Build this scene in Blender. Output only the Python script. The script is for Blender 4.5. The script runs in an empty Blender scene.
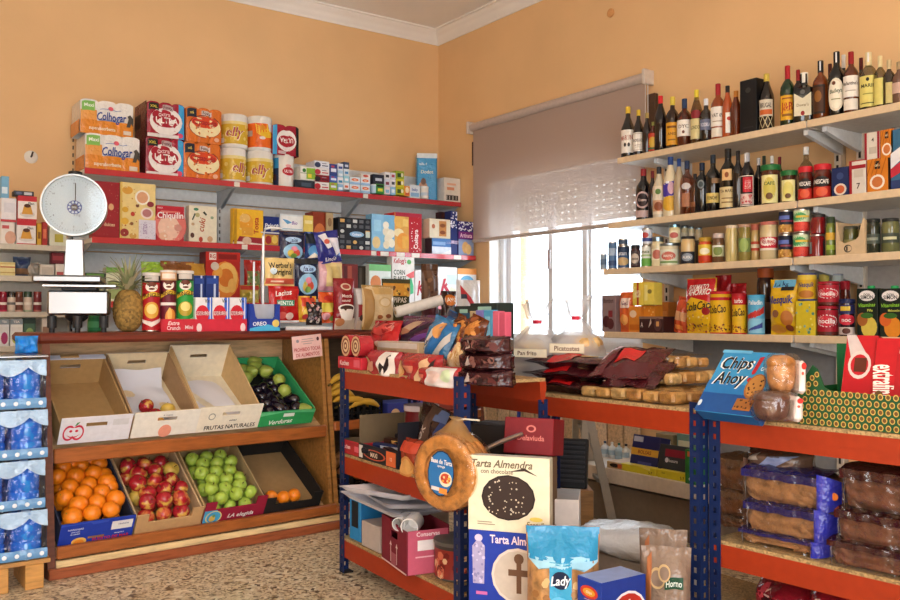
import bpy, math, random
from mathutils import Vector, Matrix
random.seed(7)
S = bpy.context.scene
COL = S.collection
PI = math.pi

# ---------------------------------------------------------------- camera
FPX = 884.0                      # focal length in pixels of the 900 px wide frame
HEAD = math.radians(35.5)        # heading, from +Y towards +X
PITCH = math.atan(17 / FPX)
EYE = Vector((0, 0, 1.1))
cam = bpy.data.cameras.new('camera'); cam.sensor_width = 36; cam.lens = FPX / 900 * 36
cam.clip_start = .05
co = bpy.data.objects.new('camera', cam); COL.objects.link(co)
co.location = EYE; co.rotation_euler = (PI / 2 + PITCH, 0, -HEAD)
S.camera = co
# ---------------------------------------------------------------- world, exposure
S.view_settings.view_transform = 'Standard'; S.view_settings.look = 'None'
S.view_settings.gamma = 1; S.view_settings.use_curve_mapping = False
S.view_settings.exposure = 0.83
w = bpy.data.worlds.new('sky'); S.world = w; w.use_nodes = True
bg = w.node_tree.nodes['Background']
bg.inputs[0].default_value = (.93, .97, 1, 1); bg.inputs[1].default_value = 5.0
def area(name, loc, rot, sx, sy, power, color=(1, 1, 1), portal=False):
    l = bpy.data.lights.new(name, 'AREA'); l.shape = 'RECTANGLE'; l.size = sx; l.size_y = sy
    l.energy = power; l.color = color
    if portal: l.cycles.is_portal = True
    o = bpy.data.objects.new(name, l); COL.objects.link(o); o.location = loc; o.rotation_euler = rot
    return o
# daylight openings: portals guide the sky light through the real openings of the room
area('window_portal', (4.62, 4.7, 1.65), (0, PI / 2, 0), 1.5, 1.6, 1, portal=True)
area('shop_window_portal', (-1.85, .9, 1.6), (0, -PI / 2, 0), 1.6, 1.2, 1, portal=True)
area('door_portal', (-.15, -2.05, 1.45), (PI / 2, 0, 0), 2.5, 2.7, 1, portal=True)
# sun falling through the shop front onto the floor behind the photographer
sl = bpy.data.lights.new('sun', 'SUN'); sl.energy = 13.0; sl.angle = .01; sl.color = (1, .95, .86)
so = bpy.data.objects.new('sun', sl); COL.objects.link(so); so.rotation_euler = (math.radians(38), 0, math.radians(8))
# added, unseen fluorescent ceiling fitting (built as an object in the structure section)

# ---------------------------------------------------------------- pixel helpers (real planes, real depth)
_F = Vector((math.sin(HEAD) * math.cos(PITCH), math.cos(HEAD) * math.cos(PITCH), math.sin(PITCH)))
_R = Vector((math.cos(HEAD), -math.sin(HEAD), 0))
_U = _R.cross(_F)
def ray(u, v): return _F * FPX + _R * (u - 450) + _U * (300 - v)
def PX(u, v, x): d = ray(u, v); return EYE + d * (x / d.x)
def PY(u, v, y): d = ray(u, v); return EYE + d * (y / d.y)
def PZ(u, v, z): d = ray(u, v); return EYE + d * ((z - EYE.z) / d.z)
def PD(u, v, dep): return EYE + ray(u, v) * (dep / FPX)

# ---------------------------------------------------------------- materials
def lin(h):
    h = h.lstrip('#'); c = [int(h[i:i + 2], 16) / 255 for i in (0, 2, 4)]
    return tuple(x / 12.92 if x <= .04045 else ((x + .055) / 1.055) ** 2.4 for x in c) + (1,)
_M = {}
def nd(nt, t, **k):
    n = nt.nodes.new(t)
    for a, b in k.items(): setattr(n, a, b)
    return n
def mat(key):
    """'rrggbb' or 'rrggbb:kind'. kinds: g gloss, p plastic film, m metal, c clear glass, k clear film, w matt, b card,
    o wood, n wall paint, t terrazzo, f translucent fabric, u particle board, r rusk (bread), e citrus peel, a apple"""
    if key in _M: return _M[key]
    h, _, kd = key.partition(':')
    m = bpy.data.materials.new('mat_' + key.replace(':', '_')); m.use_nodes = True
    nt = m.node_tree; P = nt.nodes['Principled BSDF']; c = lin(h)
    m.diffuse_color = c
    P.inputs['Base Color'].default_value = c
    P.inputs['Roughness'].default_value = {'g': .12, 'p': .22, 'm': .3, 'w': .9, 'b': .75}.get(kd, .48)
    if kd == 'm': P.inputs['Metallic'].default_value = 1
    L = nt.links.new
    tc = nd(nt, 'ShaderNodeTexCoord')
    def noise(scale, det=3, rough=.55, vec=None):
        n = nd(nt, 'ShaderNodeTexNoise'); n.inputs['Scale'].default_value = scale; n.inputs['Detail'].default_value = det
        n.inputs['Roughness'].default_value = rough; L(vec or tc.outputs['Object'], n.inputs['Vector']); return n
    def mapping(s):
        mp = nd(nt, 'ShaderNodeMapping'); mp.inputs['Scale'].default_value = s; L(tc.outputs['Object'], mp.inputs[0]); return mp.outputs[0]
    def ramp(fac, stops):
        r = nd(nt, 'ShaderNodeValToRGB'); e = r.color_ramp.elements
        while len(e) < len(stops): e.new(.5)
        for i, (p, cc) in enumerate(stops): e[i].position = p; e[i].color = cc
        L(fac, r.inputs[0]); return r.outputs[0]
    def bump(hgt, st, dist=.01):
        b = nd(nt, 'ShaderNodeBump'); b.inputs['Strength'].default_value = st; b.inputs['Distance'].default_value = dist
        L(hgt, b.inputs['Height']); L(b.outputs[0], P.inputs['Normal'])
    def sc(k): return tuple(min(1, x * k) for x in c[:3]) + (1,)
    base = P.inputs['Base Color']
    if kd in ('', 'b'):
        L(ramp(noise(35).outputs[0], [(.3, sc(.93)), (.7, sc(1.05))]), base)
        P.inputs['Specular IOR Level'].default_value = .3
    elif kd == 'p':
        bump(noise(38, 2).outputs[0], .55, .012)
    elif kd == 'g':
        P.inputs['Coat Weight'].default_value = .3
    elif kd == 'o':
        n = noise(6, 5, .6, mapping((1.2, 9, 9)))
        L(ramp(n.outputs[0], [(.25, sc(.55)), (.5, c), (.8, sc(1.3))]), base); bump(n.outputs[0], .15)
        P.inputs['Roughness'].default_value = .35
    elif kd == 'n':
        n = noise(60, 4); bump(n.outputs[0], .12, .004)
        L(ramp(noise(1.6, 4).outputs[0], [(.3, sc(.95)), (.7, sc(1.04))]), base); P.inputs['Roughness'].default_value = .7
    elif kd == 't':
        v1 = nd(nt, 'ShaderNodeTexVoronoi'); v1.inputs['Scale'].default_value = 62; L(tc.outputs['Object'], v1.inputs['Vector'])
        v2 = nd(nt, 'ShaderNodeTexVoronoi'); v2.inputs['Scale'].default_value = 120; L(tc.outputs['Object'], v2.inputs['Vector'])
        chips = ramp(v1.outputs['Color'], [(.0, lin('3a2c1e')), (.24, lin('5e4a34')), (.36, lin('c4ae8a')), (.5, lin('d8c6a6')), (.72, lin('eadfc6')), (1, lin('b89c76'))])
        chips2 = ramp(v2.outputs['Color'], [(.0, lin('4a3826')), (.3, lin('8a7252')), (.45, lin('d2be9c')), (1, lin('e4d6b8'))])
        mx = nd(nt, 'ShaderNodeMix', data_type='RGBA'); L(ramp(noise(14, 3).outputs[0], [(.42, (0, 0, 0, 1)), (.58, (1, 1, 1, 1))]), mx.inputs[0])
        L(chips, mx.inputs[6]); L(chips2, mx.inputs[7]); L(mx.outputs[2], base); P.inputs['Roughness'].default_value = .32
    elif kd in ('u', 'y'):
        v1 = nd(nt, 'ShaderNodeTexVoronoi'); v1.inputs['Scale'].default_value = 160 if kd == 'u' else 85; L(tc.outputs['Object'], v1.inputs['Vector'])
        L(ramp(v1.outputs['Color'], [(.1, sc(.55)), (.5, c), (.9, sc(1.35))]), base); P.inputs['Roughness'].default_value = .8
    elif kd == 'r':
        n = noise(30, 5); L(ramp(n.outputs[0], [(.3, sc(.45)), (.5, c), (.7, sc(1.35))]), base); bump(n.outputs[0], .5, .01)
        P.inputs['Roughness'].default_value = .4; P.inputs['Coat Weight'].default_value = .35
    elif kd == 'e':
        bump(noise(14, 1).outputs[0], .12, .05); P.inputs['Roughness'].default_value = .35
        L(ramp(noise(1.5).outputs[0], [(.3, sc(.9)), (.7, sc(1.12))]), base)
    elif kd == 'a':
        n = noise(.9, 3, .6, mapping((1, 1, .7)))
        red = lin('a8202a'); yel = lin('d8b04e')
        L(ramp(n.outputs[0], [(.44, red), (.54, c), (.66, yel)]), base); P.inputs['Roughness'].default_value = .25
    elif kd in ('c', 'k'):
        out = nt.nodes['Material Output']; nt.nodes.remove(P)
        tr = nd(nt, 'ShaderNodeBsdfTransparent'); tr.inputs[0].default_value = c
        gl = nd(nt, 'ShaderNodeBsdfGlossy'); gl.inputs['Roughness'].default_value = .08 if kd == 'c' else .14
        fr = nd(nt, 'ShaderNodeLayerWeight'); fr.inputs[0].default_value = .28 if kd == 'c' else .32
        mx = nd(nt, 'ShaderNodeMixShader')
        if kd == 'k':
            b = nd(nt, 'ShaderNodeBump'); b.inputs['Strength'].default_value = .7; b.inputs['Distance'].default_value = .018
            L(noise(26, 2).outputs[0], b.inputs['Height']); L(b.outputs[0], gl.inputs['Normal']); L(b.outputs[0], fr.inputs['Normal'])
        mth = nd(nt, 'ShaderNodeMath', operation='MULTIPLY_ADD'); L(fr.outputs['Facing'], mth.inputs[0])
        mth.inputs[1].default_value = .28; mth.inputs[2].default_value = .05; L(mth.outputs[0], mx.inputs[0])
        L(tr.outputs[0], mx.inputs[1]); L(gl.outputs[0], mx.inputs[2]); L(mx.outputs[0], out.inputs[0])
    elif kd == 'h':      # milky clear film
        out = nt.nodes['Material Output']; P.inputs['Roughness'].default_value = .12
        tl = nd(nt, 'ShaderNodeBsdfTranslucent'); tl.inputs[0].default_value = c; tr = nd(nt, 'ShaderNodeBsdfTransparent')
        m1 = nd(nt, 'ShaderNodeMixShader'); m1.inputs[0].default_value = .6; m2 = nd(nt, 'ShaderNodeMixShader'); m2.inputs[0].default_value = .52
        bump(noise(24, 2).outputs[0], .6, .02)
        L(P.outputs[0], m1.inputs[1]); L(tl.outputs[0], m1.inputs[2]); L(m1.outputs[0], m2.inputs[1]); L(tr.outputs[0], m2.inputs[2]); L(m2.outputs[0], out.inputs[0])
    elif kd == 'f':
        out = nt.nodes['Material Output']; nt.nodes.remove(P)
        df = nd(nt, 'ShaderNodeBsdfDiffuse'); df.inputs[0].default_value = c
        tl = nd(nt, 'ShaderNodeBsdfTranslucent'); tl.inputs[0].default_value = c
        tr = nd(nt, 'ShaderNodeBsdfTransparent')
        m1 = nd(nt, 'ShaderNodeMixShader'); m1.inputs[0].default_value = .3
        m2 = nd(nt, 'ShaderNodeMixShader'); m2.inputs[0].default_value = .14
        L(df.outputs[0], m1.inputs[1]); L(tl.outputs[0], m1.inputs[2]); L(m1.outputs[0], m2.inputs[1]); L(tr.outputs[0], m2.inputs[2])
        L(m2.outputs[0], out.inputs[0])
    elif kd == 'x':      # glowing tube of the added ceiling fitting
        P.inputs['Emission Color'].default_value = c; P.inputs['Emission Strength'].default_value = 4
    _M[key] = m
    return m

# ---------------------------------------------------------------- mesh builder
class MB:
    def __init__(s, M=None): s.v = []; s.f = []; s.mi = []; s.keys = []; s.M = M
    def k(s, key):
        if key not in s.keys: s.keys.append(key)
        return s.keys.index(key)
    def add(s, vs, fs, key):
        o = len(s.v); i = s.k(key) if isinstance(key, str) else None
        s.v += [tuple(s.M @ Vector(p)) if s.M else tuple(p) for p in vs]
        for n, f in enumerate(fs):
            s.f.append(tuple(o + a for a in f)); s.mi.append(i if i is not None else s.k(key[n]))
        return s
    def box(s, x0, y0, z0, x1, y1, z1, key, ch=0):
        """key: one colour or (front, side, top)"""
        kf, ks, kt = (key, key, key) if isinstance(key, str) else key
        if ch <= 0:
            vs = [(x, y, z) for z in (z0, z1) for y in (y0, y1) for x in (x0, x1)]
            fs = [(0, 1, 5, 4), (1, 3, 7, 5), (3, 2, 6, 7), (2, 0, 4, 6), (4, 5, 7, 6), (2, 3, 1, 0)]
            return s.add(vs, fs, (kf, ks, kf, ks, kt, kt))
        c = min(ch, (x1 - x0) * .4, (y1 - y0) * .4, (z1 - z0) * .4)
        vs = []; X = (x0, x1); Y = (y0, y1); Z = (z0, z1); id = {}
        for i in (0, 1):
            for j in (0, 1):
                for l in (0, 1):
                    sx, sy, sz = (1 - 2 * i) * c, (1 - 2 * j) * c, (1 - 2 * l) * c
                    for a, p in enumerate(((X[i], Y[j] + sy, Z[l] + sz), (X[i] + sx, Y[j], Z[l] + sz), (X[i] + sx, Y[j] + sy, Z[l]))):
                        id[i, j, l, a] = len(vs); vs.append(p)
        fs = []; ks_ = []
        def q(a, b, cc, d, kk): fs.append((a, b, cc, d)); ks_.append(kk)
        for i in (0, 1):
            r = [id[i, 0, 0, 0], id[i, 1, 0, 0], id[i, 1, 1, 0], id[i, 0, 1, 0]]; fs.append(tuple(r if i else r[::-1])); ks_.append(ks)
            r = [id[0, i, 0, 1], id[1, i, 0, 1], id[1, i, 1, 1], id[0, i, 1, 1]]; fs.append(tuple(r[::-1] if i else r)); ks_.append(kf)
            r = [id[0, 0, i, 2], id[1, 0, i, 2], id[1, 1, i, 2], id[0, 1, i, 2]]; fs.append(tuple(r if i else r[::-1])); ks_.append(kt)
        for i in (0, 1):
            for j in (0, 1):
                q(id[i, j, 0, 0], id[i, j, 0, 1], id[i, j, 1, 1], id[i, j, 1, 0], kf)
                q(id[i, 0, j, 0], id[i, 0, j, 2], id[i, 1, j, 2], id[i, 1, j, 0], ks)
                q(id[0, i, j, 1], id[0, i, j, 2], id[1, i, j, 2], id[1, i, j, 1], kf)
                for l in (0, 1): fs.append((id[i, j, l, 0], id[i, j, l, 1], id[i, j, l, 2])); ks_.append(kf)
        return s.add(vs, fs, ks_)
    def bar(s, a, b, w, h, key, up=(0, 0, 1)):
        a = Vector(a); b = Vector(b); d = (b - a).normalized(); upv = Vector(up)
        sd = d.cross(upv)
        if sd.length < 1e-4: sd = d.cross(Vector((1, 0, 0)))
        sd.normalize(); n = sd.cross(d)
        vs = [p + sd * (sx * w / 2) + n * (sz * h / 2) for p in (a, b) for sx, sz in ((-1, -1), (1, -1), (1, 1), (-1, 1))]
        return s.add(vs, [(0, 1, 5, 4), (1, 2, 6, 5), (2, 3, 7, 6), (3, 0, 4, 7), (3, 2, 1, 0), (4, 5, 6, 7)], key)
    def lathe(s, prof, key, n=18, cx=0, cy=0, axis='z', a0=0, sq=0):
        """prof: (r, z) list; key: colour or list for each band"""
        vs = []; fs = []; ks = []
        for r, z in prof:
            for i in range(n):
                a = a0 + 2 * PI * i / n; c_, s_ = math.cos(a), math.sin(a)
                if sq:
                    e = 1 - sq * .7; c_ = math.copysign(abs(c_) ** e, c_); s_ = math.copysign(abs(s_) ** e, s_)
                if axis == 'z': vs.append((cx + r * c_, cy + r * s_, z))
                elif axis == 'y': vs.append((cx + r * c_, z, cy - r * s_))
                else: vs.append((z, cx + r * c_, cy + r * s_))
        for j in range(len(prof) - 1):
            for i in range(n):
                fs.append((j * n + i, j * n + (i + 1) % n, (j + 1) * n + (i + 1) % n, (j + 1) * n + i))
                ks.append(key if isinstance(key, str) else key[j])
        if prof[0][0] > 1e-5: fs.append(tuple(range(n))[::-1]); ks.append(key if isinstance(key, str) else key[0])
        if prof[-1][0] > 1e-5: fs.append(tuple((len(prof) - 1) * n + i for i in range(n))); ks.append(key if isinstance(key, str) else key[-1])
        return s.add(vs, fs, ks)
    def tube(s, pts, r, key, n=7, close=False):
        pts = [Vector(p) for p in pts]; vs = []; fs = []; m = len(pts)
        for i, p in enumerate(pts):
            d = (pts[(i + 1) % m] - pts[i - 1]) if close else (pts[min(i + 1, m - 1)] - pts[max(i - 1, 0)])
            d.normalize(); up = Vector((0, 0, 1)) if abs(d.z) < .9 else Vector((1, 0, 0))
            a = d.cross(up).normalized(); b = a.cross(d); rr = r[i] if isinstance(r, (list, tuple)) else r
            vs += [p + (a * math.cos(2 * PI * q / n) + b * math.sin(2 * PI * q / n)) * rr for q in range(n)]
        for i in range(m if close else m - 1):
            j = (i + 1) % m
            fs += [(i * n + q, i * n + (q + 1) % n, j * n + (q + 1) % n, j * n + q) for q in range(n)]
        if not close: fs += [tuple(range(n))[::-1], tuple((m - 1) * n + q for q in range(n))]
        return s.add(vs, fs, key)
    def grid(s, fn, nu, nv, key):
        vs = [fn(i / nu, j / nv) for j in range(nv + 1) for i in range(nu + 1)]
        return s.add(vs, [(j * (nu + 1) + i, j * (nu + 1) + i + 1, (j + 1) * (nu + 1) + i + 1, (j + 1) * (nu + 1) + i) for j in range(nv) for i in range(nu)], key)
    def blob(s, fn, key, nu=14, nv=9):
        """fn(a, b) -> point, a azimuth 0..2pi, b polar 0..pi"""
        vs = [fn(0, 0)] + [fn(2 * PI * i / nu, PI * j / nv) for j in range(1, nv) for i in range(nu)] + [fn(0, PI)]
        fs = [(0, 1 + i, 1 + (i + 1) % nu) for i in range(nu)]
        for j in range(nv - 2):
            fs += [(1 + j * nu + i, 1 + (j + 1) * nu + i, 1 + (j + 1) * nu + (i + 1) % nu, 1 + j * nu + (i + 1) % nu) for i in range(nu)]
        e = len(vs) - 1; o = 1 + (nv - 2) * nu
        fs += [(o + i, e, o + (i + 1) % nu) for i in range(nu)]
        return s.add(vs, fs, key)
    def prism(s, pts, y0, y1, key):
        """outline in x,z extruded along y"""
        n = len(pts)
        vs = [(x, y0, z) for x, z in pts] + [(x, y1, z) for x, z in pts]
        fs = [tuple(range(n)), tuple(range(2 * n - 1, n - 1, -1))] + [(i + n, (i + 1) % n + n, (i + 1) % n, i)[::1] for i in range(n)]
        return s.add(vs, fs, key)
    def mesh(s, name, angle=38):
        me = bpy.data.meshes.new(name); me.from_pydata(s.v, [], s.f)
        for kk in s.keys: me.materials.append(mat(kk))
        me.polygons.foreach_set('material_index', s.mi)
        me.polygons.foreach_set('use_smooth', [True] * len(s.f))
        me.update()
        if angle < 180: me.set_sharp_from_angle(angle=math.radians(angle))
        return me
    def obj(s, name, parent=None, angle=38, **tags):
        return link(name, s.mesh(name, angle), parent, **tags)
def link(name, me, parent=None, **tags):
    o = bpy.data.objects.new(name, me); COL.objects.link(o)
    if parent is not None: o.parent = parent
    for a, b in tags.items():
        if b is not None: o[a] = b
    return o
def thing(name, label, cat, loc=(0, 0, 0), rz=0, group=None, rx=0, ry=0):
    o = link(name, None, None, label=label, category=cat, group=group)
    o.empty_display_size = .05
    o.location = loc; o.rotation_euler = (rx, ry, rz)
    return o
def world(o):
    return Matrix.Translation(o.location) @ o.rotation_euler.to_matrix().to_4x4()
def dup(root, loc, rz=None, label=None, group=None, rx=None, ry=None, scale=None):
    r = root.copy(); COL.objects.link(r); r.location = loc
    e = list(root.rotation_euler)
    if rx is not None: e[0] = rx
    if ry is not None: e[1] = ry
    if rz is not None: e[2] = rz
    r.rotation_euler = e
    if scale: r.scale = (scale,) * 3
    if label: r['label'] = label
    if group: r['group'] = group
    for ch in list(root.children):
        c = ch.copy(); COL.objects.link(c); c.parent = r
        for g in list(ch.children):
            d = g.copy(); COL.objects.link(d); d.parent = c
    return r
def struct(name, b, parent=None, **k):
    o = b.obj(name, parent, **k)
    if parent is None: o['kind'] = 'structure'
    return o

# ---------------------------------------------------------------- flat print on faces
_T = {}
def text2d(s, bold=.02, shear=0):
    key = (s, bold, shear)
    if key in _T: return _T[key]
    cu = bpy.data.curves.new('t', 'FONT'); cu.body = s; cu.size = 1; cu.resolution_u = 2; cu.offset = bold; cu.shear = shear
    cu.align_x = 'CENTER'; cu.align_y = 'BOTTOM_BASELINE'
    o = bpy.data.objects.new('t', cu)
    me = o.to_mesh()
    vs = [(v.co.x, v.co.y) for v in me.vertices]; fs = [tuple(p.vertices) for p in me.polygons]
    o.to_mesh_clear(); bpy.data.objects.remove(o); bpy.data.curves.remove(cu)
    if not vs: vs = [(0, 0)]
    x0 = min(v[0] for v in vs); x1 = max(v[0] for v in vs); cx = (x0 + x1) / 2
    vs = [((x - cx) / .7, y / .7) for x, y in vs]
    _T[key] = (vs, fs, (x1 - x0) / .7)
    return _T[key]
def print_on(parent, fm, W, H, prims, name='print', curved=False):
    """prims in 0..1 face coordinates: ('r',x0,y0,x1,y1,col) ('e',cx,cy,rx,ry,col) ('t',cx,cy,height,text,col[,maxwidth,rot,shear])
    ('p',[(x,y)..],col) ('d',n,x0,y0,x1,y1,r,col,seed) scattered dots"""
    b = MB(); n = 24 if curved == 2 else 14 if curved else 1
    for kk, p in enumerate(prims, 1):
        q = kk * .35 + .65
        if p[0] == 'r':
            _, x0, y0, x1, y1, c = p
            b.grid(lambda i, j: fm(x0 + (x1 - x0) * i, y0 + (y1 - y0) * j, q), max(1, round(n * (x1 - x0) + .4)), max(1, round(14 * (y1 - y0) + .4)) if curved == 2 else 1, c)
        elif p[0] == 'e':
            _, cx, cy, rx, ry, c = p; m = 16
            if curved:
                m = 20; R_ = (.25, .5, .75, 1); vs = [fm(cx, cy, q)] + [fm(cx + rx * a * math.cos(2 * PI * i / m), cy + ry * a * math.sin(2 * PI * i / m), q) for a in R_ for i in range(m)]
                b.add(vs, [(0, 1 + i, 1 + (i + 1) % m) for i in range(m)] + [(1 + g * m + i, 1 + g * m + m + i, 1 + g * m + m + (i + 1) % m, 1 + g * m + (i + 1) % m) for g in range(3) for i in range(m)], c)
            else:
                b.add([fm(cx + rx * math.cos(2 * PI * i / m), cy + ry * math.sin(2 * PI * i / m), q) for i in range(m)], [tuple(range(m))], c)
        elif p[0] == 'p':
            if curved:
                pts = [(a[0] + (c_[0] - a[0]) * i / 4, a[1] + (c_[1] - a[1]) * i / 4) for a, c_ in zip(p[1], p[1][1:] + p[1][:1]) for i in range(4)]; m = len(pts)
                cx = sum(a[0] for a in p[1]) / len(p[1]); cy = sum(a[1] for a in p[1]) / len(p[1])
                b.add([fm(cx, cy, q)] + [fm(cx + (x - cx) * g, cy + (y - cy) * g, q) for g in (.25, .5, .75, 1) for x, y in pts], [(0, 1 + i, 1 + (i + 1) % m) for i in range(m)] + [(1 + g * m + i, 1 + g * m + m + i, 1 + g * m + m + (i + 1) % m, 1 + g * m + (i + 1) % m) for g in range(3) for i in range(m)], p[2])
            else: b.add([fm(x, y, q) for x, y in p[1]], [tuple(range(len(p[1])))], p[2])
        elif p[0] == 'd':
            _, nn, x0, y0, x1, y1, r, c, sd = p; rg = random.Random(sd)
            for _i in range(nn):
                cx, cy, rr = rg.uniform(x0, x1), rg.uniform(y0, y1), r * rg.uniform(.6, 1.2); a0 = rg.uniform(0, 6)
                b.add([fm(cx + rr * math.cos(a0 + PI * i / 3), cy + rr * W / H * math.sin(a0 + PI * i / 3), q + .01 * _i) for i in range(6)], [tuple(range(6))], c if isinstance(c, str) else c[_i % len(c)])
        elif p[0] == 't':
            cx, cy, hh, s, c = p[1:6]; mw = p[6] if len(p) > 6 else .96; rot = p[7] if len(p) > 7 else 0; sh = p[8] if len(p) > 8 else 0
            vs, fs, wd = text2d(s, .02, sh); sc = hh * H; sx = sc
            if mw and wd * sc > mw * W: sx = mw * W / wd
            cr, sr = math.cos(rot), math.sin(rot)
            b.add([fm(cx + (x * sx * cr - (y - .5) * sc * sr) / W, cy + (x * sx * sr + (y - .5) * sc * cr) / H, q) for x, y in vs], fs, c)
    return b.obj(name, parent, 180)
E = .0006
def face_maps(w, d, h):
    return {'f': (lambda x, y, k: (-w / 2 + x * w, -d / 2 - E * k, y * h), w, h),
            'l': (lambda x, y, k: (-w / 2 - E * k, d / 2 - x * d, y * h), d, h),
            'r': (lambda x, y, k: (w / 2 + E * k, -d / 2 + x * d, y * h), d, h),
            't': (lambda x, y, k: (-w / 2 + x * w, -d / 2 + y * d, h + E * k), w, d)}
def cyl_map(r, z0, z1, ang=1.25, cy=0):
    def fm(x, y, k):
        a = (x - .5) * 2 * ang
        return ((r + E * k) * math.sin(a), cy - (r + E * k) * math.cos(a), z0 + (z1 - z0) * y)
    return fm, 2 * ang * r, z1 - z0

# ---------------------------------------------------------------- placement on shelves
SH = {}     # name: (axis, front plane, height)
def on(sh, u0, u1, vt, d=None, vb=None, off=.02):
    """pixel span of the front face on a shelf -> (loc, w, d, h, rz)"""
    ax, pl, z = SH[sh]; pl += off; um = (u0 + u1) / 2
    hit = PY if ax == 'y' else PX
    if vb is not None: z = hit(um, vb, pl).z
    if d is None:       # round things: silhouette measured through the axis
        D = .07
        for _ in range(3):
            c = hit(um, vt, pl + D / 2); D = (u1 - u0) * (c - EYE).dot(_F) / FPX
        if vb is not None: z = hit(um, vb, pl + D / 2).z
        h = c.z - z
        loc = Vector((c.x, pl + D / 2, z)) if ax == 'y' else Vector((pl + D / 2, c.y, z))
        return (loc, D, D, h, 0 if ax == 'y' else -PI / 2)
    a, b = hit(u0, 300, pl), hit(u1, 300, pl)
    w = abs(b.x - a.x) if ax == 'y' else abs(b.y - a.y)
    h = hit(um, vt, pl).z - z
    if ax == 'y': return (Vector(((a.x + b.x) / 2, pl + d / 2, z)), w, d, h, 0)
    return (Vector((pl + d / 2, (a.y + b.y) / 2, z)), w, d, h, -PI / 2)
def turn(loc, r0, k=.75):
    """round goods stand with their label towards the aisle the photographer stands in"""
    want = math.atan2(-loc.x, loc.y); d = (want - r0 + PI) % (2 * PI) - PI
    return r0 + k * d

# ---------------------------------------------------------------- product builders
def prints(t, fms, pr, name='print'):
    for f, pl in pr.items():
        if pl: print_on(t, *fms[f], pl, name=name)
def BOX(name, label, cat, pl, col, f=None, l=None, r=None, t=None, side=None, top=None, rz=0, rx=0, group=None, part='carton', ch=.0025):
    loc, w, d, h, r0 = pl
    o = thing(name, label, cat, loc, r0 + rz, group, rx)
    MB().box(-w / 2, -d / 2, 0, w / 2, d / 2, h, (col, side or col, top or col), ch).obj(part, o)
    prints(o, face_maps(w, d, h), dict(f=f, l=l, r=r, t=t))
    return o
def CAN(name, label, cat, pl, col, f=None, rim='c8c8c8:m', lid=None, rz=0, group=None, ang=1.5, part='can_body'):
    loc, w, d, h, r0 = pl; r = w / 2
    o = thing(name, label, cat, loc, turn(loc, r0) + rz, group); lh = min(.012, h * .1)
    b = MB(); b.lathe([(r * .96, 0), (r, .003), (r, .006), (r * .985, .008), (r * .985, h - .008), (r, h - .006), (r, h - .002), (r * .93, h), (r * .92, h - .004)],
                      [rim, rim, rim, col, rim, rim, rim, rim], 22).obj(part, o)
    if lid: MB().lathe([(r * 1.02, h - lh), (r * 1.03, h), (r * .97, h + .003), (r * .5, h + .002)], lid, 22).obj('lid', o)
    if f: print_on(o, *cyl_map(r * .985, .008, h - .008, ang), f, curved=1)
    return o
def JAR(name, label, cat, pl, content, lidc, f=None, rz=0, group=None, lidh=.16, neck=.86, body=None, band=(.1, .72), ang=1.3):
    loc, w, d, h, r0 = pl; r = w / 2; H = h * (1 - lidh)
    o = thing(name, label, cat, loc, turn(loc, r0) + rz, group)
    MB().lathe([(r * .88, 0), (r, h * .04), (r, H * .84), (r * .96, H * .92), (r * neck, H), (r * neck, H + .004)], content, 20).obj('jar_body', o)
    MB().lathe([(r * (neck + .06), H), (r * (neck + .08), H + .003), (r * (neck + .08), h - .003), (r * neck, h), (r * .3, h - .001)], lidc, 22).obj('lid', o)
    if f: print_on(o, *cyl_map(r, h * band[0], h * band[1], ang), f, name='label', curved=1)
    return o
PROF = {  # (radius factor, height fraction) of the glass; neck ends below the cap
    'wine': [(.9, 0), (1, .015), (1, .60), (.94, .66), (.7, .72), (.42, .78), (.36, .84), (.34, .97)],
    'spirit': [(.92, 0), (1, .015), (1, .58), (.93, .65), (.66, .72), (.36, .77), (.32, .83), (.32, .97)],
    'tall': [(.92, 0), (1, .012), (1, .55), (.95, .62), (.7, .72), (.42, .82), (.36, .88), (.34, .97)],
    'verm': [(.93, 0), (1, .02), (1, .52), (.97, .58), (.62, .7), (.36, .8), (.33, .86), (.33, .97)],
    'square': [(.95, 0), (1, .02), (1, .62), (.92, .68), (.5, .74), (.36, .77), (.34, .82), (.34, .97)],
}
def BOTTLE(label, pl, style, glass, capc, f=None, band=(.12, .5), caph=.16, sq=0, group=None, f2=None, ang=1.1, name='bottle', cat='bottle', rz=0):
    loc, w, d, h, r0 = pl; r = w / 2
    o = thing(name, label, cat, loc, turn(loc, r0) + rz, group)
    prof = [(a * r, z * h) for a, z in PROF[style]]
    MB().lathe(prof, glass, 20, sq=sq).obj('glass_body', o)
    nr = prof[-1][0] * 1.12
    MB().lathe([(nr, h * (1 - caph)), (nr, h * .995), (nr * .9, h), (nr * .2, h)], capc, 14).obj('cap', o)
    if f:
        if sq: rr = r; fm = (lambda x, y, k: (-rr * .8 + x * rr * 1.6, -rr - .0012 - E * k, h * (band[0] + (band[1] - band[0]) * y)), rr * 1.6, h * (band[1] - band[0]))
        else: fm = cyl_map(r + .0008, h * band[0], h * band[1], ang)
        print_on(o, *fm, f, name='label', curved=0 if sq else 1)
    if f2: print_on(o, *cyl_map(prof[-1][0] * 1.14, h * .83, h * .985, 1.0), f2, name='seal_strip', curved=1)
    return o
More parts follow.
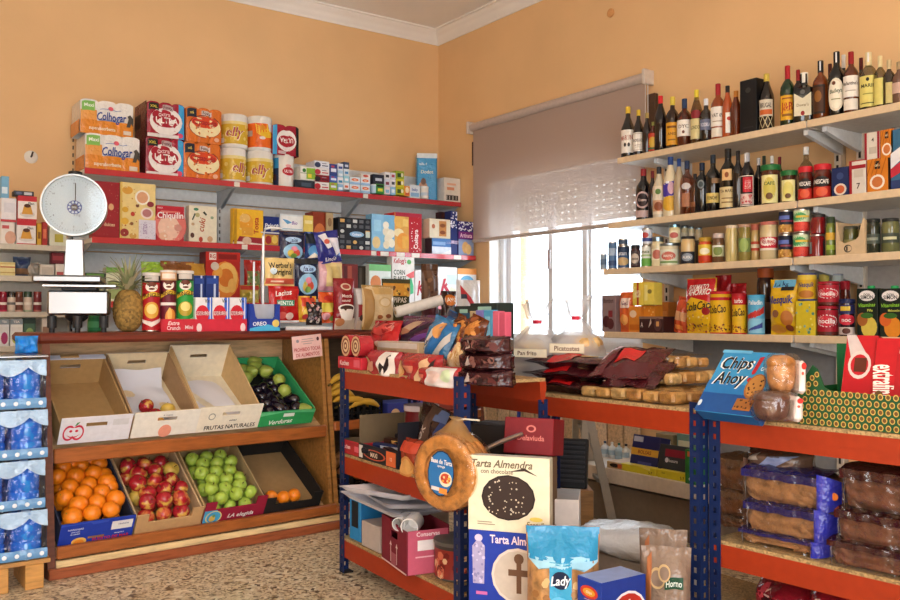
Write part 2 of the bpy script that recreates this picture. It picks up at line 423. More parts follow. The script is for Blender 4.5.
def bag_surface(w, h, d, seed=0, crimp=.07, wr=.006, slump=0.):
    rg = random.Random(seed); ph = [rg.uniform(0, 6.28) for _ in range(6)]
    def prof(x, z):
        a = max(0., 1 - abs(2 * x - 1) ** 2.6); b = max(0., min(1, (z + .0) / .12)) ** .5 if crimp == 0 else max(0., min(1, (z - crimp) / .2)) ** .6
        c = max(0., min(1, (1 - crimp - z) / .22)) ** .7
        return d / 2 * (a ** .5) * b * c + .0012
    def wob(x, z, sd):
        return wr * (math.sin(9 * x + ph[0] + sd) * math.sin(7 * z + ph[1]) + .6 * math.sin(17 * x + 5 * z + ph[2]) + .5 * math.sin(13 * z - 6 * x + ph[3])) * min(1, 4 * x * (1 - x) + .15)
    def pos(x, z, side, k=0):
        pull = 1 - .05 * math.sin(PI * z)
        t = prof(x, z) + E * k
        y = -t if side == 0 else t
        return ((x - .5) * w * pull, y + wob(x, z, 0) * (1 if side == 0 else .8), z * h - slump * h * (2 * x - 1) ** 2 * z)
    return pos
def BAG(name, label, cat, pl, col, f=None, rz=0, rx=0, ry=0, group=None, seed=0, crimp=.07, top=None, nu=12, nv=14, part='pouch', wr=.006, slump=0., back=None):
    loc, w, d, h, r0 = pl
    o = thing(name, label, cat, loc, r0 + rz, group, rx, ry)
    pos = bag_surface(w, h, d, seed, crimp, wr, slump)
    b = MB(); b.grid(lambda i, j: pos(i, j, 0), nu, nv, col); b.grid(lambda i, j: pos(1 - i, j, 1), nu, nv, back or col)
    b.obj(part, o, 60)
    if crimp and top != 0:
        for z0, z1 in ((1 - crimp, 1), (0, crimp)):
            c = MB(); c.grid(lambda i, j: pos(.005 + .99 * i, z0 + (z1 - z0) * (.02 + .96 * j), 0, 1.3), nu, 2, top or col); c.obj('seal_edge', o, 60)
    if f: print_on(o, lambda x, y, k: pos(.02 + .96 * x, .01 + .98 * y, 0, k * 3 + 1.5), w, h, f, curved=2)
    return o
def lay(pl, dz=0):
    return pl

# ================================================================ THE ROOM
XW, YW, ZC = 4.30, 6.20, 3.53
WALL = 'e6bd8a:n'
struct('floor', MB().box(-1.8, -2, -.1, 4.6, 6.4, 0, 'cdb692:t'))
struct('ceiling', MB().box(-1.8, -2, ZC, 4.6, 6.4, ZC + .1, 'f6f3f0:n'))
struct('wall_back', MB().box(-1.8, YW, 0, 4.6, YW + .2, ZC, WALL))
WY0, WY1, WZ0, WZ1 = 3.90, 5.50, .86, 2.16
b = MB()
b.box(XW, -2, 0, XW + .25, WY0, ZC, WALL); b.box(XW, WY1, 0, XW + .25, YW, ZC, WALL)
b.box(XW, WY0, 0, XW + .25, WY1, WZ0, WALL); b.box(XW, WY0, WZ1, XW + .25, WY1, ZC, WALL)
struct('wall_right', b)
b = MB()     # side window out of frame
b.box(-1.8, -2, 0, -1.6, .3, ZC, WALL); b.box(-1.8, 1.5, 0, -1.6, 6.2, ZC, WALL)
b.box(-1.8, .3, 0, -1.6, 1.5, .8, WALL); b.box(-1.8, .3, 2.4, -1.6, 1.5, ZC, WALL)
struct('wall_left', b)
b = MB()     # behind the photographer: the glazed shop front
b.box(-1.6, -2, 0, -1.4, -1.8, ZC, WALL); b.box(1.1, -2, 0, 4.3, -1.8, ZC, WALL); b.box(-1.4, -2, 2.8, 1.1, -1.8, ZC, WALL)
struct('wall_front', b)
def cornice(name, a, bb, inward):
    a = Vector(a); bb = Vector(bb); n = Vector(inward); m = MB()
    prof = [(0, -.105), (.012, -.105), (.016, -.09), (.03, -.082), (.04, -.06), (.06, -.04), (.085, -.028), (.092, -.014), (.11, -.012), (.11, 0), (0, 0)]
    vs = [p + n * x + Vector((0, 0, ZC + z)) for p in (a, bb) for x, z in prof]; k = len(prof)
    m.add(vs, [(i, (i + 1) % k, k + (i + 1) % k, k + i) for i in range(k)], 'f4f0ec:n')
    struct(name, m, angle=50)
cornice('trim_1', (-1.6, YW, 0), (XW, YW, 0), (0, -1, 0))
cornice('trim_2', (XW, YW, 0), (XW, -1.8, 0), (-1, 0, 0))

# ---------------------------------------------------------------- window, roller shutter, blind
win = link('window_1', None, None, kind='structure'); win.location = (XW + .14, 4.7, WZ0)
hw = (WY1 - WY0) / 2; hh = WZ1 - WZ0; FR = 'e8e8ea:g'
b = MB(); b.box(-.03, -hw, 0, .04, -hw + .05, hh, FR); b.box(-.03, hw - .05, 0, .04, hw, hh, FR)
b.box(-.03, -hw + .05, 0, .04, hw - .05, .06, FR); b.box(-.03, -hw + .05, hh - .05, .04, hw - .05, hh, FR); b.obj('window_frame', win)
for y0, y1, xx in ((-hw + .05, -.14, .02), (-.17, .24, -.005), (.20, hw - .05, .02)):
    b = MB(); s = .05
    b.box(xx - .012, y0, .06, xx + .012, y0 + s, hh - .05, FR); b.box(xx - .012, y1 - s, .06, xx + .012, y1, hh - .05, FR)
    b.box(xx - .012, y0 + s, .06, xx + .012, y1 - s, .06 + s, FR); b.box(xx - .012, y0 + s, hh - .05 - s, xx + .012, y1 - s, hh - .05, FR)
    sa = b.obj('sash', win)
    MB().box(xx - .003, y0 + s, .06 + s, xx + .003, y1 - s, hh - .05 - s, 'f4faff:c').obj('pane', sa)
MB().box(-.03, .205, .6, -.006, .235, .74, 'd0d0d0:m').obj('window_latch', win)
b = MB()
for y_ in (-hw, hw - .006): b.box(-.135, y_, 0, -.03, y_ + .006, hh, 'ece8e2')
b.box(-.135, -hw, hh - .006, -.03, hw, hh, 'ece8e2'); b.obj('reveal_lining', win)
MB().box(-.2, -hw - .05, -.03, .0, hw + .05, 0, 'e4ddd4', .004).obj('window_sill', win)
# outdoor post seen through the pane
t = thing('street_post', 'weathered brown post standing outside the window', 'post', (5.6, 6.6, -.05))
MB().lathe([(.06, 0), (.06, .1), (.045, .12), (.045, 2.6), (.05, 2.62), (.05, 2.66), (.01, 2.7)], '8a7458', 12).obj('shaft', t)
# roller shutter outside the glass, half let down, rows of light slots
sh = thing('roller_shutter', 'half lowered slatted roller shutter outside the window', 'shutter', (XW + .235, 4.7, 0))
z = 1.79; i = 0
slats = []
while z < WZ1 + .02:
    b = MB(); x0, x1 = -.004, .004; holes = 22; y = -hw
    zz0, zz1 = z, z + .05; hz0, hz1 = z + .036, z + .045
    b.box(x0, -hw, zz0, x1, hw, hz0, 'dccba4'); b.box(x0, -hw, hz1, x1, hw, zz1, 'dccba4')
    step = 2 * hw / holes
    for q in range(holes):
        b.box(x0, -hw + q * step, hz0, x1, -hw + q * step + step * .68, hz1, 'dccba4')
    b.box(x0 - .003, -hw, z, x1 + .003, hw, z + .006, 'c4b48e')
    if not slats: slats.append(b.mesh('slat')); z_first = z
    o = link('slat', slats[0], sh); o.location = (0, 0, z - z_first)
    z += .052
# fabric roller blind on the room side
BY0, BY1, BZ0, BZ1 = 3.83, 5.64, 1.715, 2.61
bl = thing('roller_blind', 'mauve grey fabric roller blind drawn halfway down the window', 'blind', (XW - .05, (BY0 + BY1) / 2, 0))
hb = (BY1 - BY0) / 2
MB().grid(lambda i, j: (.0 + .003 * math.sin(9 * i), -hb + 2 * hb * i, BZ0 + (BZ1 - BZ0) * j), 24, 2, 'c6b4aa:f').obj('fabric', bl)
MB().lathe([(.032, -hb - .02), (.032, hb + .02)], 'c2b2a8', 16, 0, BZ1 + .01, 'x').obj('roller_tube', bl).rotation_euler = (0, 0, PI / 2)
MB().box(-.012, -hb, BZ0 - .022, .012, hb, BZ0 + .004, 'b8aaa0', .004).obj('bottom_bar', bl)
for s_ in (-1, 1): MB().box(-.045, s_ * (hb + .025) - .012, BZ1 - .04, .05, s_ * (hb + .025) + .012, BZ1 + .055, 'd6c8bc', .004).obj('bracket', bl)
MB().tube([(-.02, -hb - .025, BZ1), (-.025, -hb - .025, BZ1 - .4), (-.02, -hb - .03, BZ1 - .75), (-.01, -hb - .035, BZ1 - .4), (-.01, -hb - .035, BZ1)], .0035, 'd8d2cc', 6).obj('pull_chain', bl)
p = PX(473, 142, XW - .01)
MB().box(p.x - .008, p.y - .006, PX(473, 166, XW).z, p.x + .01, p.y + .006, p.z, '4a2420', .002).obj('blind_cord_holder', None, label='thin dark vertical strip on the wall beside the blind', category='cord holder')
p = PX(652, 94, XW - .03)
MB().box(p.x - .015, p.y - .035, 2.09, p.x + .02, p.y + .035, p.z, '4a3020:o', .004).obj('wooden_board', None, label='narrow dark board standing against the wall behind the top bottles', category='board')
# wall plate remains and hook
p = PY(31, 157, YW)
t = thing('wall_socket_remains', 'broken white plaster patch with a dark hook on the orange wall', 'wall plate', (p.x, YW, p.z))
MB().lathe([(.042, 0), (.036, -.006), (.018, -.009)], 'e8e4da:w', 14, 0, 0, 'y').obj('plaster_patch', t)
MB().tube([(0, -.005, 0), (.0, -.03, .006), (.005, -.034, .03)], .006, '4a4038', 7).obj('hook', t)
p = PX(611, 13, XW)
t = thing('wall_button', 'small round cap on the orange wall above the blind', 'wall cap', (XW, p.y, p.z), -PI / 2)
MB().lathe([(.03, 0), (.03, -.008), (.02, -.012), (.005, -.012)], 'd39a62', 16, 0, 0, 'y').obj('cap_plate', t)
# fluorescent fitting added as extra room light, unseen (out of frame)
fx = thing('added_ceiling_lamp', 'long white fluorescent ceiling fitting with two tubes', 'lamp', (.6, 1.6, ZC))
MB().box(-.08, -.65, -.07, .08, .65, 0, 'f0f0f0', .01).obj('housing', fx)
for s_ in (-1, 1): MB().lathe([(.013, -.6), (.013, .6)], 'fff2dc:x', 10, s_ * .045, -.085, 'y').obj('tube', fx)

# ================================================================ WALL SHELVING (red edge strips)
SH['L1'] = ('y', 5.85, 2.035); SH['L2'] = ('y', 5.65, 1.585); SH['L3'] = ('y', 5.60, 1.19)
XB = [1.345, 2.345, 3.36, 4.285]
unit = thing('wall_shelf_unit', 'white metal wall shelving with red edge strips along the orange wall', 'shelving', (0, 0, 0))
PAN = 'dfe3e6'
for i in range(3):
    x0, x1 = XB[i], XB[i + 1]
    bp = MB()
    for z0 in (0.02, .4, .78, 1.16, 1.54, 1.92):
        bp.box(x0 + .015, YW - .035, z0, x1 - .015, YW - .02, min(z0 + .372, 2.27 if i else 2.0), PAN, .003)
    bp.obj('back_panel', unit)
    for nm in ('L1', 'L2', 'L3'):
        _, yf, z = SH[nm]; rgt = x1 if i < 2 or nm == 'L1' else x1 + .0
        o = MB().box(x0, yf + .004, z - .03, rgt, YW - .04, z, 'e4e2dc', .003).obj('shelf', unit)
        MB().box(x0 + .003, yf - .006, z - .032, rgt - .003, yf + .004, z + .006, 'c23a42:g', .002).obj('edge_strip', o)
        for xx in (x0 + .012, rgt - .012):
            m = MB(); m.add([(xx + dx, y, zz) for dx in (-.002, .002) for y, zz in ((yf + .03, z - .031), (YW - .04, z - .031), (YW - .04, z - .16), (YW - .1, z - .15))], [(0, 1, 2, 3), (7, 6, 5, 4), (0, 4, 5, 1), (1, 5, 6, 2), (2, 6, 7, 3), (3, 7, 4, 0)], 'b9bdc2').obj('bracket', unit, 20)
for x in XB:
    m = MB(); m.box(x - .014, YW - .05, 0, x + .014, YW - .01, 2.27 if x > 2 else 1.99, 'cfd3d6', .002)
    for k in range(40): m.box(x - .004, YW - .052, .3 + k * .05, x + .004, YW - .05, .325 + k * .05, '1c1c20')
    m.obj('upright', unit)
for sh_, us in (('L1', (236, 365)), ('L2', (244, 373, 384, 400, 415, 457)), ):
    _, yf, z = SH[sh_]
    for u in us:
        p = PY(u, 300, yf); wd = .035 if u > 373 else .02
        MB().box(p.x - wd, yf - .009, z - .03, p.x + wd, yf - .006, z + .002, 'e6ddd2').obj('price_tag', unit)
# neighbouring plain shelving at the far left
SH['K1'] = ('y', 5.80, 1.535); SH['K2'] = ('y', 5.80, 1.345); SH['K3'] = ('y', 5.80, 1.13); SH['K4'] = ('y', 5.80, .925)
ku = thing('side_shelf_unit', 'plain white shelving with packets and jars behind the weighing scale', 'shelving', (0, 0, 0))
MB().box(.36, YW - .03, .02, 1.34, YW - .015, 1.62, 'd9d6cf', .003).obj('back_panel', ku)
for nm in ('K1', 'K2', 'K3', 'K4'):
    _, yf, z = SH[nm]
    o = MB().box(.36, yf + .004, z - .03, 1.33, YW - .03, z, 'dcd6cb', .003).obj('shelf', ku)
    MB().box(.36, yf - .004, z - .032, 1.33, yf + .004, z + .002, 'cdc5b4', .002).obj('edge_strip', o)
for x in (.34, 1.335): MB().box(x - .012, YW - .05, 0, x + .012, YW - .012, 1.64, 'cfccc6', .002).obj('upright', ku)

# ================================================================ RIGHT WALL SHELVES
SH['R1'] = ('x', 3.88, 2.05); SH['R2'] = ('x', 3.80, 1.655); SH['R3'] = ('x', 3.76, 1.38); SH['R4'] = ('x', 3.76, 1.012); SH['R0'] = ('x', 3.40, .30)
YB = [3.72, 2.47, 1.22, .0]
ru = thing('bottle_shelf_unit', 'cream edged wall shelves on white brackets holding bottles and cans', 'shelving', (0, 0, 0))
for i in range(3):
    for nm in ('R1', 'R2', 'R3', 'R4', 'R0'):
        _, xf, z = SH[nm]; y1, y0 = YB[i], YB[i + 1]
        o = MB().box(xf + .006, y0 + .004, z - .028, XW - .05, y1 - .004, z, 'd9d4cc', .002).obj('shelf', ru)
        MB().box(xf, y0 + .004, z - (.034 if nm != 'R0' else .075), xf + .008, y1 - .004, z + .002, 'dcc3a0' if nm != 'R0' else 'd8c8b4', .003).obj('edge_strip', o)
        if nm != 'R0':
            for yy in (y1 - .25, y0 + .04) if i == 0 else (y1 - .06,):
                m = MB(); vs = [(x, yy + dy, zz) for dy in (-.012, .012) for x, zz in ((xf + .06, z - .03), (XW - .05, z - .03), (XW - .05, z - .12), (XW - .12, z - .11), (xf + .06, z - .055))]
                m.add(vs, [(0, 1, 2, 3, 4), (9, 8, 7, 6, 5)] + [(k, k + 5, (k + 1) % 5 + 5, (k + 1) % 5) for k in range(5)], 'e2e6e8').obj('bracket', ru, 20)
for y in (3.66, 2.53, 2.41, 1.22):
    m = MB(); m.box(XW - .05, y - .02, 0, XW - .005, y + .02, 2.12, 'd8cdbd', .003)
    for k in range(36): m.box(XW - .052, y - .006, .3 + k * .05, XW - .05, y + .006, .33 + k * .05, '2a2622')
    m.obj('upright', ru)
MB().box(XW - .022, 2.54, .05, XW - .008, 3.64, .985, '8f8f90', .002).obj('back_panel', ru)
for i, (y1, y0) in enumerate(((2.40, 1.23), (1.21, .0))):
    MB().box(XW - .022, y0, .05, XW - .008, y1, 2.1, 'a8a29c', .002).obj('back_panel', ru)
MB().box(3.46, .0, 0, XW - .01, 3.7, .2, '8a7a6a').obj('plinth', ru)

# ================================================================ TOP SHELF: paper goods
def ROLLPACK(label, pl, rolls, wrap, f, l=None, bot=None, seed=0, cat='paper pack', name='paper_roll_pack', group=None, rz=0):
    """shrink wrapped rolls: the wrap follows a row of upright rolls"""
    loc, w, d, h, r0 = pl; o = thing(name, label, cat, loc, r0 + rz, group); n = 8 * rolls
    fr = []
    for i in range(n + 1):
        x = -w / 2 + w * i / n; ph = (i / n * rolls) % 1
        fr.append((x, d * .02 * (1 - math.sin(PI * ph)) ** 4))
    top = [(x, h - .012 * (1 - math.sin(PI * ((i / n * rolls) % 1))) ** 2) for i, (x, _) in enumerate(fr)]
    m = MB()
    m.grid(lambda i, j: (fr[round(i * n)][0], -d / 2 + fr[round(i * n)][1], j * top[round(i * n)][1]), n, 3, wrap)
    m.grid(lambda i, j: (fr[round((1 - i) * n)][0], d / 2 - fr[round(i * n)][1], j * top[round((1 - i) * n)][1]), n, 2, wrap)
    m.grid(lambda i, j: (fr[round(i * n)][0], (-d / 2 + fr[round(i * n)][1]) * (1 - j) + j * (d / 2 - fr[round(i * n)][1]), top[round(i * n)][1]), n, 4, bot or wrap)
    for sx in (-1, 1):
        i = 0 if sx < 0 else n
        a = [(fr[i][0] + sx * .004, (-d / 2 + fr[i][1]), 0), (fr[i][0] + sx * .004, d / 2 - fr[i][1], 0), (fr[i][0], d / 2 - fr[i][1], top[i][1]), (fr[i][0], -d / 2 + fr[i][1], top[i][1])]
        m.add(a, [(0, 1, 2, 3) if sx > 0 else (3, 2, 1, 0)], bot or wrap)
    m.obj('wrapped_rolls', o, 60)
    def fm(x, y, k):
        i = min(n - 1e-6, max(0, x * n)); a = int(i); q = i - a; g = lambda arr, c: arr[a][c] * (1 - q) + arr[a + 1][c] * q
        return (g(fr, 0), -d / 2 + g(fr, 1) - E * 6 - E * k * 3, y * g(top, 1) * .985)
    bb = [p for p in f]
    print_on(o, fm, w, h, bb, curved=2)
    if l: print_on(o, lambda x, y, k: (-w / 2 - .005 - E * k, d / 2 - x * d, y * h), d, h, l)
    return o
colh = [('r', 0, 0, 1, .42, 'e08a2c:p'), ('r', 0, .42, .3, .72, 'e8a050:p'), ('r', .02, .68, .26, .96, '86bf5a'), ('t', .15, .84, .1, 'Maxi', 'f4fbe8', .2),
        ('t', .58, .56, .24, 'Colhogar', '24408f', .56, 0, .1), ('r', .38, .425, .76, .445, '3a6ab0'), ('e', .56, .79, .05, .06, 'd85a6a'), ('r', .36, .76, .52, .775, '3a6ab0'), ('r', .6, .76, .76, .775, '3a6ab0'),
        ('p', [(.86, .3), (.9, .55), (.88, .62), (.93, .68), (.99, .6), (.99, .35), (.95, .42), (.93, .3)], '4a4640'),
        ('t', .4, .18, .1, 'superabsorbente', 'f8ecd0', .5), ('r', .8, .06, .95, .18, 'd8c8b8')]
ROLLPACK('white and orange kitchen roll pack, lower one of the stacked pair by the scale', on('L1', 84, 138.5, 135, .24), 3, 'ece8e2:p', colh, l=[('r', 0, 0, 1, .4, 'd8842c:p')])
ROLLPACK('white and orange kitchen roll pack, upper one of the stacked pair by the scale', on('L1', 79, 132, 101, .24, vb=135.2, off=.03), 3, 'ece8e2:p', colh, l=[('r', 0, 0, 1, .4, 'd8842c:p')])
def ultra(flip=False):
    f = [('r', 0, 0, .84, 1, 'a01c34:p'), ('r', .84, 0, 1, 1, '3aa0d8:p'), ('e', .5, .47, .44, .4, 'f0e8e4'), ('e', .5, .5, .36, .2, 'a8182c'), ('e', .42, .64, .3, .16, 'a8182c'), ('t', .52, .5, .17, 'ULTRA', 'fbf4f0', .6), ('t', .45, .67, .11, 'extra', 'e8c0c0', .4),
         ('r', .03, .78, .3, .97, '1c1c1e'), ('t', .16, .87, .07, 'XXL', 'e0c84a', .22), ('r', .4, .8, .68, .94, 'c0a4a4'), ('t', .54, .87, .09, 'Foxy', '5a1828', .25), ('e', .88, .1, .08, .07, 'e04a6a'), ('r', .0, .0, .84, .1, 'e6dcda')]
    return [(p[0],) + tuple((1 - a) if isinstance(a, (int, float)) and i < 2 else a for i, a in enumerate(p[1:])) + () for p in f] if flip else f
ROLLPACK('dark red wrapped paper roll pack, lower of two beside the white and orange packs', on('L1', 145, 182.5, 138, .26, off=.03), 3, 'a01c34:p', ultra(), l=[('r', 0, 0, 1, 1, '6a1828:p'), ('r', 0, .3, .5, .7, '2a1418')])
ROLLPACK('dark red wrapped paper roll pack, upper of two beside the white and orange packs', on('L1', 146, 183, 102.5, .26, vb=138, off=.03), 3, 'a01c34:p', ultra(), l=[('r', 0, 0, 1, 1, '6a1828:p'), ('r', 0, .3, .5, .7, '2a1418')])
orp = [('r', 0, 0, 1, 1, 'd8722c:p'), ('e', .53, .48, .46, .34, '8a3018'), ('e', .53, .47, .44, .31, 'f0dfae'), ('e', .52, .6, .38, .17, 'd84a24'), ('t', .52, .6, .14, 'Cartapaglia', 'a01c2c', .68), ('r', .02, .72, .28, .97, '242a38'), ('t', .15, .85, .08, 'x6', 'd8c060', .2), ('r', .42, .8, .7, .93, 'd8c8c0'), ('t', .56, .865, .09, 'Foxy', '5a2a20', .22), ('e', .85, .12, .07, .06, 'e6b090')]
ROLLPACK('orange wrapped paper roll pack, lower of two', on('L1', 183, 219.5, 143, .26, off=.03), 3, 'd8722c:p', orp)
ROLLPACK('orange wrapped paper roll pack, upper of two', on('L1', 185, 220.5, 108, .26, vb=143, off=.03), 3, 'd8722c:p', orp)
def ROLL(label, pl, f, wrap='ebe7e0:p', z=.78):
    loc, w, d, h, r0 = pl; r = w / 2; o = thing('kitchen_roll', label, 'kitchen roll', loc, turn(loc, r0))
    MB().lathe([(r * .9, 0), (r, .008), (r, h - .012), (r * .93, h - .002), (r * .35, h), (r * .3, h - .01), (.001, h - .01)], wrap, 22).obj('wrapped_roll', o, 50)
    print_on(o, *cyl_map(r, .012, h - .016, 1.5), f, curved=1)
    return o
def elly(dx=0):
    out = [('r', 0, .06, 1, .8, 'd8b23a:p'), ('r', 0, .72, 1, .82, 'e8d690'), ('d', 14, .02, .1, .98, .8, .05, 'e6cc70', 4)]
    for th, c in ((.03, 'a04a4a'),): out += [('t', .5 + dx, .46, .34, 'elly', 'f4e8c0', .5, 0, .2), ('t', .5 + dx, .46, .3, 'elly', 'a83c4a', .44, 0, .2)]
    return out + [('r', .08, .1, .22, .26, 'ece8e0')]
ROLL('yellow patterned kitchen roll standing on the white wrapped roll', on('L1', 220.5, 247.5, 116, vb=149.5, off=.03), elly())
ROLL('white kitchen roll with yellow label turned sideways, bottom row', on('L1', 219, 246, 149.5, off=.03), elly(.2))
ROLL('kitchen roll with orange and yellow sun wrap, top row', on('L1', 247, 272, 118, vb=152.5, off=.03), [('r', 0, .05, 1, .82, 'e86a24:p'), ('p', [(.35, .82), (.4, .5), (.6, .35), (.85, .4), (1, .5), (1, .82)], 'f0c030'), ('e', .55, .68, .08, .08, 'e09020'), ('r', .1, .4, .28, .58, 'b8a8a0'), ('e', .55, .35, .08, .05, 'f4e4d8'), ('p', [(.7, .82), (.75, .6), (1, .55), (1, .82)], 'e8e8ec')])
ROLL('yellow patterned kitchen roll, bottom row beneath the sun wrapped roll', on('L1', 246, 273, 152.5, off=.03), elly())
fl = [('r', 0, 0, 1, 1, 'a01c34:p'), ('r', 0, 0, .16, 1, '3aa0d8:p'), ('r', .88, 0, 1, 1, '1c1c1e'), ('e', .52, .5, .38, .36, 'f0e8e4'), ('e', .52, .48, .32, .2, 'a8182c'), ('t', .52, .5, .15, 'ULTRA', 'fbf4f0', .5, PI), ('t', .5, .2, .1, 'Foxy', 'e8d0d0', .3, PI), ('r', .2, .04, .5, .14, 'c8b0b0')]
ROLLPACK('dark red paper roll pack turned upside down at the end of the row', on('L1', 272, 298, 125, .24, vb=155.5, off=.04), 2, 'a01c34:p', fl)
ROLL('slim white kitchen roll with small red oval logo', on('L1', 273.5, 294, 155.5, off=.03), [('r', .0, 0, .3, .95, '28385c'), ('r', .0, .6, .3, .95, '3a9ad0'), ('r', 0, .2, .2, .4, '5a3030'), ('e', .64, .5, .22, .14, 'b8202c'), ('t', .64, .5, .09, 'ULTRA', 'f8f0f0', .3), ('e', .62, .68, .1, .05, 'e8a0a0')])
# small hygiene boxes stacked behind the strip (front of each faces the room)
def SB(u0, u1, vt, vb, col, f, label, d=.16, off=.02, side=None, top=None):
    return BOX('toiletry_box', label, 'box', on('L1', u0, u1, vt, d, vb, off), col, f=f, side=side, top=top, ch=.0015)
SB(295, 315, 180.5, 188, '27303c', [('r', .3, .2, .8, .7, '4a5a6a')], 'dark slate toiletry box, bottom of the first small stack', .1)
SB(300, 315, 166.5, 180.3, 'e6e4da', [('r', .4, .1, 1, .9, '8ab83a'), ('r', .5, .2, .75, .5, 'e8d040'), ('r', 0, .48, 1, .52, '7a8a5a'), ('e', .25, .7, .12, .14, '3a7a3a')], 'white and green toiletry boxes carton beside the slim roll', .12)
for i, (vt, vb, c, c2, nm) in enumerate(((182, 189.5, 'e8e6e4', 'b8303c', 'lowest'), (175, 181.8, '8a1c28', '2a2028', 'second from below'), (168, 174.8, 'e8e6e4', 'c03a46', 'third from below'), (161, 167.8, 'dfe2ea', '3a4260', 'topmost'))):
    SB(314, 329, vt, vb, c, [('e', .22, .4, .2, .4, c2), ('r', .5, .25, .92, .4, c2), ('r', .5, .6, .8, .72, '8a8a96')], nm + ' white and red toothpaste box in its stack of four', .14)
for i, (vt, vb, c, nm) in enumerate(((182.5, 190, '9ab83a', 'lowest box, lime green,'), (175.5, 182.3, '4a6ab8', 'middle box, blue,'), (164, 175.3, '38488a', 'top box, navy blue,'))):
    SB(329.5, 337, vt, vb, c, [('r', .15, .3, .85, .6, 'dfe4f0'), ('r', .2, .7, .6, .85, 'c8485a')], nm + ' of the narrow toiletry stack', .12)
for i in range(4):
    vt = 163.5 + i * 6.9
    SB(337.5, 343, vt, vt + 6.7, ('e4e8f0', 'a8c8e0', 'e8e8ec', '8ab4d8')[i], [('r', .15, .2, .85, .55, ('4a5a9a', 'e8eef4', '3a8ab0', 'f0f0f4')[i])], ('top', 'second', 'third', 'bottom')[i] + ' pale blue soap box of the narrow front stack', .1)
    SB(343.5, 349, vt - 1.5, vt + 5.2, ('3a4a6a', 'd8e4ec', '9ad0e0', 'e8e8ec')[i], [('r', .2, .25, .8, .6, ('c8d0e4', '4a8ac0', 'f4f4f4', 'd86a4a')[i])], ('top', 'second', 'third', 'bottom')[i] + ' soap box of the narrow stack with grey top', .12)
for c, (u0, u1) in enumerate(((349.5, 360), (360.5, 370))):
    for r_, (vt, vb) in enumerate(((184.5, 192.3), (177, 184.3))):
        SB(u0, u1, vt + c, vb + c, 'dfe8f0', [('r', .0, .0, 1, .3, '9cc4e6'), ('e', .5, .62, .34, .2, 'e07a50'), ('t', .5, .62, .16, 'dent', 'fff4ee', .5)], '%s blue and white cream box with orange oval, %s column' % (('lower', 'upper')[r_], ('first', 'second')[c]), .18, side='9aa0ac', top='9aa0ac')
SB(361, 370, 174, 178, 'e8e4e0', [('e', .5, .5, .3, .3, 'd05a4a')], 'flat white box lying over the blue and white cream boxes', .16)
def SC(u0, u1, vt, vb, col, f, label, off=.02, lid=None):
    return CAN('cream_tin', label, 'tin', on('L1', u0, u1, vt, None, vb, off), col, f, rim=col, lid=lid)
SC(370.5, 376.5, 185, 193.5, 'b8d8ea', None, 'small pale blue tub beside the green and black boxes', lid='e8eef2')
SB(376, 384, 184, 193.8, '3a8a3a', [('r', .2, .25, .8, .55, 'e8e050'), ('r', .1, .7, .9, .9, '1e2a1e')], 'green box of shoe polish', .1)
SB(373, 384, 174.5, 183.8, '262a3a', [('r', .2, .3, .8, .6, 'c8ccd8')], 'black box stacked over the green polish box', .12, .03)
for i, (vt, vb, c, c2) in enumerate(((186.5, 194.5, 'e6d8dc', '7ab0d8'), (179, 186.3, 'd8dce8', '8a3a4a'), (172, 178.8, 'e8e6e8', '3a3a44'))):
    SB(384.5, 390, vt, vb, c, [('r', .2, .2, .8, .6, c2)], ('bottom', 'middle', 'top')[i] + ' box of the white lipstick stack with dark prints', .1)
    SB(390.5, 395.5, vt + .6, vb + .6, ('8ac0e4', 'ece8ec', 'dcdce4')[i], [('r', .2, .3, .8, .7, ('e8f4fa', '4a4a58', 'b84a5a')[i])], ('bottom', 'middle', 'top')[i] + ' box of the slim white cosmetics stack', .1)
for i in range(3):
    vt = 187 - i * 8
    SB(396, 404, vt, vt + 7.8, ('b8b82a', 'd0c832', '9ab030')[i], [('r', .15, .2, .6, .7, ('3a5a2a', '4a3a20', '2a4a2a')[i]), ('e', .75, .5, .15, .25, 'e8e8d0')], ('bottom', 'middle', 'top')[i] + ' yellow green box of the citrus coloured stack', .1)
SB(404, 410, 186, 196, 'e8963a', [('e', .5, .6, .3, .3, 'f4e0c0'), ('r', .2, .1, .8, .3, 'c8503a')], 'small orange box between the yellow green stack and blue packet', .08)
SB(409.5, 420, 185, 198, 'dfe8f2', [('r', .1, .1, .9, .4, '8ab8e0'), ('t', .5, .65, .2, 'baby', '3a6ab0', .7)], 'white and pale blue baby soap box', .12)
SC(420, 428.5, 187, 199, 'ece8e2', [('r', 0, .2, 1, .5, 'c8d8e4')], 'small white talc tub in front of the nappy pack', lid='f4f4f4')
p = on('L1', 424, 444, 153, .2, off=.05)
o = BOX('nappy_pack', 'tall blue nappy packet standing near the room corner', 'packet', (p[0] - Vector((0.01, 0, 0)), .165, .13, p[3], -.0), '2a96d0:p', rz=math.radians(-28), f=[
    ('r', 0, .9, 1, 1, 'e2ebf2'), ('e', .3, .3, .22, .12, 'c89a7a'), ('e', .32, .42, .13, .07, '7a5a48'), ('p', [(0, 0), (.45, 0), (.5, .12), (.2, .26), (0, .2)], 'dfeaf2'), ('t', .5, .62, .07, 'Dodot', 'e8f0e0', .6), ('t', .3, .78, .05, 'talla 4', 'dff0fa', .4)], side='2288c8:p', top='e6eef4', ch=.01, part='packet')
MB().box(-.0826, -.0651, p[3] * .5, .0826, .0651, p[3] * .506, '1f78b4').obj('pack_seam', o)
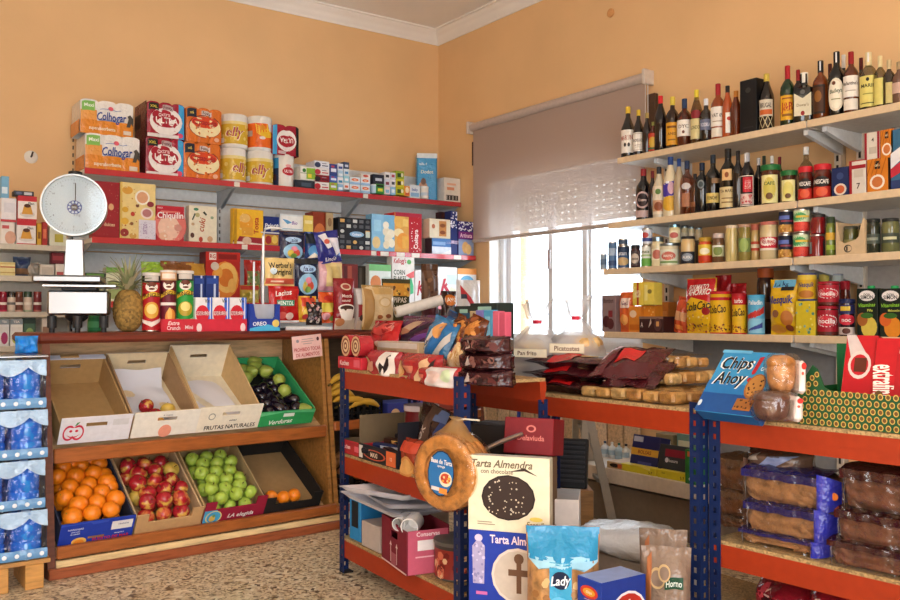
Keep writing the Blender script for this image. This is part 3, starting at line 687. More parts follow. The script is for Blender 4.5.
BOX('nappy_box', 'white box with orange print and barcode beside the blue nappy packet', 'box', on('L1', 444.5, 460.5, 178, .14), 'e6ded4', f=[('r', .1, .1, .85, .3, '4a4440'), ('r', .12, .12, .16, .28, 'e6ded4'), ('r', .3, .12, .33, .28, 'e6ded4'), ('r', .5, .12, .54, .28, 'e6ded4'), ('r', .7, .12, .73, .28, 'e6ded4'), ('r', .15, .5, .6, .62, 'e09a78'), ('r', .15, .7, .7, .78, 'eab89a')])

# ================================================================ SECOND SHELF: biscuit boxes
def BB(u0, u1, vt, col, f, label, d=.07, off=.02, vb=None, sh='L2', **k):
    return BOX('biscuit_box', label, 'box', on(sh, u0, u1, vt, d, vb, off), col, f=f, **k)
BB(92, 119, 181.5, '9a2028', [('e', .68, .56, .1, .06, 'd8a878'), ('t', .62, .25, .06, 'dulces', 'e8c8a0', .4), ('d', 16, .4, .05, .98, .95, .012, 'd89a80', 2)], 'plain dark red gift box of sweets behind the scale dial', .09)
BB(119.5, 155, 183, 'e8cf8a', [('r', 0, 0, .06, 1, 'd8b45a'), ('e', .2, .86, .15, .07, 'd8a040'), ('e', .62, .75, .21, .13, 'f4ead8'), ('e', .62, .75, .16, .1, 'd8a078'), ('e', .75, .48, .18, .1, 'f0dcd0'), ('e', .75, .48, .13, .07, 'b87a78'),
    ('e', .14, .52, .09, .05, 'd8a838'), ('e', .13, .32, .11, .06, 'e0b040'), ('e', .35, .45, .06, .04, 'b83a2a'), ('e', .85, .64, .1, .05, '8a3038'), ('e', .12, .12, .12, .07, '9a3430'), ('e', .36, .07, .1, .05, 'd0a050'), ('e', .48, .6, .05, .03, '7a4a30'), ('e', .32, .28, .05, .03, '8a5a34'), ('d', 18, .05, .05, .5, .95, .022, ('c89040', 'b8602c', 'e8d8a0'), 5),
    ('r', .52, .0, 1, .36, 'd8d4e0'), ('t', .7, .2, .07, 'SURTIDO', '8a6a9a', .3, PI / 2), ('d', 30, .54, .02, .98, .34, .012, 'a89ab0', 6)], 'large tall biscuit assortment box with cups and fruit printed on cream', .09)
BB(156, 183.5, 206, 'c02838', [('e', .5, .45, .6, .5, 'e07a70'), ('e', .45, .38, .4, .35, 'f0c8b0'), ('r', 0, .86, 1, 1, 'c02838'), ('p', [(.0, .62), (.1, .78), (1, .84), (1, .64), (.5, .66)], 'c02838'), ('t', .5, .74, .17, 'Chiquilín', 'fbf6f0', .94, .03), ('e', .25, .15, .16, .1, 'e8b898'), ('e', .78, .4, .14, .1, 'd89888'), ('t', .12, .94, .05, 'Artiach', 'f0d0d0', .2), ('d', 10, .1, .05, .9, .5, .04, ('f4dcc8', 'e09a88'), 3)], 'red biscuit box with white rounded lettering', .07)
BB(188.5, 216.5, 206, 'e6dec6', [('t', .45, .5, .16, 'cuki', 'b85a3a', .5, PI / 2.2, .2), ('p', [(.1, .62), (.2, .8), (.24, .78), (.14, .6)], '3a4a3a'), ('e', .3, .75, .08, .06, 'b8b07a'), ('e', .25, .9, .09, .04, '4a8a6a'), ('e', .14, .5, .06, .04, 'c8a880'), ('e', .12, .2, .07, .07, '5a3a30'), ('e', .75, .12, .1, .08, 'c8a078'), ('e', .42, .1, .07, .07, 'b0402f'), ('e', .82, .7, .06, .04, '8aa080'), ('p', [(.48, .82), (.6, .74), (.64, .78), (.54, .86)], '4a4a3a')], 'cream biscuit box with scattered nut drawings', .07, side='d8d4c4')
yb = [('r', 0, 0, 1, .1, 'f0e6d8'), ('p', [(.0, .1), (.1, .25), (1, .22), (1, .05), (.3, .1)], '9a2a34'), ('e', .38, .13, .17, .11, 'd8b8a0'), ('e', .35, .62, .26, .26, 'e8a030'), ('e', .3, .75, .2, .12, 'e8bc70'), ('r', .18, .28, .6, .5, 'e0a038'), ('t', .72, .56, .14, 'Tosta', 'b81c24', .6, PI / 2), ('d', 8, .1, .3, .6, .9, .03, 'f4d080', 8)]
BB(236.5, 263, 209.5, 'f0bc30', yb, 'yellow toasted biscuit box with red lettering, front one of the pair', .05)
BB(232.5, 259, 209, 'f0bc30', yb, 'yellow toasted biscuit box mostly hidden behind its twin', .05, .075)
BB(263.5, 279, 216.5, '1c2f78', [('t', .5, .7, .16, 'Prince', 'f0f0f4', .9, .1, .2), ('r', .05, .05, .95, .4, 'c89038'), ('e', .3, .22, .2, .14, 'a83030'), ('e', .7, .24, .2, .14, 'e8c860')], 'dark blue filled biscuit box with white lettering', .07)
BB(279.5, 304, 214.5, 'e4ecee', [('r', .06, .15, .94, .9, 'f2f4f2'), ('p', [(.1, .7), (.3, .4), (.5, .5), (.3, .65)], '5aa0d0'), ('t', .6, .5, .2, 'Bio', '8a6ab0', .5, 0, .2), ('r', .1, .1, .9, .13, '6ab0c8')], 'white box with blue ribbon print above the candy bags', .07, vb=231, off=.03)
BB(303.5, 313, 215.5, 'e2c860', [('r', .1, .5, .9, .7, 'f0e0a0')], 'small plain yellow box beside the brown box', .07, off=.02, vb=232)
BB(312, 327, 212, '8a3418', [('e', .5, .4, .4, .3, 'c8703a'), ('e', .6, .3, .25, .2, 'e8a860')], 'brown chocolate box with warm glow print', .12, off=.06, r=[('r', 0, 0, 1, 1, '5a2a18')])
BB(280, 304, 231, '5a3a2a', [('r', .1, .2, .9, .6, '8a6a4a')], 'brown carton supporting the white ribbon box', .1, off=.03)
BB(303.5, 313, 232, '6a4a34', [('r', .1, .2, .9, .6, '8a6a4a')], 'small brown carton under the yellow box', .1)
BB(326, 333, 213, 'b8a078', [('r', .1, .1, .9, .5, '5a4a3a'), ('e', .5, .75, .3, .12, '8a6a4a')], 'narrow beige box beside the brown chocolate box', .08, off=.05)
grid = []
for i in range(5):
    for j in range(6):
        if 1 <= i <= 3 and 2 <= j <= 3: continue
        cc = ['5a5a5e', 'd8a860', '3c4046', 'c8c8c4', '6a6a6e', '50545a'][(i * 7 + j * 5) % 6]; cx, cy = .12 + i * .19, .1 + j * .16
        grid.append(('r', cx - .065, cy - .05, cx + .065, cy + .05, cc) if (i + j) % 3 else ('e', cx, cy, .06, .055, cc))
BB(338, 371, 218, '1b1d24', grid + [('e', .55, .5, .22, .09, '8ab0d0'), ('t', .55, .5, .07, 'Cuétara', 'f4f4f4', .34), ('r', .82, .42, .95, .6, 'c8d0c4')], 'black square biscuit assortment box with rows of small pictures', .13, side='16161a')
BB(371.5, 395, 214.5, '7ab4d8', [('r', .0, 0, .5, 1, '8abfe0'), ('e', .2, .25, .17, .16, 'e0c48a'), ('r', .1, .55, .4, .85, 'a0d0e8'), ('e', .62, .55, .16, .12, 'e8dcc0'), ('e', .82, .5, .16, .12, 'f0e6d0'), ('e', .7, .36, .17, .12, 'ece0c4'), ('e', .85, .25, .14, .12, 'f0e6d0'), ('e', .62, .2, .14, .11, 'e6d8b8'), ('e', .6, .72, .13, .1, 'f0e8d4')], 'light blue box of round white biscuits', .09)
BB(394.5, 421.5, 213, 'd6322e', [('r', 0, 0, .52, 1, 'e0a450'), ('e', .2, .78, .22, .16, 'e8b45a'), ('e', .15, .5, .18, .1, 'f0dca8'), ('r', .3, .66, .5, .84, 'f0c870'), ('e', .3, .3, .22, .2, 'e89a3a'), ('r', .28, .12, .52, .42, 'e8ac48'), ('r', .52, 0, 1, 1, 'b81c2c'), ('t', .78, .36, .12, 'Cuétara', 'f4e8e4', .6, PI / 2), ('d', 26, .62, .05, .98, .95, .02, 'f0dcd8', 9), ('r', .02, .9, 1, 1, 'b02a40')], 'tall red biscuit box with golden biscuits printed on it', .16, top='c84a5a')
BB(432, 451, 238.5, '4a7ab8', [('r', 0, 0, 1, .5, 'dfe6f0'), ('r', .05, .6, .7, .8, '8aaed8'), ('p', [(.3, .0), (1, .0), (1, .35)], 'f4f6fa')], 'blue and white wafer box beneath the cream box', .1, side='4a3a44')
BB(429.5, 450.5, 219, 'e2d6bc', [('r', .45, .1, .8, .9, 'c88a50'), ('e', .62, .3, .14, .1, '8a4a28'), ('e', .62, .66, .14, .1, '9a5a34'), ('e', .18, .6, .08, .12, 'b86a4a')], 'cream wafer box stacked over the blue and white box', .1, vb=238.2)
BB(450.5, 457.5, 211, '23306e', [('d', 26, .05, .6, .95, .98, .1, 'e8e8f4', 4), ('t', .5, .3, .5, 'Artinata', 'd8c0d8', .4, PI / 2)], 'narrow tall navy box with white dotted top', .08)
BB(458.5, 473.5, 221.5, '3a2f7a', [('d', 40, .02, .72, .98, .98, .05, 'f0f0f8', 5), ('r', .0, .5, 1, .7, '7a2a7a'), ('t', .5, .6, .12, 'Artinata', 'f0c8d8', .8), ('r', 0, .0, 1, .48, '8a9ac0'), ('e', .45, .25, .22, .17, 'd8a868'), ('e', .65, .2, .2, .15, 'e0b878')], 'purple wafer box with checkered top next to the wall corner', .07)
BB(441, 449, 212, '3a1c24', [('r', .2, .2, .8, .8, '5a2a3a')], 'dark maroon narrow box hidden behind the cream wafer box', .08, off=.2)

# ================================================================ THIRD SHELF (behind the counter goods)
def B3(u0, u1, vt, col, f, label, d=.07, off=.03, **k): return BB(u0, u1, vt, col, f, label, d, off, sh='L3', **k)
B3(84, 106, 273, '2c3430', [('r', .2, .3, .9, .8, '98a088'), ('r', .1, .85, .9, .98, '6a9a4a')], 'dark green packet behind the scale plates', .08)
B3(106, 127, 267.5, 'dfe4c8', [('r', .1, .1, .9, .6, 'a8b878'), ('r', 0, .85, 1, 1, '7ab04a')], 'pale green tea box behind the pineapple crown', .08)
BAG('snack_bag', 'lime green snack bag lying behind the canisters', 'bag', (on('L3', 145, 166, 262, .08)[0], .16, .07, .26, 0), '9ac23c:p', [('r', .1, .2, .9, .6, 'd8e080'), ('t', .5, .4, .14, 'Chips', '3a6a20', .7)], seed=4)
BAG('snack_bag', 'brown and gold snack bag behind the green canister', 'bag', (on('L3', 166, 192, 264, .08)[0], .22, .09, .27, 0), '8a5428:p', [('r', .05, .5, .95, .8, 'b87a3a'), ('e', .5, .45, .3, .16, 'd8a860')], seed=5)
BAG('snack_bag', 'golden snack bag leaning beside the red biscuit box', 'bag', (on('L3', 190, 207, 264, .08)[0], .14, .07, .26, 0), 'c89434:p', [('r', .1, .3, .9, .7, 'e8c060')], seed=6)
B3(205.5, 240, 252, 'b8281e', [('r', 0, .82, 1, 1, 'c02c22'), ('r', .1, .84, .3, .98, 'f0e8e0'), ('t', .2, .91, .08, 'RG', 'b81c1c', .16), ('r', .36, .86, .9, .96, '8a1c18'), ('e', .56, .46, .4, .36, 'e88a34'), ('e', .6, .5, .32, .3, 'f0c068'), ('e', .58, .5, .22, .18, 'd87a2a'), ('e', .76, .35, .12, .14, 'f0b860'), ('e', .36, .6, .12, .12, 'e8a848'), ('r', .12, .06, .4, .22, 'f0e4d8'), ('e', .26, .72, .12, .08, 'd8c8b8')], 'large red biscuit box with golden biscuit plate picture', .12, side='7a1c18')
BAG('candy_bag', 'red and green festive candy bag beside the red biscuit box', 'bag', (on('L3', 245, 263, 254, .06, off=.08)[0], .125, .05, .3, 0), 'b8241e:p', [('r', .1, .1, .9, .75, '7a8a50'), ('d', 30, .12, .12, .88, .74, .07, ('a83028', 'd8d0a0', '4a7a3a', 'c88a40'), 3)], seed=8)
BAG('candy_bag', 'yellow lemon candy bag below the festive candy bag', 'bag', (on('L3', 240, 261, 284, .05)[0], .14, .045, .125, 0), 'c8b048:p', [('r', 0, .75, 1, .98, 'b83a28'), ('d', 16, .1, .1, .9, .7, .09, ('e8d870', 'a8a040'), 4)], seed=9)
BB(342, 358, 264, '7a241c', [('r', .35, .1, .6, .95, 'a84a34'), ('r', .1, .1, .3, .95, '5a1c18')], 'brick red carton behind the candy display', .1, off=.08, sh='L3')
BB(358, 371, 266, '3a342c', [('r', .1, .1, .3, .95, '5a5248'), ('r', .45, .1, .65, .95, '2a2620'), ('r', .75, .1, .95, .95, '6a6054')], 'dark brown carton beside the brick red carton', .1, off=.08, sh='L3')
B3(369, 391, 264.5, 'e4ece6', [('r', 0, .84, 1, 1, '7ac07a'), ('e', .3, .55, .24, .18, 'e08a50'), ('r', .6, .2, .95, .7, 'cfe0d8')], 'white cereal box with green top band', .08)
B3(392, 414.5, 257, 'ece8e2', [('t', .35, .92, .1, "Kellogg's", 'c02838', .56, .03, .2), ('t', .32, .68, .1, 'CORN', '4a5a4a', .5), ('t', .35, .55, .1, 'FLAKES', '4a5a4a', .56), ('p', [(.55, .3), (.65, .52), (.85, .58), (.95, .4), (.95, .25), (.7, .2)], '4ac080'), ('p', [(.6, .62), (.98, .72), (.98, .58), (.8, .56)], 'e86a6a'), ('e', .75, .9, .1, .05, '6ab86a')], 'white corn flakes box with green rooster colours', .08)
sk = [('t', .5, .5, .4, 'K', 'c0243c', .8, .1, .4), ('p', [(.5, .1), (.95, .0), (.95, .4), (.7, .5)], 'e8e4c8'), ('e', .75, .2, .2, .12, 'e0d8b0')]
B3(415, 427, 270, 'ebe7e4', sk, 'white cereal box with big red letter, partly behind the dark sack', .07, .03)
B3(436.5, 457, 267, 'ebe9e6', sk + [('r', .5, .55, .98, .8, 'cfe4ea')], 'white cereal box with big red letter, fully seen', .07)
B3(457.5, 476.5, 268.5, 'e8eaec', [('r', 0, .84, 1, 1, 'e89a50'), ('e', .5, .55, .42, .26, '6ab0d8'), ('e', .5, .5, .32, .2, 'e8ecee'), ('r', 0, 0, 1, .12, 'e8a060')], 'white cereal box with blue bowl and orange edge', .07)

# ================================================================ FAR LEFT SHELVING
def KB(sh, u0, u1, vt, col, f, label, d=.08, off=.02, vb=None, cat='box', **k): return BOX('dessert_box', label, cat, on(sh, u0, u1, vt, d, vb, off), col, f=f, **k)
flan = [('r', 0, .8, 1, 1, 'c8303c'), ('r', .0, .0, 1, .06, 'c8303c'), ('e', .5, .25, .4, .12, 'd8d4d0'), ('p', [(.2, .25), (.32, .6), (.68, .6), (.8, .25)], 'd8a040'), ('e', .5, .6, .18, .08, '4a2414'), ('t', .7, .7, .1, 'Flan', '4a4a4a', .4)]
KB('K1', 16, 35.5, 220.5, 'ece8e6', flan, 'white and red custard dessert box, lower one')
KB('K1', 17, 36, 196, 'e0403c', [('r', .0, 0, 1, .78, 'f0ece8')] + flan, 'white and red custard dessert box, upper one', vb=220.3)
KB('K1', 0, 14, 222, 'ece4dc', [('e', .7, .3, .4, .3, 'd8a890'), ('r', .1, .7, .6, .85, 'c85a5a')], 'pale dessert box at the edge, lower one')
KB('K1', 0, 15.5, 198, 'e8e6ea', [('r', .2, .4, .9, .8, 'dcdce4'), ('r', 0, .0, 1, .1, 'c0404a')], 'plain pale dessert box at the edge, upper one', vb=221.8)
KB('K1', 0, 8, 176, '7ab4d8', [('r', .1, .2, .8, .5, 'd8e8f4')], 'light blue packet lying over the pale dessert boxes', vb=197.8)
KB('K1', 13, 33, 191, '3a3e48', [('r', .5, .2, .9, .8, 'c8ccd4'), ('e', .25, .5, .15, .3, '5a6a8a')], 'flat dark grey carton on the custard boxes', vb=195.8)
KB('K1', 36.5, 41, 223, 'd8a838', [('r', .2, .3, .8, .6, '8a5a20')], 'narrow yellow dessert packet')
KB('K1', 41.5, 47, 222, 'a83434', [('r', .2, .3, .8, .7, 'd87a5a')], 'narrow red dessert packet')
KB('K1', 49, 66, 226, 'd8dcc8', [('r', .3, .2, .8, .6, 'b8b04a')], 'pale dessert packet behind the scale dial')
KB('K2', 0, 15, 262, 'e8d898', [('r', 0, .6, 1, .68, 'b8503a'), ('r', 0, .2, 1, .28, 'c8a860'), ('r', 0, .85, 1, .9, 'c8a860')], 'cream packets carton on the second side shelf', .12)
BAG('spice_bag', 'dark blue and brown spice bag on the second side shelf', 'bag', (on('K2', 17, 29, 260, .1)[0], .1, .07, .12, 0), '4a5a78:p', [('r', .1, .1, .9, .4, '8a6a50'), ('e', .5, .7, .3, .12, '2a3a6a')], seed=1)
BAG('spice_bag', 'crumpled clear grey spice bag on the second side shelf', 'bag', (on('K2', 28, 39, 262, .1)[0], .08, .06, .09, 0), 'a8a49c:p', None, seed=2)
KB('K2', 40, 54, 264.5, 'd8d4cc', [('r', .1, .2, .9, .8, 'c4beb4')], 'grey white packet near the scale column', .06)
KB('K2', 55.5, 64, 264, 'e4e0da', [('r', .1, .1, .9, .4, 'b85a5a')], 'white packet touching the scale column', .06)
KB('K2', 51, 64, 252.5, '6a1c28', [('r', .1, .3, .9, .7, '9a3a44')], 'small maroon carton over the white packets', .06, vb=263.8)
for i, (u, c, c2, nm) in enumerate(((3, '8a1830', 'c83a5a', 'crimson'), (11.5, '2a2422', 'c8b8a8', 'black'), (19, '6a3a2c', 'c8a090', 'brown'), (28, '2a4a34', 'a8b898', 'dark green'), (37.5, '7a2c30', 'c87a70', 'brick red'))):
    JAR('spice_jar', nm + ' spice jar standing on the third side shelf', 'jar', on('K3', u - 3.8, u + 3.8, 291.5), c2, c + ':g', [('r', 0, 0, 1, 1, 'd8c8b8' if i % 2 else c), ('r', 0, .4, 1, .6, 'e8e0d4' if i != 1 else '6a6a6a')], lidh=.3, neck=.92)
tea = lambda c: [('r', 0, .8, 1, 1, '8a949a'), ('t', .5, .9, .08, 'TEA', 'ece8e4', .5), ('e', .5, .3, .36, .22, c), ('r', .1, .55, .9, .7, 'dcdad6')]
KB('K4', 0, 9.5, 319, 'e0dede', tea('a83a6a'), 'infusion box with berry picture', .07)
KB('K4', 10.5, 23, 319, 'e4e4de', tea('b0c04a'), 'infusion box with lime green picture', .07)
KB('K4', 24, 36, 318, '4a6a58', [('r', 0, .8, 1, 1, '2a3a34'), ('e', .5, .4, .36, .25, '8aa86a')], 'dark green infusion box', .07)
KB('K4', 42, 52, 318.5, 'd8cfc4', [('r', .1, .2, .9, .7, '9a7a64')], 'beige infusion box behind the counter corner', .07)

# ================================================================ COUNTER WITH THE SLOPING FRUIT DISPLAY
S0 = Vector((.80, 4.0, 0)); STH = math.radians(4)
cn = thing('fruit_counter', 'wooden shop counter with sloping fruit shelves in its front', 'counter', S0, STH)
CW = world(cn)
def CP(s, q, z): return CW @ Vector((s, q, z))
RED, ORW, PLY = '6e2c1c:o', 'a05a28:o', 'd8b487:o'
LEN = 2.5
b = MB(); b.box(-.035, .1, .985, LEN, .54, 1.03, RED, .014); b.obj('counter_top', cn)
def side_panel(s0, s1, key, nm):
    m = MB(); pr = [(-.005, 0), (.115, .985), (.53, .985), (.53, 0)]
    vs = [(s, q, z) for s in (s0, s1) for q, z in pr]
    m.add(vs, [(3, 2, 1, 0), (4, 5, 6, 7)] + [(i, (i + 1) % 4, (i + 1) % 4 + 4, i + 4) for i in range(4)], key).obj(nm, cn, 20)
side_panel(-.012, .02, '6e3c2a:o', 'end_panel')
side_panel(LEN - .05, LEN - .02, '6e3c2a:o', 'end_panel')
side_panel(1.365, 1.385, 'a8763e:o', 'divider'); side_panel(1.395, 1.42, 'a8763e:o', 'divider')
MB().box(.02, .505, .04, 1.36, .52, .985, PLY).obj('back_panel', cn)
MB().box(1.42, .505, .04, LEN - .05, .52, .985, '5a4a3a:o').obj('back_panel', cn)
def sloped(s0, s1, q0, z0, q1, z1, key, nm):
    m = MB(); m.bar(((s0 + s1) / 2, q0, z0), ((s0 + s1) / 2, q1, z1), s1 - s0, .014, key); return m.obj(nm, cn)
TILT = math.radians(30)
def shelf_pair(s0, s1):
    sloped(s0, s1, .07,   .505, .5, .505 + .43 * math.tan(TILT), PLY, 'sloped_shelf')
    sloped(s0, s1, .02, .085, .5, .085 + .48 * math.tan(TILT), PLY, 'sloped_shelf')
shelf_pair(.02, 1.365)
MB().box(.02, .035, .475, 1.365, .06, .538, ORW, .005).obj('upper_lip', cn)
MB().box(.02, -.018, .082, 1.395, .008, .135, ORW, .005).obj('lower_lip', cn)
MB().box(1.42, .045, .50, LEN - .05, .07, .55, ORW, .005).obj('upper_lip', cn)
MB().box(1.42, .07, .50, LEN - .05, .505, .515, PLY).obj('flat_shelf', cn)
MB().box(1.42, .0, .1, LEN - .05, .505, .115, PLY).obj('flat_shelf', cn)
MB().box(.02, -.012, .045, LEN - .05, .006, .075, 'e2c491:o', .003).obj('light_strip', cn)
MB().box(-.012, -.02, 0, LEN - .02, .012, .045, '9a5230:o', .004).obj('plinth', cn)
MB().box(1.395, -.018, .082, LEN - .05, .008, .12, ORW, .005).obj('lower_lip', cn)

def CRATE(name, label, cat, s, q, z, w, d, h, outc, inc, hb=None, front=None, slots=True, tilt=TILT, hs=None, notch=False, group=None, botc=None, edge=None, rim=None):
    o = thing(name, label, cat, CP(s, q, z), STH, group, tilt)
    hb = hb or h; hs = hs or h; t = .007; botc = botc or inc
    def panel(nm, y0, y1, hh, ca, cb, slot):
        m = MB()
        if slot:
            a, b_, c0, c1 = -.045, .045, hh * .62, hh * .62 + .02
            for x0, x1, z0, z1 in ((-w / 2, a, 0, hh), (b_, w / 2, 0, hh), (a, b_, 0, c0), (a, b_, c1, hh)):
                m.box(x0, y0, z0, x1, (y0 + y1) / 2, z1, ca); m.box(x0, (y0 + y1) / 2, z0, x1, y1, z1, cb)
        elif notch:
            for x0, x1, z1 in ((-w / 2, -w * .33, hh + .045), (w * .33, w / 2, hh + .045), (-w * .33, w * .33, hh)):
                m.box(x0, y0, 0, x1, y1, z1, ca)
        else:
            m.box(-w / 2, y0, 0, w / 2, (y0 + y1) / 2, hh, ca); m.box(-w / 2, (y0 + y1) / 2, 0, w / 2, y1, hh, cb)
        if rim: m.box(-w / 2, y0 - .001, hh - .012, w / 2, y1 + .012, hh + .002, rim)
        return m.obj(nm, o)
    panel('front_panel', 0, t, h, outc, inc, slots)
    panel('back_panel', d - t, d, hb, inc, outc, slots)
    for sx in (-1, 1):
        m = MB(); x0, x1 = sorted((sx * w / 2, sx * (w / 2 - t)))
        vs = [(x, y, zz) for x in (x0, x1) for y, zz in ((t, 0), (d - t, 0), (d - t, max(hs, hb * .98)), (t, hs))]
        m.add(vs, [(3, 2, 1, 0), (4, 5, 6, 7)] + [(i, (i + 1) % 4, (i + 1) % 4 + 4, i + 4) for i in range(4)], edge or inc).obj('side_panel', o, 20)
    MB().box(-w / 2 + t, t, 0, w / 2 - t, d - t, .006, botc).obj('bottom', o)
    if front: print_on(o, lambda x, y, k: (-w / 2 + x * w, -E * k, y * h), w, h, front)
    return o
def s_at(u, v, q):   # counter coordinate under a pixel at depth q of the counter
    n = Vector((-math.sin(STH), math.cos(STH), 0)); p0 = CP(0, q, 0); d = ray(u, v)
    p = EYE + d * ((p0 - EYE).dot(n) / d.dot(n)); return (CW.inverted() @ p)
def span(u0, u1, v, q=.065):
    a = s_at(u0, v, q).x; c = s_at(u1, v, q).x; return (a + c) / 2, c - a
WH, KR = 'eceae6:b', 'b08d5c:b'
UZ, UQ = .553, .062
s, w_ = span(57, 128, 425)
c1 = CRATE('fruit_crate', 'empty white cardboard fruit box with smiling apple drawing', 'box', s, UQ, UZ, w_, .46, .135, 'e6e6ee:b', KR, .15, front=[
    ('r', .33, .0, .34, .002, 'ffffff'), ('e', .13, .42, .085, .3, 'd0284a'), ('e', .13, .42, .065, .22, 'e6e6ee'), ('e', .25, .42, .085, .3, 'd0284a'), ('e', .25, .42, .065, .22, 'e6e6ee'),
    ('r', .1, .3, .28, .62, 'e6e6ee'), ('p', [(.1, .36), (.14, .26), (.19, .22), (.24, .26), (.28, .36), (.24, .3), (.19, .27), (.14, .3)], 'd0284a'),
    ('e', .15, .5, .022, .05, 'd0284a'), ('e', .23, .5, .022, .05, 'd0284a'), ('p', [(.19, .68), (.22, .82), (.26, .84), (.22, .72)], '3a8a3a'),
    ('r', .72, .62, .95, .86, 'd8d8dc')], hs=.1)
MB().box(-w_ / 2, .44, .148, w_ / 2, .475, .152, 'dfe2ee:b').obj('flap', c1)
MB().box(-.05, .45, .152, .03, .47, .16, KR).obj('tab', c1)
s, w_ = span(130, 195, 420)
c2 = CRATE('fruit_crate', 'white wooden crate with round orange sticker and a few old apples', 'box', s, UQ, UZ, w_, .47, .135, 'f0ece2:b', 'e0cda8:b', .16, front=[
    ('e', .5, .2, .1, .26, 'f0a088'), ('t', .5, .85, .05, 'EL PRADO', '8a8a8a')], hs=.1, edge='a88660:b')
MB().grid(lambda i, j: (-.12 + .24 * i, .06 + .38 * j, .012 + .01 * math.sin(7 * i + 4 * j) * math.sin(9 * j + 1) + .07 * max(0, j - .85) / .15), 12, 14, 'dcdce4:w').obj('paper_liner', c2, 60)
s, w_ = span(195, 257, 415)
c3 = CRATE('fruit_crate', 'cream wooden crate with paper lining and printed lettering', 'box', s, UQ, UZ, w_, .47, .14, 'f0e8d6:b', 'eadfc6:b', .2, front=[
    ('t', .53, .16, .16, 'FRUTAS NATURALES', '2a2a2a', .82), ('t', .55, .42, .07, 'calidad', '3a3a3a'), ('e', .2, .62, .055, .14, '9a9a90'), ('e', .2, .62, .042, .1, 'f0e8d6')], hs=.11, edge='cfae7c:b')
MB().grid(lambda i, j: (-.11 + .22 * i, .04 + .37 * j, .012 + .008 * math.sin(6 * i + 5 * j)), 10, 12, 'e4e2e8:w').obj('paper_liner', c3, 60)
s, w_ = span(257, 311, 415)
c4 = CRATE('fruit_crate', 'green cardboard tray of aubergines and pears', 'box', s, UQ, UZ, w_, .47, .085, '2fa05a:b', '3aa868:b', .11, front=[
    ('t', .4, .3, .3, 'Verduras', 'f4f4ee', .5, .05, .3), ('r', .42, .62, .62, .86, 'e8f0e8'), ('p', [(0, .75), (.4, .95), (1, .8), (1, 1), (0, 1)], '64c88a')], slots=False, hs=.09, botc='26221e:b')
print_on(c4, lambda x, y, k: (-w_ / 2 + x * w_, .462 - E * k, y * .11), w_, .11, [('t', .5, .5, .3, 'Verduras', 'f0f4ee', .6, .05, .3), ('p', [(0, .2), (.5, .0), (1, .3), (1, 0), (0, 0)], '64c88a')])
LQ, LZ = .012, .13
s, w_ = span(57, 131, 520, .02)
d1 = CRATE('fruit_crate', 'blue cardboard tray heaped with oranges', 'box', s, LQ, LZ, w_, .46, .115, '2440b0:b', '30364c:b', .12, front=[
    ('r', .68, .45, .97, .85, 'e8e8ea'), ('e', .27, .1, .1, .2, 'f0c060'), ('e', .27, .06, .07, .15, 'e89030'), ('t', .7, .12, .13, 'PUERTO DE MAR', 'd83030', .5),
    ('t', .2, .72, .08, 'NARANJAS', 'dfe4f4', .24), ('t', .2, .6, .06, 'seleccion', 'dfe4f4', .22), ('t', .2, .5, .06, 'de calidad', 'dfe4f4', .22), ('r', .38, .2, .6, .3, '8a6a50'), ('t', .84, .7, .06, 'VALENCIA', '5a6a9a', .2), ('t', .8, .3, .06, 'categoria I', 'dfe4f4', .3),
    ('p', [(0, .92), (.38, .97), (.42, .86), (.62, .9), (.64, 1), (1, 1.0), (0, 1)], '3454c4')], slots=False, hs=.1)
s, w_ = span(133, 199, 510, .02)
d2 = CRATE('fruit_crate', 'low brown cardboard tray full of red and yellow apples', 'box', s, LQ, LZ, w_, .46, .06, 'c8a070:b', 'c0986a:b', .12, slots=False, notch=True, hs=.09, edge='d0b088:b')
s, w_ = span(201, 262, 505, .02)
d3 = CRATE('fruit_crate', 'dark red printed tray full of green apples', 'box', s, LQ, LZ, w_, .46, .075, '9a1c3a:b', 'b09468:b', .13, front=[
    ('r', 0, 0, .2, 1, '48a8d8'), ('e', .16, .45, .13, .5, 'e8d890'), ('e', .16, .45, .11, .44, '48a8d8'), ('e', .14, .35, .05, .25, 'e0c060'), ('e', .16, .55, .025, .12, '70a060'),
    ('t', .6, .4, .3, 'LA elegida', 'f4f0ea', .62, 0, .25)], slots=False, notch=True, hs=.09, edge='b89a6c:b')
s, w_ = span(262, 318, 500, .02)
d4 = CRATE('fruit_crate', 'black edged cardboard tray with two oranges at its front', 'box', s, LQ, LZ, w_, .46, .05, '1e1c1c:b', '24211f:b', .1, slots=False, notch=True, hs=.09, edge='221f1e:b', botc='a8865a:b')
# paper price cards stuck behind the green apples
for dx, nm in ((-.085, 'price card tucked behind the green apples, nearer the red apples'), (.065, 'price card with fruit drawing tucked behind the green apples')):
    MW = world(d3); t = thing('price_card', nm, 'card', MW @ Vector((dx, .41, .115)), STH, None, math.radians(8))
    MB().box(-.045, -.002, 0, .045, .002, .13, 'e6ecf4', .0005).obj('card', t)
    print_on(t, lambda x, y, k: (-.045 + .09 * x, -.002 - E * k, .13 * y), .09, .13, [('e', .5, .3, .25, .16, 'b8b850'), ('r', .48, .46, .53, .56, '6a5a30'), ('t', .55, .8, .1, '1,49', '3a4a6a')])

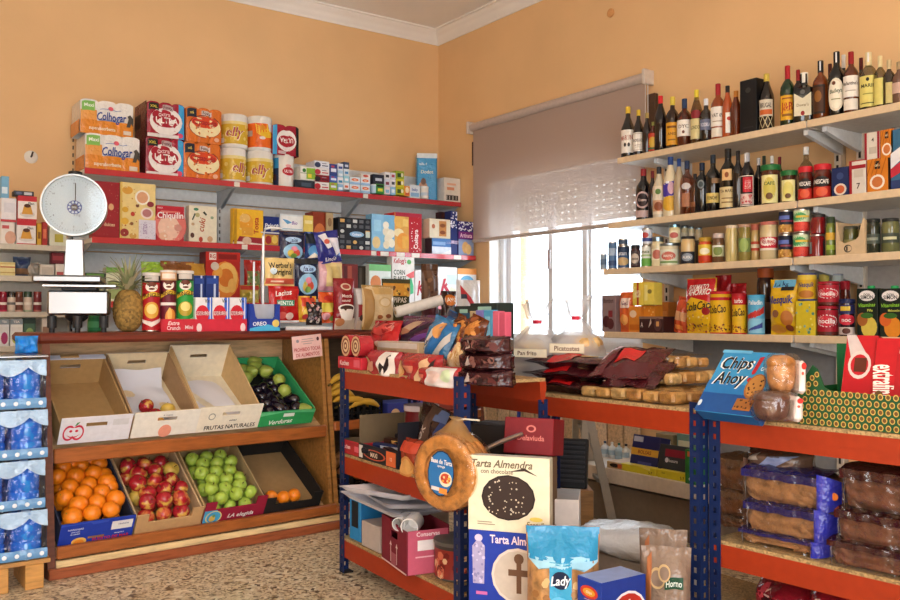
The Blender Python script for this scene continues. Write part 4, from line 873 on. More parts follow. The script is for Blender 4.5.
# ---------------------------------------------------------------- fruit
def fruit_mesh(kind):
    rg = random.Random(kind)
    b = MB()
    if kind == 'orange':
        b.blob(lambda a, t: (math.sin(t) * math.cos(a), math.sin(t) * math.sin(a), .95 * math.cos(t) - (.05 * math.exp(-(t / .2) ** 2))), 'ee8416:e', 16, 11)
    elif kind == 'pear':
        def f(a, t):
            z = math.cos(t); r = math.sin(t) * (1 - .28 * max(0, z) - .1 * max(0, z) ** 2); return (r * math.cos(a), r * math.sin(a), z * (1.35 if z > 0 else .92))
        b.blob(f, '98a848:e', 14, 11)
    elif kind == 'aubergine':
        def f(a, t):
            z = math.cos(t); r = math.sin(t) * (1 - .28 * z); return (r * math.cos(a), r * math.sin(a) + .18 * z * z, z * 1.9)
        b.blob(f, '17101e:g', 14, 12)
    else:
        key = {'red': 'a82a30:a', 'mixed': 'c8683a:a', 'yellow': 'cfae4c:e', 'green': 'a4bf48:e'}[kind]
        def f(a, t):
            r = math.sin(t) * (1 + .03 * math.cos(5 * a) * (1 if t > 2 else 0)) * (1.0 - .08 * (t / PI))
            z = .9 * math.cos(t) - .26 * math.exp(-(t / .38) ** 2) + .14 * math.exp(-((PI - t) / .4) ** 2)
            return (r * math.cos(a), r * math.sin(a), z)
        b.blob(f, key, 16, 12)
    return b.mesh(kind, 180)
FM = {}
def FRUIT(kind, loc, r, label, cat, group, rot=None):
    nm = {'red': 'apple', 'mixed': 'apple', 'yellow': 'apple', 'green': 'apple'}.get(kind, kind)
    if kind not in FM:
        st = MB()
        if kind == 'orange': st.lathe([(.09, .885), (.07, .905), (.0, .91)], '6a8a3a', 8)
        elif kind == 'aubergine': st.lathe([(.5, 1.45), (.36, 1.75), (.14, 1.95), (.12, 2.15), (.04, 2.17)], '2c3c22', 8, 0, .18)
        else: st.tube([(0, 0, .6 if kind != 'pear' else 1.2), (.03, .02, .85 if kind != 'pear' else 1.45), (.1, .03, 1.02 if kind != 'pear' else 1.6)], .05, '5a4428', 6)
        FM[kind] = (fruit_mesh(kind), st.mesh('stem'))
    o = link(nm, FM[kind][0], None, label=label, category=cat, group=group)
    o.location = loc; o.scale = (r, r, r)
    o.rotation_euler = rot or (random.uniform(-1.1, 1.1), random.uniform(-1.1, 1.1), random.uniform(0, 6.28))
    link('stem', FM[kind][1], o)
    return o
ORD = ('first', 'second', 'third', 'fourth', 'fifth', 'sixth')
def heap(crate, pts, kind, r, what, cols, cat, group):
    """pts: (layer, row, column, x, y, z)"""
    MW = world(crate)
    for ly, j, i, x, y, z in pts:
        k = kind() if callable(kind) else kind
        lb = {'red': 'deep red ', 'mixed': 'red streaked ', 'yellow': 'plain yellow '}.get(k, '') + '%s, %s layer, %s row from front, %s' % (what, ('lower', 'top')[ly], ORD[j], cols[i])
        FRUIT(k, MW @ Vector((x, y, z)), r * random.uniform(.94, 1.05), lb, cat, group)
def two_layers(n0, x0, dx, e0, y0, dy, z0, n1, x1, dx1, e1, y1, dy1, z1):
    p = [(0, j, i, x0 + dx * i + e0[j % 2], y0 + j * dy, z0 + random.uniform(0, .009)) for j in range(n0) for i in range(3)]
    return p + [(1, j, i, x1 + dx1 * i + e1[j % 2], y1 + j * dy1, z1 + random.uniform(-.005, .011)) for j in range(n1) for i in range(3)]
pts = two_layers(5, -.088, .088, (-.012, .016), .06, .083, .045, 6, -.085, .079, (-.016, .024), .045, .066, .115)
pts += [(2, 0, i, x, y, .1 + random.uniform(0, .03)) for i, (x, y) in enumerate(((.1, .13), (.105, .22), (.1, .30), (-.02, .40), (.07, .41)))]
heap(d1, [q for q in pts if q[0] < 2], 'orange', .040, 'orange in blue tray', ('by the wooden end panel', 'in the middle', 'by the apples'), 'orange', 'oranges in the blue tray')
MW = world(d1)
for q, nm in zip([q for q in pts if q[0] == 2], ('front', 'middle', 'rear')):
    FRUIT('orange', MW @ Vector(q[3:]), .039, 'orange wedged along the apple side wall of the blue tray, ' + nm + ' one', 'orange', 'oranges in the blue tray')
for q, nm in zip(pts[-2:], ('left', 'right')):
    FRUIT('orange', MW @ Vector(q[3:]), .039, 'orange on top at the very back of the blue tray, ' + nm + ' one', 'orange', 'oranges in the blue tray')
rk = lambda: random.choice(['red', 'red', 'mixed', 'mixed', 'yellow'])
heap(d2, two_layers(6, -.085, .082, (-.01, .02), .045, .07, .047, 5, -.075, .078, (-.014, .012), .08, .068, .103), rk, .041, 'apple in brown tray', ('by the oranges', 'in the middle', 'by the green apples'), 'apple', 'apples in the brown tray')
heap(d3, two_layers(6, -.08, .078, (-.008, .02), .045, .068, .042, 6, -.078, .074, (.018, -.012), .055, .062, .098), 'green', .036, 'green apple in red tray', ('by the brown tray', 'in the middle', 'by the black tray'), 'apple', 'green apples in the red tray')
MW = world(d4)
for x, y, nm in ((-.03, .055, 'middle one of three'), (.032, .06, 'nearest the counter divider'), (-.09, .07, 'half hidden by the front panel')):
    FRUIT('orange', MW @ Vector((x, y, .042)), .034, 'loose orange in the nearly empty black edged tray, ' + nm, 'orange', 'oranges in the black edged tray')
MW = world(c2)
for k, x, y, lb in (('red', -.035, .17, 'dark red apple lying in the white crate, top one'), ('yellow', .055, .13, 'yellow apple with red blush in the white crate'),
                    ('red', -.02, .09, 'bruised dark red apple in the middle of the white crate'), ('mixed', -.1, .05, 'green and red apple at the edge of the white crate'), ('mixed', -.03, .035, 'mottled apple nearest the front of the white crate')):
    FRUIT(k, MW @ Vector((x, y, .05)), .037, lb, 'apple', None)
MW = world(c4); rg = random.Random(3)
for j in range(5):
    for i in range(4):
        x = -.078 + i * .05 + rg.uniform(-.01, .01); y = .07 + j * .06
        if y > .27 and x < -.02: continue
        FRUIT('aubergine', MW @ Vector((x, y, .05 + .014 * (i % 2))), .028, 'black aubergine in green tray, %s row from the front, %s place from the cream crate' % (ORD[j], ORD[i]), 'aubergine', 'aubergines in the green tray', (-rg.uniform(.9, 1.7), rg.uniform(-.3, .3), rg.uniform(-.8, .8)))
for n_, (x, y, z, rr) in enumerate(((-.09, .33, .075, 1.9), (-.045, .37, .085, .4), (-.01, .42, .08, 1.3), (.03, .36, .09, .6), (.075, .28, .085, 2.4), (-.08, .41, .07, 1.), (.06, .18, .085, 2.2), (.105, .035, .06, .7), (.0, .45, .09, 1.5))):
    FRUIT('pear', MW @ Vector((x, y, z)), .036, 'green pear in the green tray ' + ('by the cream crate wall', 'behind the first pear', 'near the back panel middle', 'just behind the aubergines', 'among the aubergines, upper one', 'in the rear corner by the cream crate', 'among the aubergines, lower one', 'in the front corner by the divider', 'against the back panel')[n_], 'pear', 'pears in the green tray', (1.3, rg.uniform(-.4, .4), rr))

# ================================================================ TOP RIGHT SHELF: bottles
def bt(sh, u, w, vt, vb, off=None, auto=.03):
    ax, pl, z = SH[sh]
    if off is None:
        off = PX(u, vb, 3.9); d = ray(u, vb); 
        x = (z - EYE.z) / d.z * d.x if abs(d.z) > 25 else pl + auto
        off = min(max(x - pl, auto), .26)
    return on(sh, u - w / 2, u + w / 2, vt, None, None, off)
WHT, CRM, DKG = 'ece6dc', 'e6d8b0', '120f10:g'
lab = lambda c, c2, s, tc='3a2a20': [('r', 0, 0, 1, 1, c), ('r', .06, .05, .94, .08, c2), ('r', .06, .92, .94, .95, c2), ('t', .5, .58, .15, s, tc, .8), ('r', .25, .3, .75, .34, c2), ('r', .3, .2, .7, .23, c2)]
R1 = [  # label, u, width, top, bottom, style, glass, cap, label prims, band, cap height, square
 ('dark vermouth bottle with white label and yellow cap at the end of the top shelf', 628, 14, 107, 153, 'verm', DKG, 'd8b838', [('r', 0, 0, 1, 1, WHT), ('t', .5, .66, .2, 'MARTINI', 'a8503a', .85, .08), ('e', .38, .35, .08, .09, '3a3a3a'), ('e', .62, .35, .08, .09, '3a3a3a')], (.1, .54), .13, 0),
 ('second dark vermouth bottle, half hidden behind the first', 638.5, 11, 110, 151, 'verm', DKG, 'd8b838', lab(WHT, 'b0a090', 'ROSSO'), (.1, .5), .13, 0),
 ('third dark vermouth bottle with dull gold cap', 647, 10, 113, 149.5, 'verm', '1c1418:g', 'b09a58', None, (.1, .5), .13, 0),
 ('small liqueur bottle with orange and red label in the vermouth row', 653, 9, 122, 148, 'spirit', '5a2414:g', '8a8a40', [('r', 0, 0, 1, 1, 'b83a24'), ('e', .5, .5, .4, .3, 'c8a03a'), ('r', 0, .1, 1, .2, '3a6a3a')], (.06, .62), .12, 0),
 ('tall black liqueur bottle with bright red cap', 660.5, 12.5, 96, 147, 'tall', '150c10:g', 'd2222c', None, (.1, .5), .2, 0),
 ('dark brandy bottle with mustard yellow label and yellow cap', 672.5, 14, 97, 144, 'spirit', '2a1408:g', 'd8c048', [('r', .1, 0, .9, 1, 'd89a28'), ('r', .2, .75, .8, .85, '7a4a18'), ('t', .5, .5, .12, 'ANIS', '6a3a10', .6), ('r', .25, .2, .75, .26, '8a5a18')], (.08, .5), .16, 0),
 ('short brandy bottle with white label and dark blue cap', 684.5, 15, 99, 142, 'spirit', '4a1c0c:g', '26385a', [('r', 0, 0, 1, 1, WHT), ('t', .5, .6, .22, 'DYC', '5a3a2a', .6), ('e', .5, .25, .08, .1, '6a3a2a')], (.22, .55), .2, 0),
 ('clear gin bottle with pale label, yellow cap and round red seal', 696.5, 12, 90, 140, 'tall', 'b8a884:c', 'e0cc3a', [('r', 0, 0, 1, .7, 'd8c890'), ('e', .5, .85, .4, .15, '8a2a30'), ('t', .5, .4, .12, 'LONDON', '5a4a2a', .8)], (.1, .62), .18, 0),
 ('clear blue grey vodka bottle with white cap', 706, 13, 99, 138, 'spirit', '8a90a4:c', 'e8e8ec', [('r', .1, .2, .9, .8, '6a7088'), ('t', .5, .5, .2, 'VODKA', 'dcdce6', .7)], (.2, .6), .15, 0),
 ('whisky bottle with two white labels and red capsule', 718, 14.5, 84, 136, 'spirit', '8a3c14:g', '9a1a22', [('r', 0, .35, 1, 1, WHT), ('r', .1, 0, .9, .3, 'e0d8c8'), ('t', .5, .72, .12, 'VAT 69', '3a2a20', .7), ('r', .2, .5, .8, .53, 'a08a70')], (.06, .58), .2, 0),
 ('amber spirit bottle with black cap and white side label', 727.5, 11, 86, 134.5, 'tall', 'a8481c:g', '1e1a1c', [('r', .4, 0, 1, 1, WHT), ('e', .7, .7, .2, .1, 'b83a2a')], (.1, .48), .13, 0),
 ('brown rum bottle with amber neck beside the black box', 736, 12, 91, 133, 'tall', '5a220c:g', 'c07828', None, (.1, .48), .18, 0),
]
for lb, u, w_, vt, vb, st, gl, cp, f, bd, ch_, sq in R1: BOTTLE(lb, bt('R1', u, w_, vt, vb), st, gl, cp, f, bd, ch_, sq)
BOX('gift_box', 'black whisky gift box standing between the bottles', 'box', on('R1', 741, 758, 79, .09), '14161a', f=[('e', .5, .8, .16, .05, '3a3a38'), ('r', .2, .1, .8, .12, '2a2a2c')], side='0e0f12')
R1b = [
 ('dark rum bottle in golden netting with yellow capsule', 766.5, 14.5, 74, 127, 'tall', '1c1412:g', 'c8b04a', [('r', .05, .35, .95, .85, 'cfc4b0'), ('r', .1, .4, .9, .55, 'c8622c'), ('t', .5, .68, .14, 'BRUGAL', '4a4440', .7)] + [('p', [(a, 0), (a + .04, 0), (a + .34, .36), (a + .3, .36)], 'c8b890') for a in (0, .3, .6)] + [('p', [(a + .3, 0), (a + .34, 0), (a + .04, .36), (a, .36)], 'c8b890') for a in (0, .3, .6)], (.04, .62), .2, 0),
 ('green whisky bottle with yellow label and red capsule', 787.5, 14.5, 66, 122, 'spirit', '17301a:g', 'a81824', [('r', .05, 0, .95, 1, 'e0a828'), ('t', .5, .55, .34, 'J&B', 'b0241c', .7), ('r', .2, .85, .8, .9, '8a3a1c'), ('r', .2, .15, .8, .25, '8a5a20')], (.1, .5), .22, 0),
 ('dark bottle with red capsule, hidden behind the green whisky', 798, 11, 70, 119, 'spirit', '1c1010:g', '8a1a20', None, (.1, .5), .2, 0),
 ('square black whisky bottle with cream label and white cap', 804, 20, 73, 118.5, 'square', '0e1210:g', 'e6e2d6', [('p', [(0, 0), (1, 0), (1, .95), (.5, .72), (0, .95)], 'd8d0b4'), ('t', .5, .45, .12, "Dewar's", '8a7a58', .7), ('e', .5, .1, .12, .1, '8a2020'), ('e', .5, .98, .14, .1, '5a5a5a')], (.14, .6), .2, .8),
 ('amber whisky bottle with black label frame and white seal', 820.5, 15.5, 61, 117, 'spirit', '6a300e:g', '1a1a1e', [('r', .05, 0, .8, 1, '2a1c14'), ('r', .12, .08, .7, .92, '4a2a14'), ('e', .4, .6, .2, .2, '8a5a28')], (.1, .58), .2, 0),
 ('dark cava bottle with large oval cream label', 836.5, 15.5, 52, 113, 'wine', '0d0f10:g', '16181c', [('e', .5, .5, .5, .5, 'e4d8c0'), ('e', .5, .5, .42, .42, 'efe6d0'), ('t', .5, .62, .12, 'Baileys', '4a5a3a', .7, .1, .2), ('e', .4, .85, .1, .06, '6a3a20'), ('r', .25, .35, .75, .38, '8a8a50')], (.08, .58), .25, 0),
 ('whisky bottle with broad white label and red capsule near the cava', 851, 15, 52, 111, 'spirit', '5a2a10:g', '96181e', [('r', 0, .38, 1, 1, WHT), ('r', .05, 0, .95, .32, 'e4dcd0'), ('t', .5, .78, .1, "Ballantine's", '3a2a20', .86), ('r', .2, .55, .8, .57, '8a8070')], (.06, .6), .2, 0),
 ('clear liqueur bottle with yellow label and cream cap', 868.5, 17, 52.5, 108.5, 'spirit', 'c8c4b0:c', 'e0d0a0', [('r', 0, 0, 1, 1, 'dccf74'), ('t', .5, .68, .11, 'MARIE', '3a3a1a', .7), ('e', .5, .88, .08, .06, '2a2a20'), ('r', .1, .1, .9, .13, '3a3a1a'), ('r', .25, .4, .75, .43, '8a8a3a')], (.06, .58), .24, 0),
 ('second clear liqueur bottle with yellow label, half hidden', 880, 12, 56, 106, 'spirit', 'c0bca8:c', 'd8c898', [('r', 0, 0, 1, 1, 'd8ca70')], (.06, .56), .22, 0),
 ('grey glass liqueur bottle with beige cap near the frame edge', 889, 12, 60, 104, 'spirit', '8a8070:c', 'c8b48a', [('r', .3, 0, 1, 1, 'c8b878')], (.06, .5), .2, 0),
 ('brown glass liqueur bottle cut by the frame edge', 899, 13, 62, 102, 'spirit', '6a4a3a:g', 'a8906a', [('r', 0, .3, 1, .8, 'c8a898')], (.1, .6), .18, 0),
]
for lb, u, w_, vt, vb, st, gl, cp, f, bd, ch_, sq in R1b: BOTTLE(lb, bt('R1', u, w_, vt, vb, .025), st, gl, cp, f, bd, ch_, sq, f2=[('r', .4, 0, .62, 1, 'e4e4e4')] if u in (820.5, 836.5, 868.5) else None)
for u, vt, c, lb in ((830, 64, '4a1a18', 'dark red capped bottle standing in the second row behind the cava'), (843.5, 55, 'd8d8d8', 'white capped bottle in the second row beside the cava'), (861, 58, '5a1a1c', 'maroon capped bottle in the second row behind the white label whisky')):
    BOTTLE(lb, bt('R1', u, 10.5, vt, 110, .15), 'spirit', '1e1412:g', c, None, (.1, .5), .2)

# ================================================================ SECOND RIGHT SHELF
R2 = [
 ('black wine bottle with round pink label and red cap', 643.5, 15, 169, 219, 'wine', '100c10:g', '8a2026', [('e', .5, .66, .46, .32, 'c8a8a4'), ('e', .5, .66, .36, .25, '2a1a1c'), ('t', .5, .66, .1, 'Cinzano', 'd8c0b8', .5), ('r', 0, .0, 1, .26, 'c4a8a4')], (.06, .56), .14, 0),
 ('dark red wine bottle, second row behind the round label', 652.5, 9, 171, 217, 'wine', '1a1014:g', '6a1c22', None, (.1, .5), .15, 0),
 ('whitish anise bottle with brown fruit label and black cap', 659, 12.5, 167, 217.5, 'tall', 'c8bca4:g', '2a2a30', [('r', 0, .0, 1, 1, 'dccfb8'), ('r', .05, .1, .95, .5, 'c89a78'), ('e', .5, .28, .3, .16, '8a4a2c'), ('e', .5, .8, .2, .1, '5a7a3a')], (.08, .62), .14, 0),
 ('cream liqueur bottle with violet and gold label and blue cap', 670.5, 15, 157, 215, 'tall', 'd6c8a8:g', '24407c', [('p', [(0, .5), (.5, .42), (1, .62), (1, 1), (0, .9)], '4a3aa0'), ('e', .6, .75, .2, .2, 'c8a0b0'), ('e', .5, .25, .5, .25, 'd8a838'), ('r', .3, .9, .5, .97, 'e8e8f0')], (.1, .6), .14, 0),
 ('cream liqueur bottle behind the violet labelled one', 679, 11, 159, 213, 'tall', 'a8967a:g', '24407c', None, (.1, .5), .14, 0),
 ('clear orchid pink liqueur bottle with navy cap', 687, 14, 161, 212.5, 'spirit', 'd0a090:c', '1c2c50', [('r', .2, .1, .8, .6, 'a87050'), ('e', .5, .85, .3, .12, 'c8c0c0')], (.1, .6), .15, 0),
 ('small brown bottle with dark neck beside the pink liqueur', 695, 10, 174, 211, 'spirit', '4a2414:g', '1c1c24', [('r', 0, .2, 1, .5, '7a4a2c')], (.1, .5), .14, 0),
 ('black anise bottle with grey medallion and navy cap', 702, 15, 163, 211, 'spirit', '0f0f12:g', '18243c', [('e', .5, .86, .2, .16, '7a8080'), ('e', .5, .86, .13, .1, '3a4444')], (.1, .64), .15, 0),
 ('dark bottle with large round shoulder and yellow label', 713, 15, 155, 209, 'spirit', '15120f:g', '1c2836', [('r', .1, 0, .95, .4, 'cfb868'), ('r', .5, .8, 1, 1, '8a6a4a'), ('t', .5, .2, .14, 'PONCHE', '3a2a14', .6)], (.16, .58), .15, 0),
 ('tall black liqueur bottle with big cream label', 728, 17, 149, 207.5, 'wine', '12100e:g', '1a1816', [('r', .02, 0, .98, .72, 'd8c490'), ('t', .5, .58, .1, 'TIA MARIA', '5a3a20', .8), ('r', .2, .3, .8, .34, '8a6a40'), ('r', .2, .15, .8, .2, '8a6a40'), ('r', .25, .95, .75, 1.35, 'd8b078'), ('e', .5, 1.15, .1, .1, '8a4a24')], (.05, .5), .16, 0),
 ('dark bottle with black cap standing behind the cream label liqueur', 738, 11, 151, 206, 'wine', '161010:g', '201818', None, (.1, .5), .16, 0),
 ('black bottle with red and white printed label', 747, 14, 153, 206, 'wine', '120c0e:g', 'a8a8ac', [('r', 0, 0, 1, 1, 'e0d4c8'), ('r', .08, .03, .92, .97, '1c1414'), ('r', .3, .45, .92, .95, 'c02430'), ('r', .12, .05, .9, .4, 'd8b8b0'), ('d', 10, .15, .08, .85, .38, .09, 'b02a34', 4), ('t', .6, .7, .18, 'PACHARAN', 'f0e0d8', .55, PI / 2)], (.04, .58), .16, 0),
]
for lb, u, w_, vt, vb, st, gl, cp, f, bd, ch_, sq in R2: BOTTLE(lb, bt('R2', u, w_, vt, vb), st, gl, cp, f, bd, ch_, sq, f2=[('r', .0, 0, .4, 1, 'e4e4e4')] if u == 747 else None)
for u, vt, c, lb in ((758.5, 158, 'c8c8cc', 'white capped bottle in the row behind the green lid jars'), (764, 156, '1c2a20', 'dark green capped bottle behind the green lid jars'), (772, 156, 'dcdcd8', 'pale capped bottle behind the big green lid jar'), (779.5, 157, '6a1420', 'crimson capped bottle behind the big green lid jar')):
    BOTTLE(lb, bt('R2', u, 9, vt, 205, .2), 'wine', '14100f:g', c, None, (.1, .5), .14)
JAR('cocoa_jar', 'large chocolate cream jar with green lid', 'jar', on('R2', 761, 780, 165.5), '4a2414:g', '1f6a34', [('r', .0, 0, 1, 1, 'e4dc9a'), ('e', .5, .5, .36, .42, 'd0c05a'), ('t', .5, .7, .12, 'CAFE', '3a5a2a', .6), ('e', .5, .25, .2, .12, '6a4a2a')], lidh=.14, neck=.95, band=(.05, .74), ang=.9)
JAR('cocoa_jar', 'smaller chocolate cream jar with green lid', 'jar', on('R2', 781, 797, 171), '3c1c10:g', '1f6a34', [('r', .0, 0, 1, 1, 'e4dc9a'), ('e', .5, .5, .36, .42, 'd8cc70'), ('e', .5, .25, .2, .12, '6a4a2a')], lidh=.16, neck=.95, band=(.05, .7), ang=.9)
BOTTLE('clear oval bottle with white cap behind the coffee jars', bt('R2', 806, 15, 147, 198, .2), 'spirit', 'd8d4c8:c', 'e8e8e4', [('r', 0, 0, 1, .5, 'a8a088')], (.1, .6), .13)
for u0, u1, vt, lb in ((798, 813, 167, 'instant coffee jar with red lid, thinner of the two'), (813.5, 831.5, 164.5, 'instant coffee jar with red lid, wider of the two')):
    JAR('coffee_jar', lb, 'jar', on('R2', u0, u1, vt), '5a1c14:g', 'c8242c', [('r', 0, .0, 1, .42, 'b8281f'), ('e', .5, .22, .3, .18, 'd85a3a'), ('e', .5, .62, .42, .22, '201818'), ('t', .5, .62, .16, 'NESCAFE', 'f0e8e0', .7)], lidh=.17, neck=.85, band=(.05, .76), ang=1.1)
BAG('coffee_refill_bag', 'bright red refill bag squeezed behind the coffee jars', 'bag', (on('R2', 829, 846, 163, .06, off=.16)[0], .13, .05, .15, -PI / 2), 'c02434:p', None, seed=3)
def cof(c, c2): return [('e', .5, .3, .36, .22, 'ece0d0'), ('e', .5, .3, .26, .16, 'c8743c'), ('r', .38, .68, .64, .92, '2a1c18'), ('t', .5, .8, .08, 'cafe', 'e8d8b0', .24)] + [('p', [(a, .5), (a + .04, .5), (a + .3, 1), (a + .26, 1)], c2) for a in (0, .2, .4, .66)]
def RB(sh, u0, u1, vt, col, f, label, d=.09, vb=None, off=.02, name='coffee_box', **k): return BOX(name, label, 'box', on(sh, u0, u1, vt, d, vb, off), col, f=f, **k)
RB('R2', 832.5, 850, 167, '1f2d5c', [('e', .5, .25, .36, .2, 'e0d0c0'), ('e', .5, .25, .25, .14, 'c8603a'), ('e', .5, .7, .2, .12, '3a4a7a')], 'navy coffee capsule box with orange cup', off=.03)
RB('R2', 850.5, 867, 160, 'd8cfc4', [('r', 0, 0, .16, 1, '9a1c28'), ('r', .16, .75, 1, .86, '9a1c28'), ('r', .3, .5, .85, .72, 'c8bcae'), ('t', .55, .25, .16, '7', '4a3a34', .3), ('r', .0, .97, 1, 1, 'b83a34')], 'white and crimson coffee box with number on its face', side='9a1c28')
RB('R2', 868, 889, 158, 'cf7a20', cof('cf7a20', 'a85a14'), 'orange striped coffee capsule box, lower one', side='3a2418')
RB('R2', 866, 881, 132, 'd8d0c4', [('r', 0, 0, .16, 1, '9a1c28'), ('r', .3, .2, .8, .45, 'bcb2a4'), ('t', .55, .72, .14, '4', '4a3a34', .3), ('r', .85, 0, 1, 1, '9a1c28')], 'white and crimson coffee box stacked over its neighbour', vb=159, side='9a1c28')
RB('R2', 881.5, 895, 129, 'cf7a20', cof('cf7a20', 'a85a14'), 'orange striped coffee capsule box, upper one', vb=157.5, side='b86a1c')
RB('R2', 892, 912, 128, '3a6a8a', [('p', [(0, .6), (1, .8), (1, .6), (0, .35)], 'e4e4e8'), ('p', [(0, .35), (1, .55), (1, .35), (0, .2)], 'c03040'), ('r', 0, 0, 1, .16, '2a3a6a')], 'blue, white and red striped box at the frame edge', off=.02)

# ================================================================ THIRD RIGHT SHELF: cans and jars
def RC(u0, u1, vt, col, f, label, vb=None, off=.03, name='food_can', lid=None, rim='b8b4ac:m', cat='can'): return CAN(name, label, cat, on('R3', u0, u1, vt, None, vb, off), col, f, rim=rim, lid=lid)
def RJ(u0, u1, vt, content, lidc, f, label, vb=None, off=.03, **k): return JAR('preserve_jar', label, 'jar', on('R3', u0, u1, vt, None, vb, off), content, lidc, f, **k)
RC(600, 607, 254, '8a9aa8', [('r', 0, .3, 1, .7, '5a7088')], 'small grey tin at the window end of the can shelf')
RC(608, 617, 242, '5a7aa0', [('r', 0, .5, 1, .8, 'a8b8cc'), ('r', 0, .1, 1, .3, '3a5078')], 'slim blue grey can beside the small grey tin')
RC(617.5, 629.5, 246, '3c5a84', [('r', 0, .6, 1, 1, '2c3c58'), ('e', .5, .3, .4, .2, 'c8a878'), ('t', .5, .7, .2, 'atun', 'e0e4ec', .5)], 'dark blue tuna can with beige fish picture')
RC(618, 628, 239, '4a5a70', None, 'grey lidded tin lying over the tuna can', vb=245.8)
RJ(630.5, 640.5, 245, '3a2028:g', '2a2426', [('r', 0, 0, 1, 1, '4a3a3c'), ('e', .5, .5, .35, .35, 'c8b8a8'), ('t', .5, .5, .2, 'pate', '3a2a2a', .5)], 'short dark paste jar with pale oval label')
RC(641, 651.5, 245.5, 'e4e4dc', [('r', 0, 0, 1, .4, '6aa84a'), ('r', 0, .5, 1, .6, 'a8c08a'), ('t', .5, .75, .16, 'maiz', '4a6a3a', .6)], 'white and green sweetcorn can')
RC(642, 652.5, 228.5, 'd8dce8', [('r', 0, .15, 1, .4, '3a4a8a'), ('e', .4, .6, .25, .2, 'b84a4a')], 'white and blue can stacked over the sweetcorn can', vb=245.2)
RJ(651.5, 664, 237, 'dcd0a8:g', '8aa0b0:m', [('r', 0, .2, 1, .8, 'e4dcc0'), ('e', .5, .5, .3, .25, 'b86a5a')], 'tall mayonnaise jar with metal lid')
RJ(660, 679.5, 243.5, 'dcd4b4:g', '9aa8b0:m', [('r', 0, .0, 1, 1, 'dfe0cc'), ('e', .5, .55, .3, .3, 'c86a5a'), ('r', .1, .05, .9, .2, '7a9a5a'), ('t', .5, .55, .16, 'MAYO', 'f0ece0', .4)], 'wide mayonnaise jar with red oval on the label', lidh=.12, neck=.94)
RJ(669, 680.5, 224.5, 'dcd0a0:g', '7aa0b4:m', [('r', 0, .1, 1, .9, 'e0d8b8'), ('e', .5, .5, .3, .25, 'b8605a')], 'mayonnaise jar stacked over the wide one', vb=243.3, off=.05)
for i, (u0, u1) in enumerate(((681, 688), (688.5, 694.5), (695, 702.5))):
    RJ(u0, u1, 225.5 + i, ('d8cca4:g', 'd0c098:g', 'b8a888:g')[i], '8aa0ac:m', [('r', 0, .1, 1, .7, ('e0d8c0', 'd8ccb0', 'c0b090')[i])], ('first', 'second', 'third')[i] + ' pale mayonnaise jar of the back row, counted from the wide jar', vb=241, off=.2)
for u0, u1 in ((680, 704),): RB('R3', u0, u1, 240.5, '5a5048', None, 'low dark carton lifting the back row of mayonnaise jars', .1, off=.2, name='carton')
RJ(681, 695, 236.5, 'd8b880:g', '2a2422', [('r', 0, .0, 1, .75, '22242c'), ('e', .5, .4, .34, .25, '8a94a0'), ('t', .5, .4, .16, 'ALIOLI', 'f0ece4', .5)], 'sauce jar with black label and black lid', lidh=.1, neck=.9, band=(.05, .6))
RJ(698.5, 712, 237.5, 'c8481c:g', 'b8902c', [('r', 0, .35, 1, 1, 'e0c040'), ('r', 0, 0, 1, .35, 'c03a1c'), ('e', .5, .6, .3, .2, 'f0e8c8')], 'orange red tomato sauce jar with golden lid')
RJ(712.5, 724.5, 233.5, '6a4a30:g', 'c8b8b0', [('r', .0, .2, 1, .8, 'c8cca0'), ('e', .5, .5, .3, .25, '7a8a4a'), ('r', .1, .7, .9, .78, 'e8e8e0')], 'brown lentil jar with pale green label')
RJ(725.5, 738, 225.5, 'cdb878:g', 'd8c4a8', [('r', .0, .3, .3, .6, 'b8a060'), ('r', .45, .0, .5, 1, 'b09a58'), ('r', .7, .0, .74, 1, 'b8a262')], 'tall jar of white asparagus without a paper label', lidh=.08, neck=.94, band=(.04, .88))
RJ(738.5, 750.5, 224.5, '8a7a3c:g', 'c09a80', [('r', .0, .25, 1, .85, '6a8048'), ('e', .5, .55, .3, .3, '9ab060')], 'tall jar of green beans with green label', lidh=.08, neck=.94)
RJ(751, 759.5, 224.5, 'b89a60:g', 'a85a48', [('r', .0, .3, 1, .7, 'b8442c'), ('r', 0, .42, 1, .58, 'd8c8a8')], 'chickpea jar with red label, partly behind the white bean jar', off=.06)
RJ(760.5, 777.5, 222, 'cdb88c:g', 'b8685c', [('r', .0, .25, 1, .8, 'c8283a'), ('e', .5, .6, .4, .18, 'ece4dc'), ('t', .5, .6, .14, 'ALUBIAS', 'b02030', .6), ('r', 0, .25, 1, .34, 'e8dccc')], 'white bean jar with bold red label', lidh=.09, neck=.94)
ck = [('r', 0, 0, 1, .36, 'b8853a'), ('d', 30, 0, .02, 1, .36, .05, ('d8a850', 'a06a28', 'e0b868'), 4), ('r', .1, .62, .7, .8, '5a6ab0'), ('r', .3, .5, .9, .58, '8a3a4a')]
RC(778.5, 792.5, 234.5, '1c2033', ck, 'dark mixed nuts can, lower of its pair'); RC(779, 793, 210.5, '1c2033', ck, 'dark mixed nuts can, upper of its pair', vb=234.3)
tm = [('r', 0, 0, 1, .45, 'c0302c'), ('e', .5, .25, .4, .2, 'd84a3a'), ('r', 0, .45, 1, 1, 'c8d8b0'), ('e', .4, .7, .35, .22, '4aa060'), ('r', .3, .66, .9, .76, 'e0c04a')]
RC(793.5, 809, 233.5, 'c0302c', tm, 'red and green tomato can, lower of its pair'); RC(794, 809.5, 209.5, 'c0302c', tm, 'red and green tomato can, upper of its pair', vb=233.3)
RJ(810, 824.5, 234.5, '7a1418:g', 'c8c0bc:m', [('r', .0, .1, .25, .9, '6a7a80'), ('r', .85, 0, 1, 1, '1a1a1c')], 'deep red pepper jar, lower of its pair', lidh=.08)
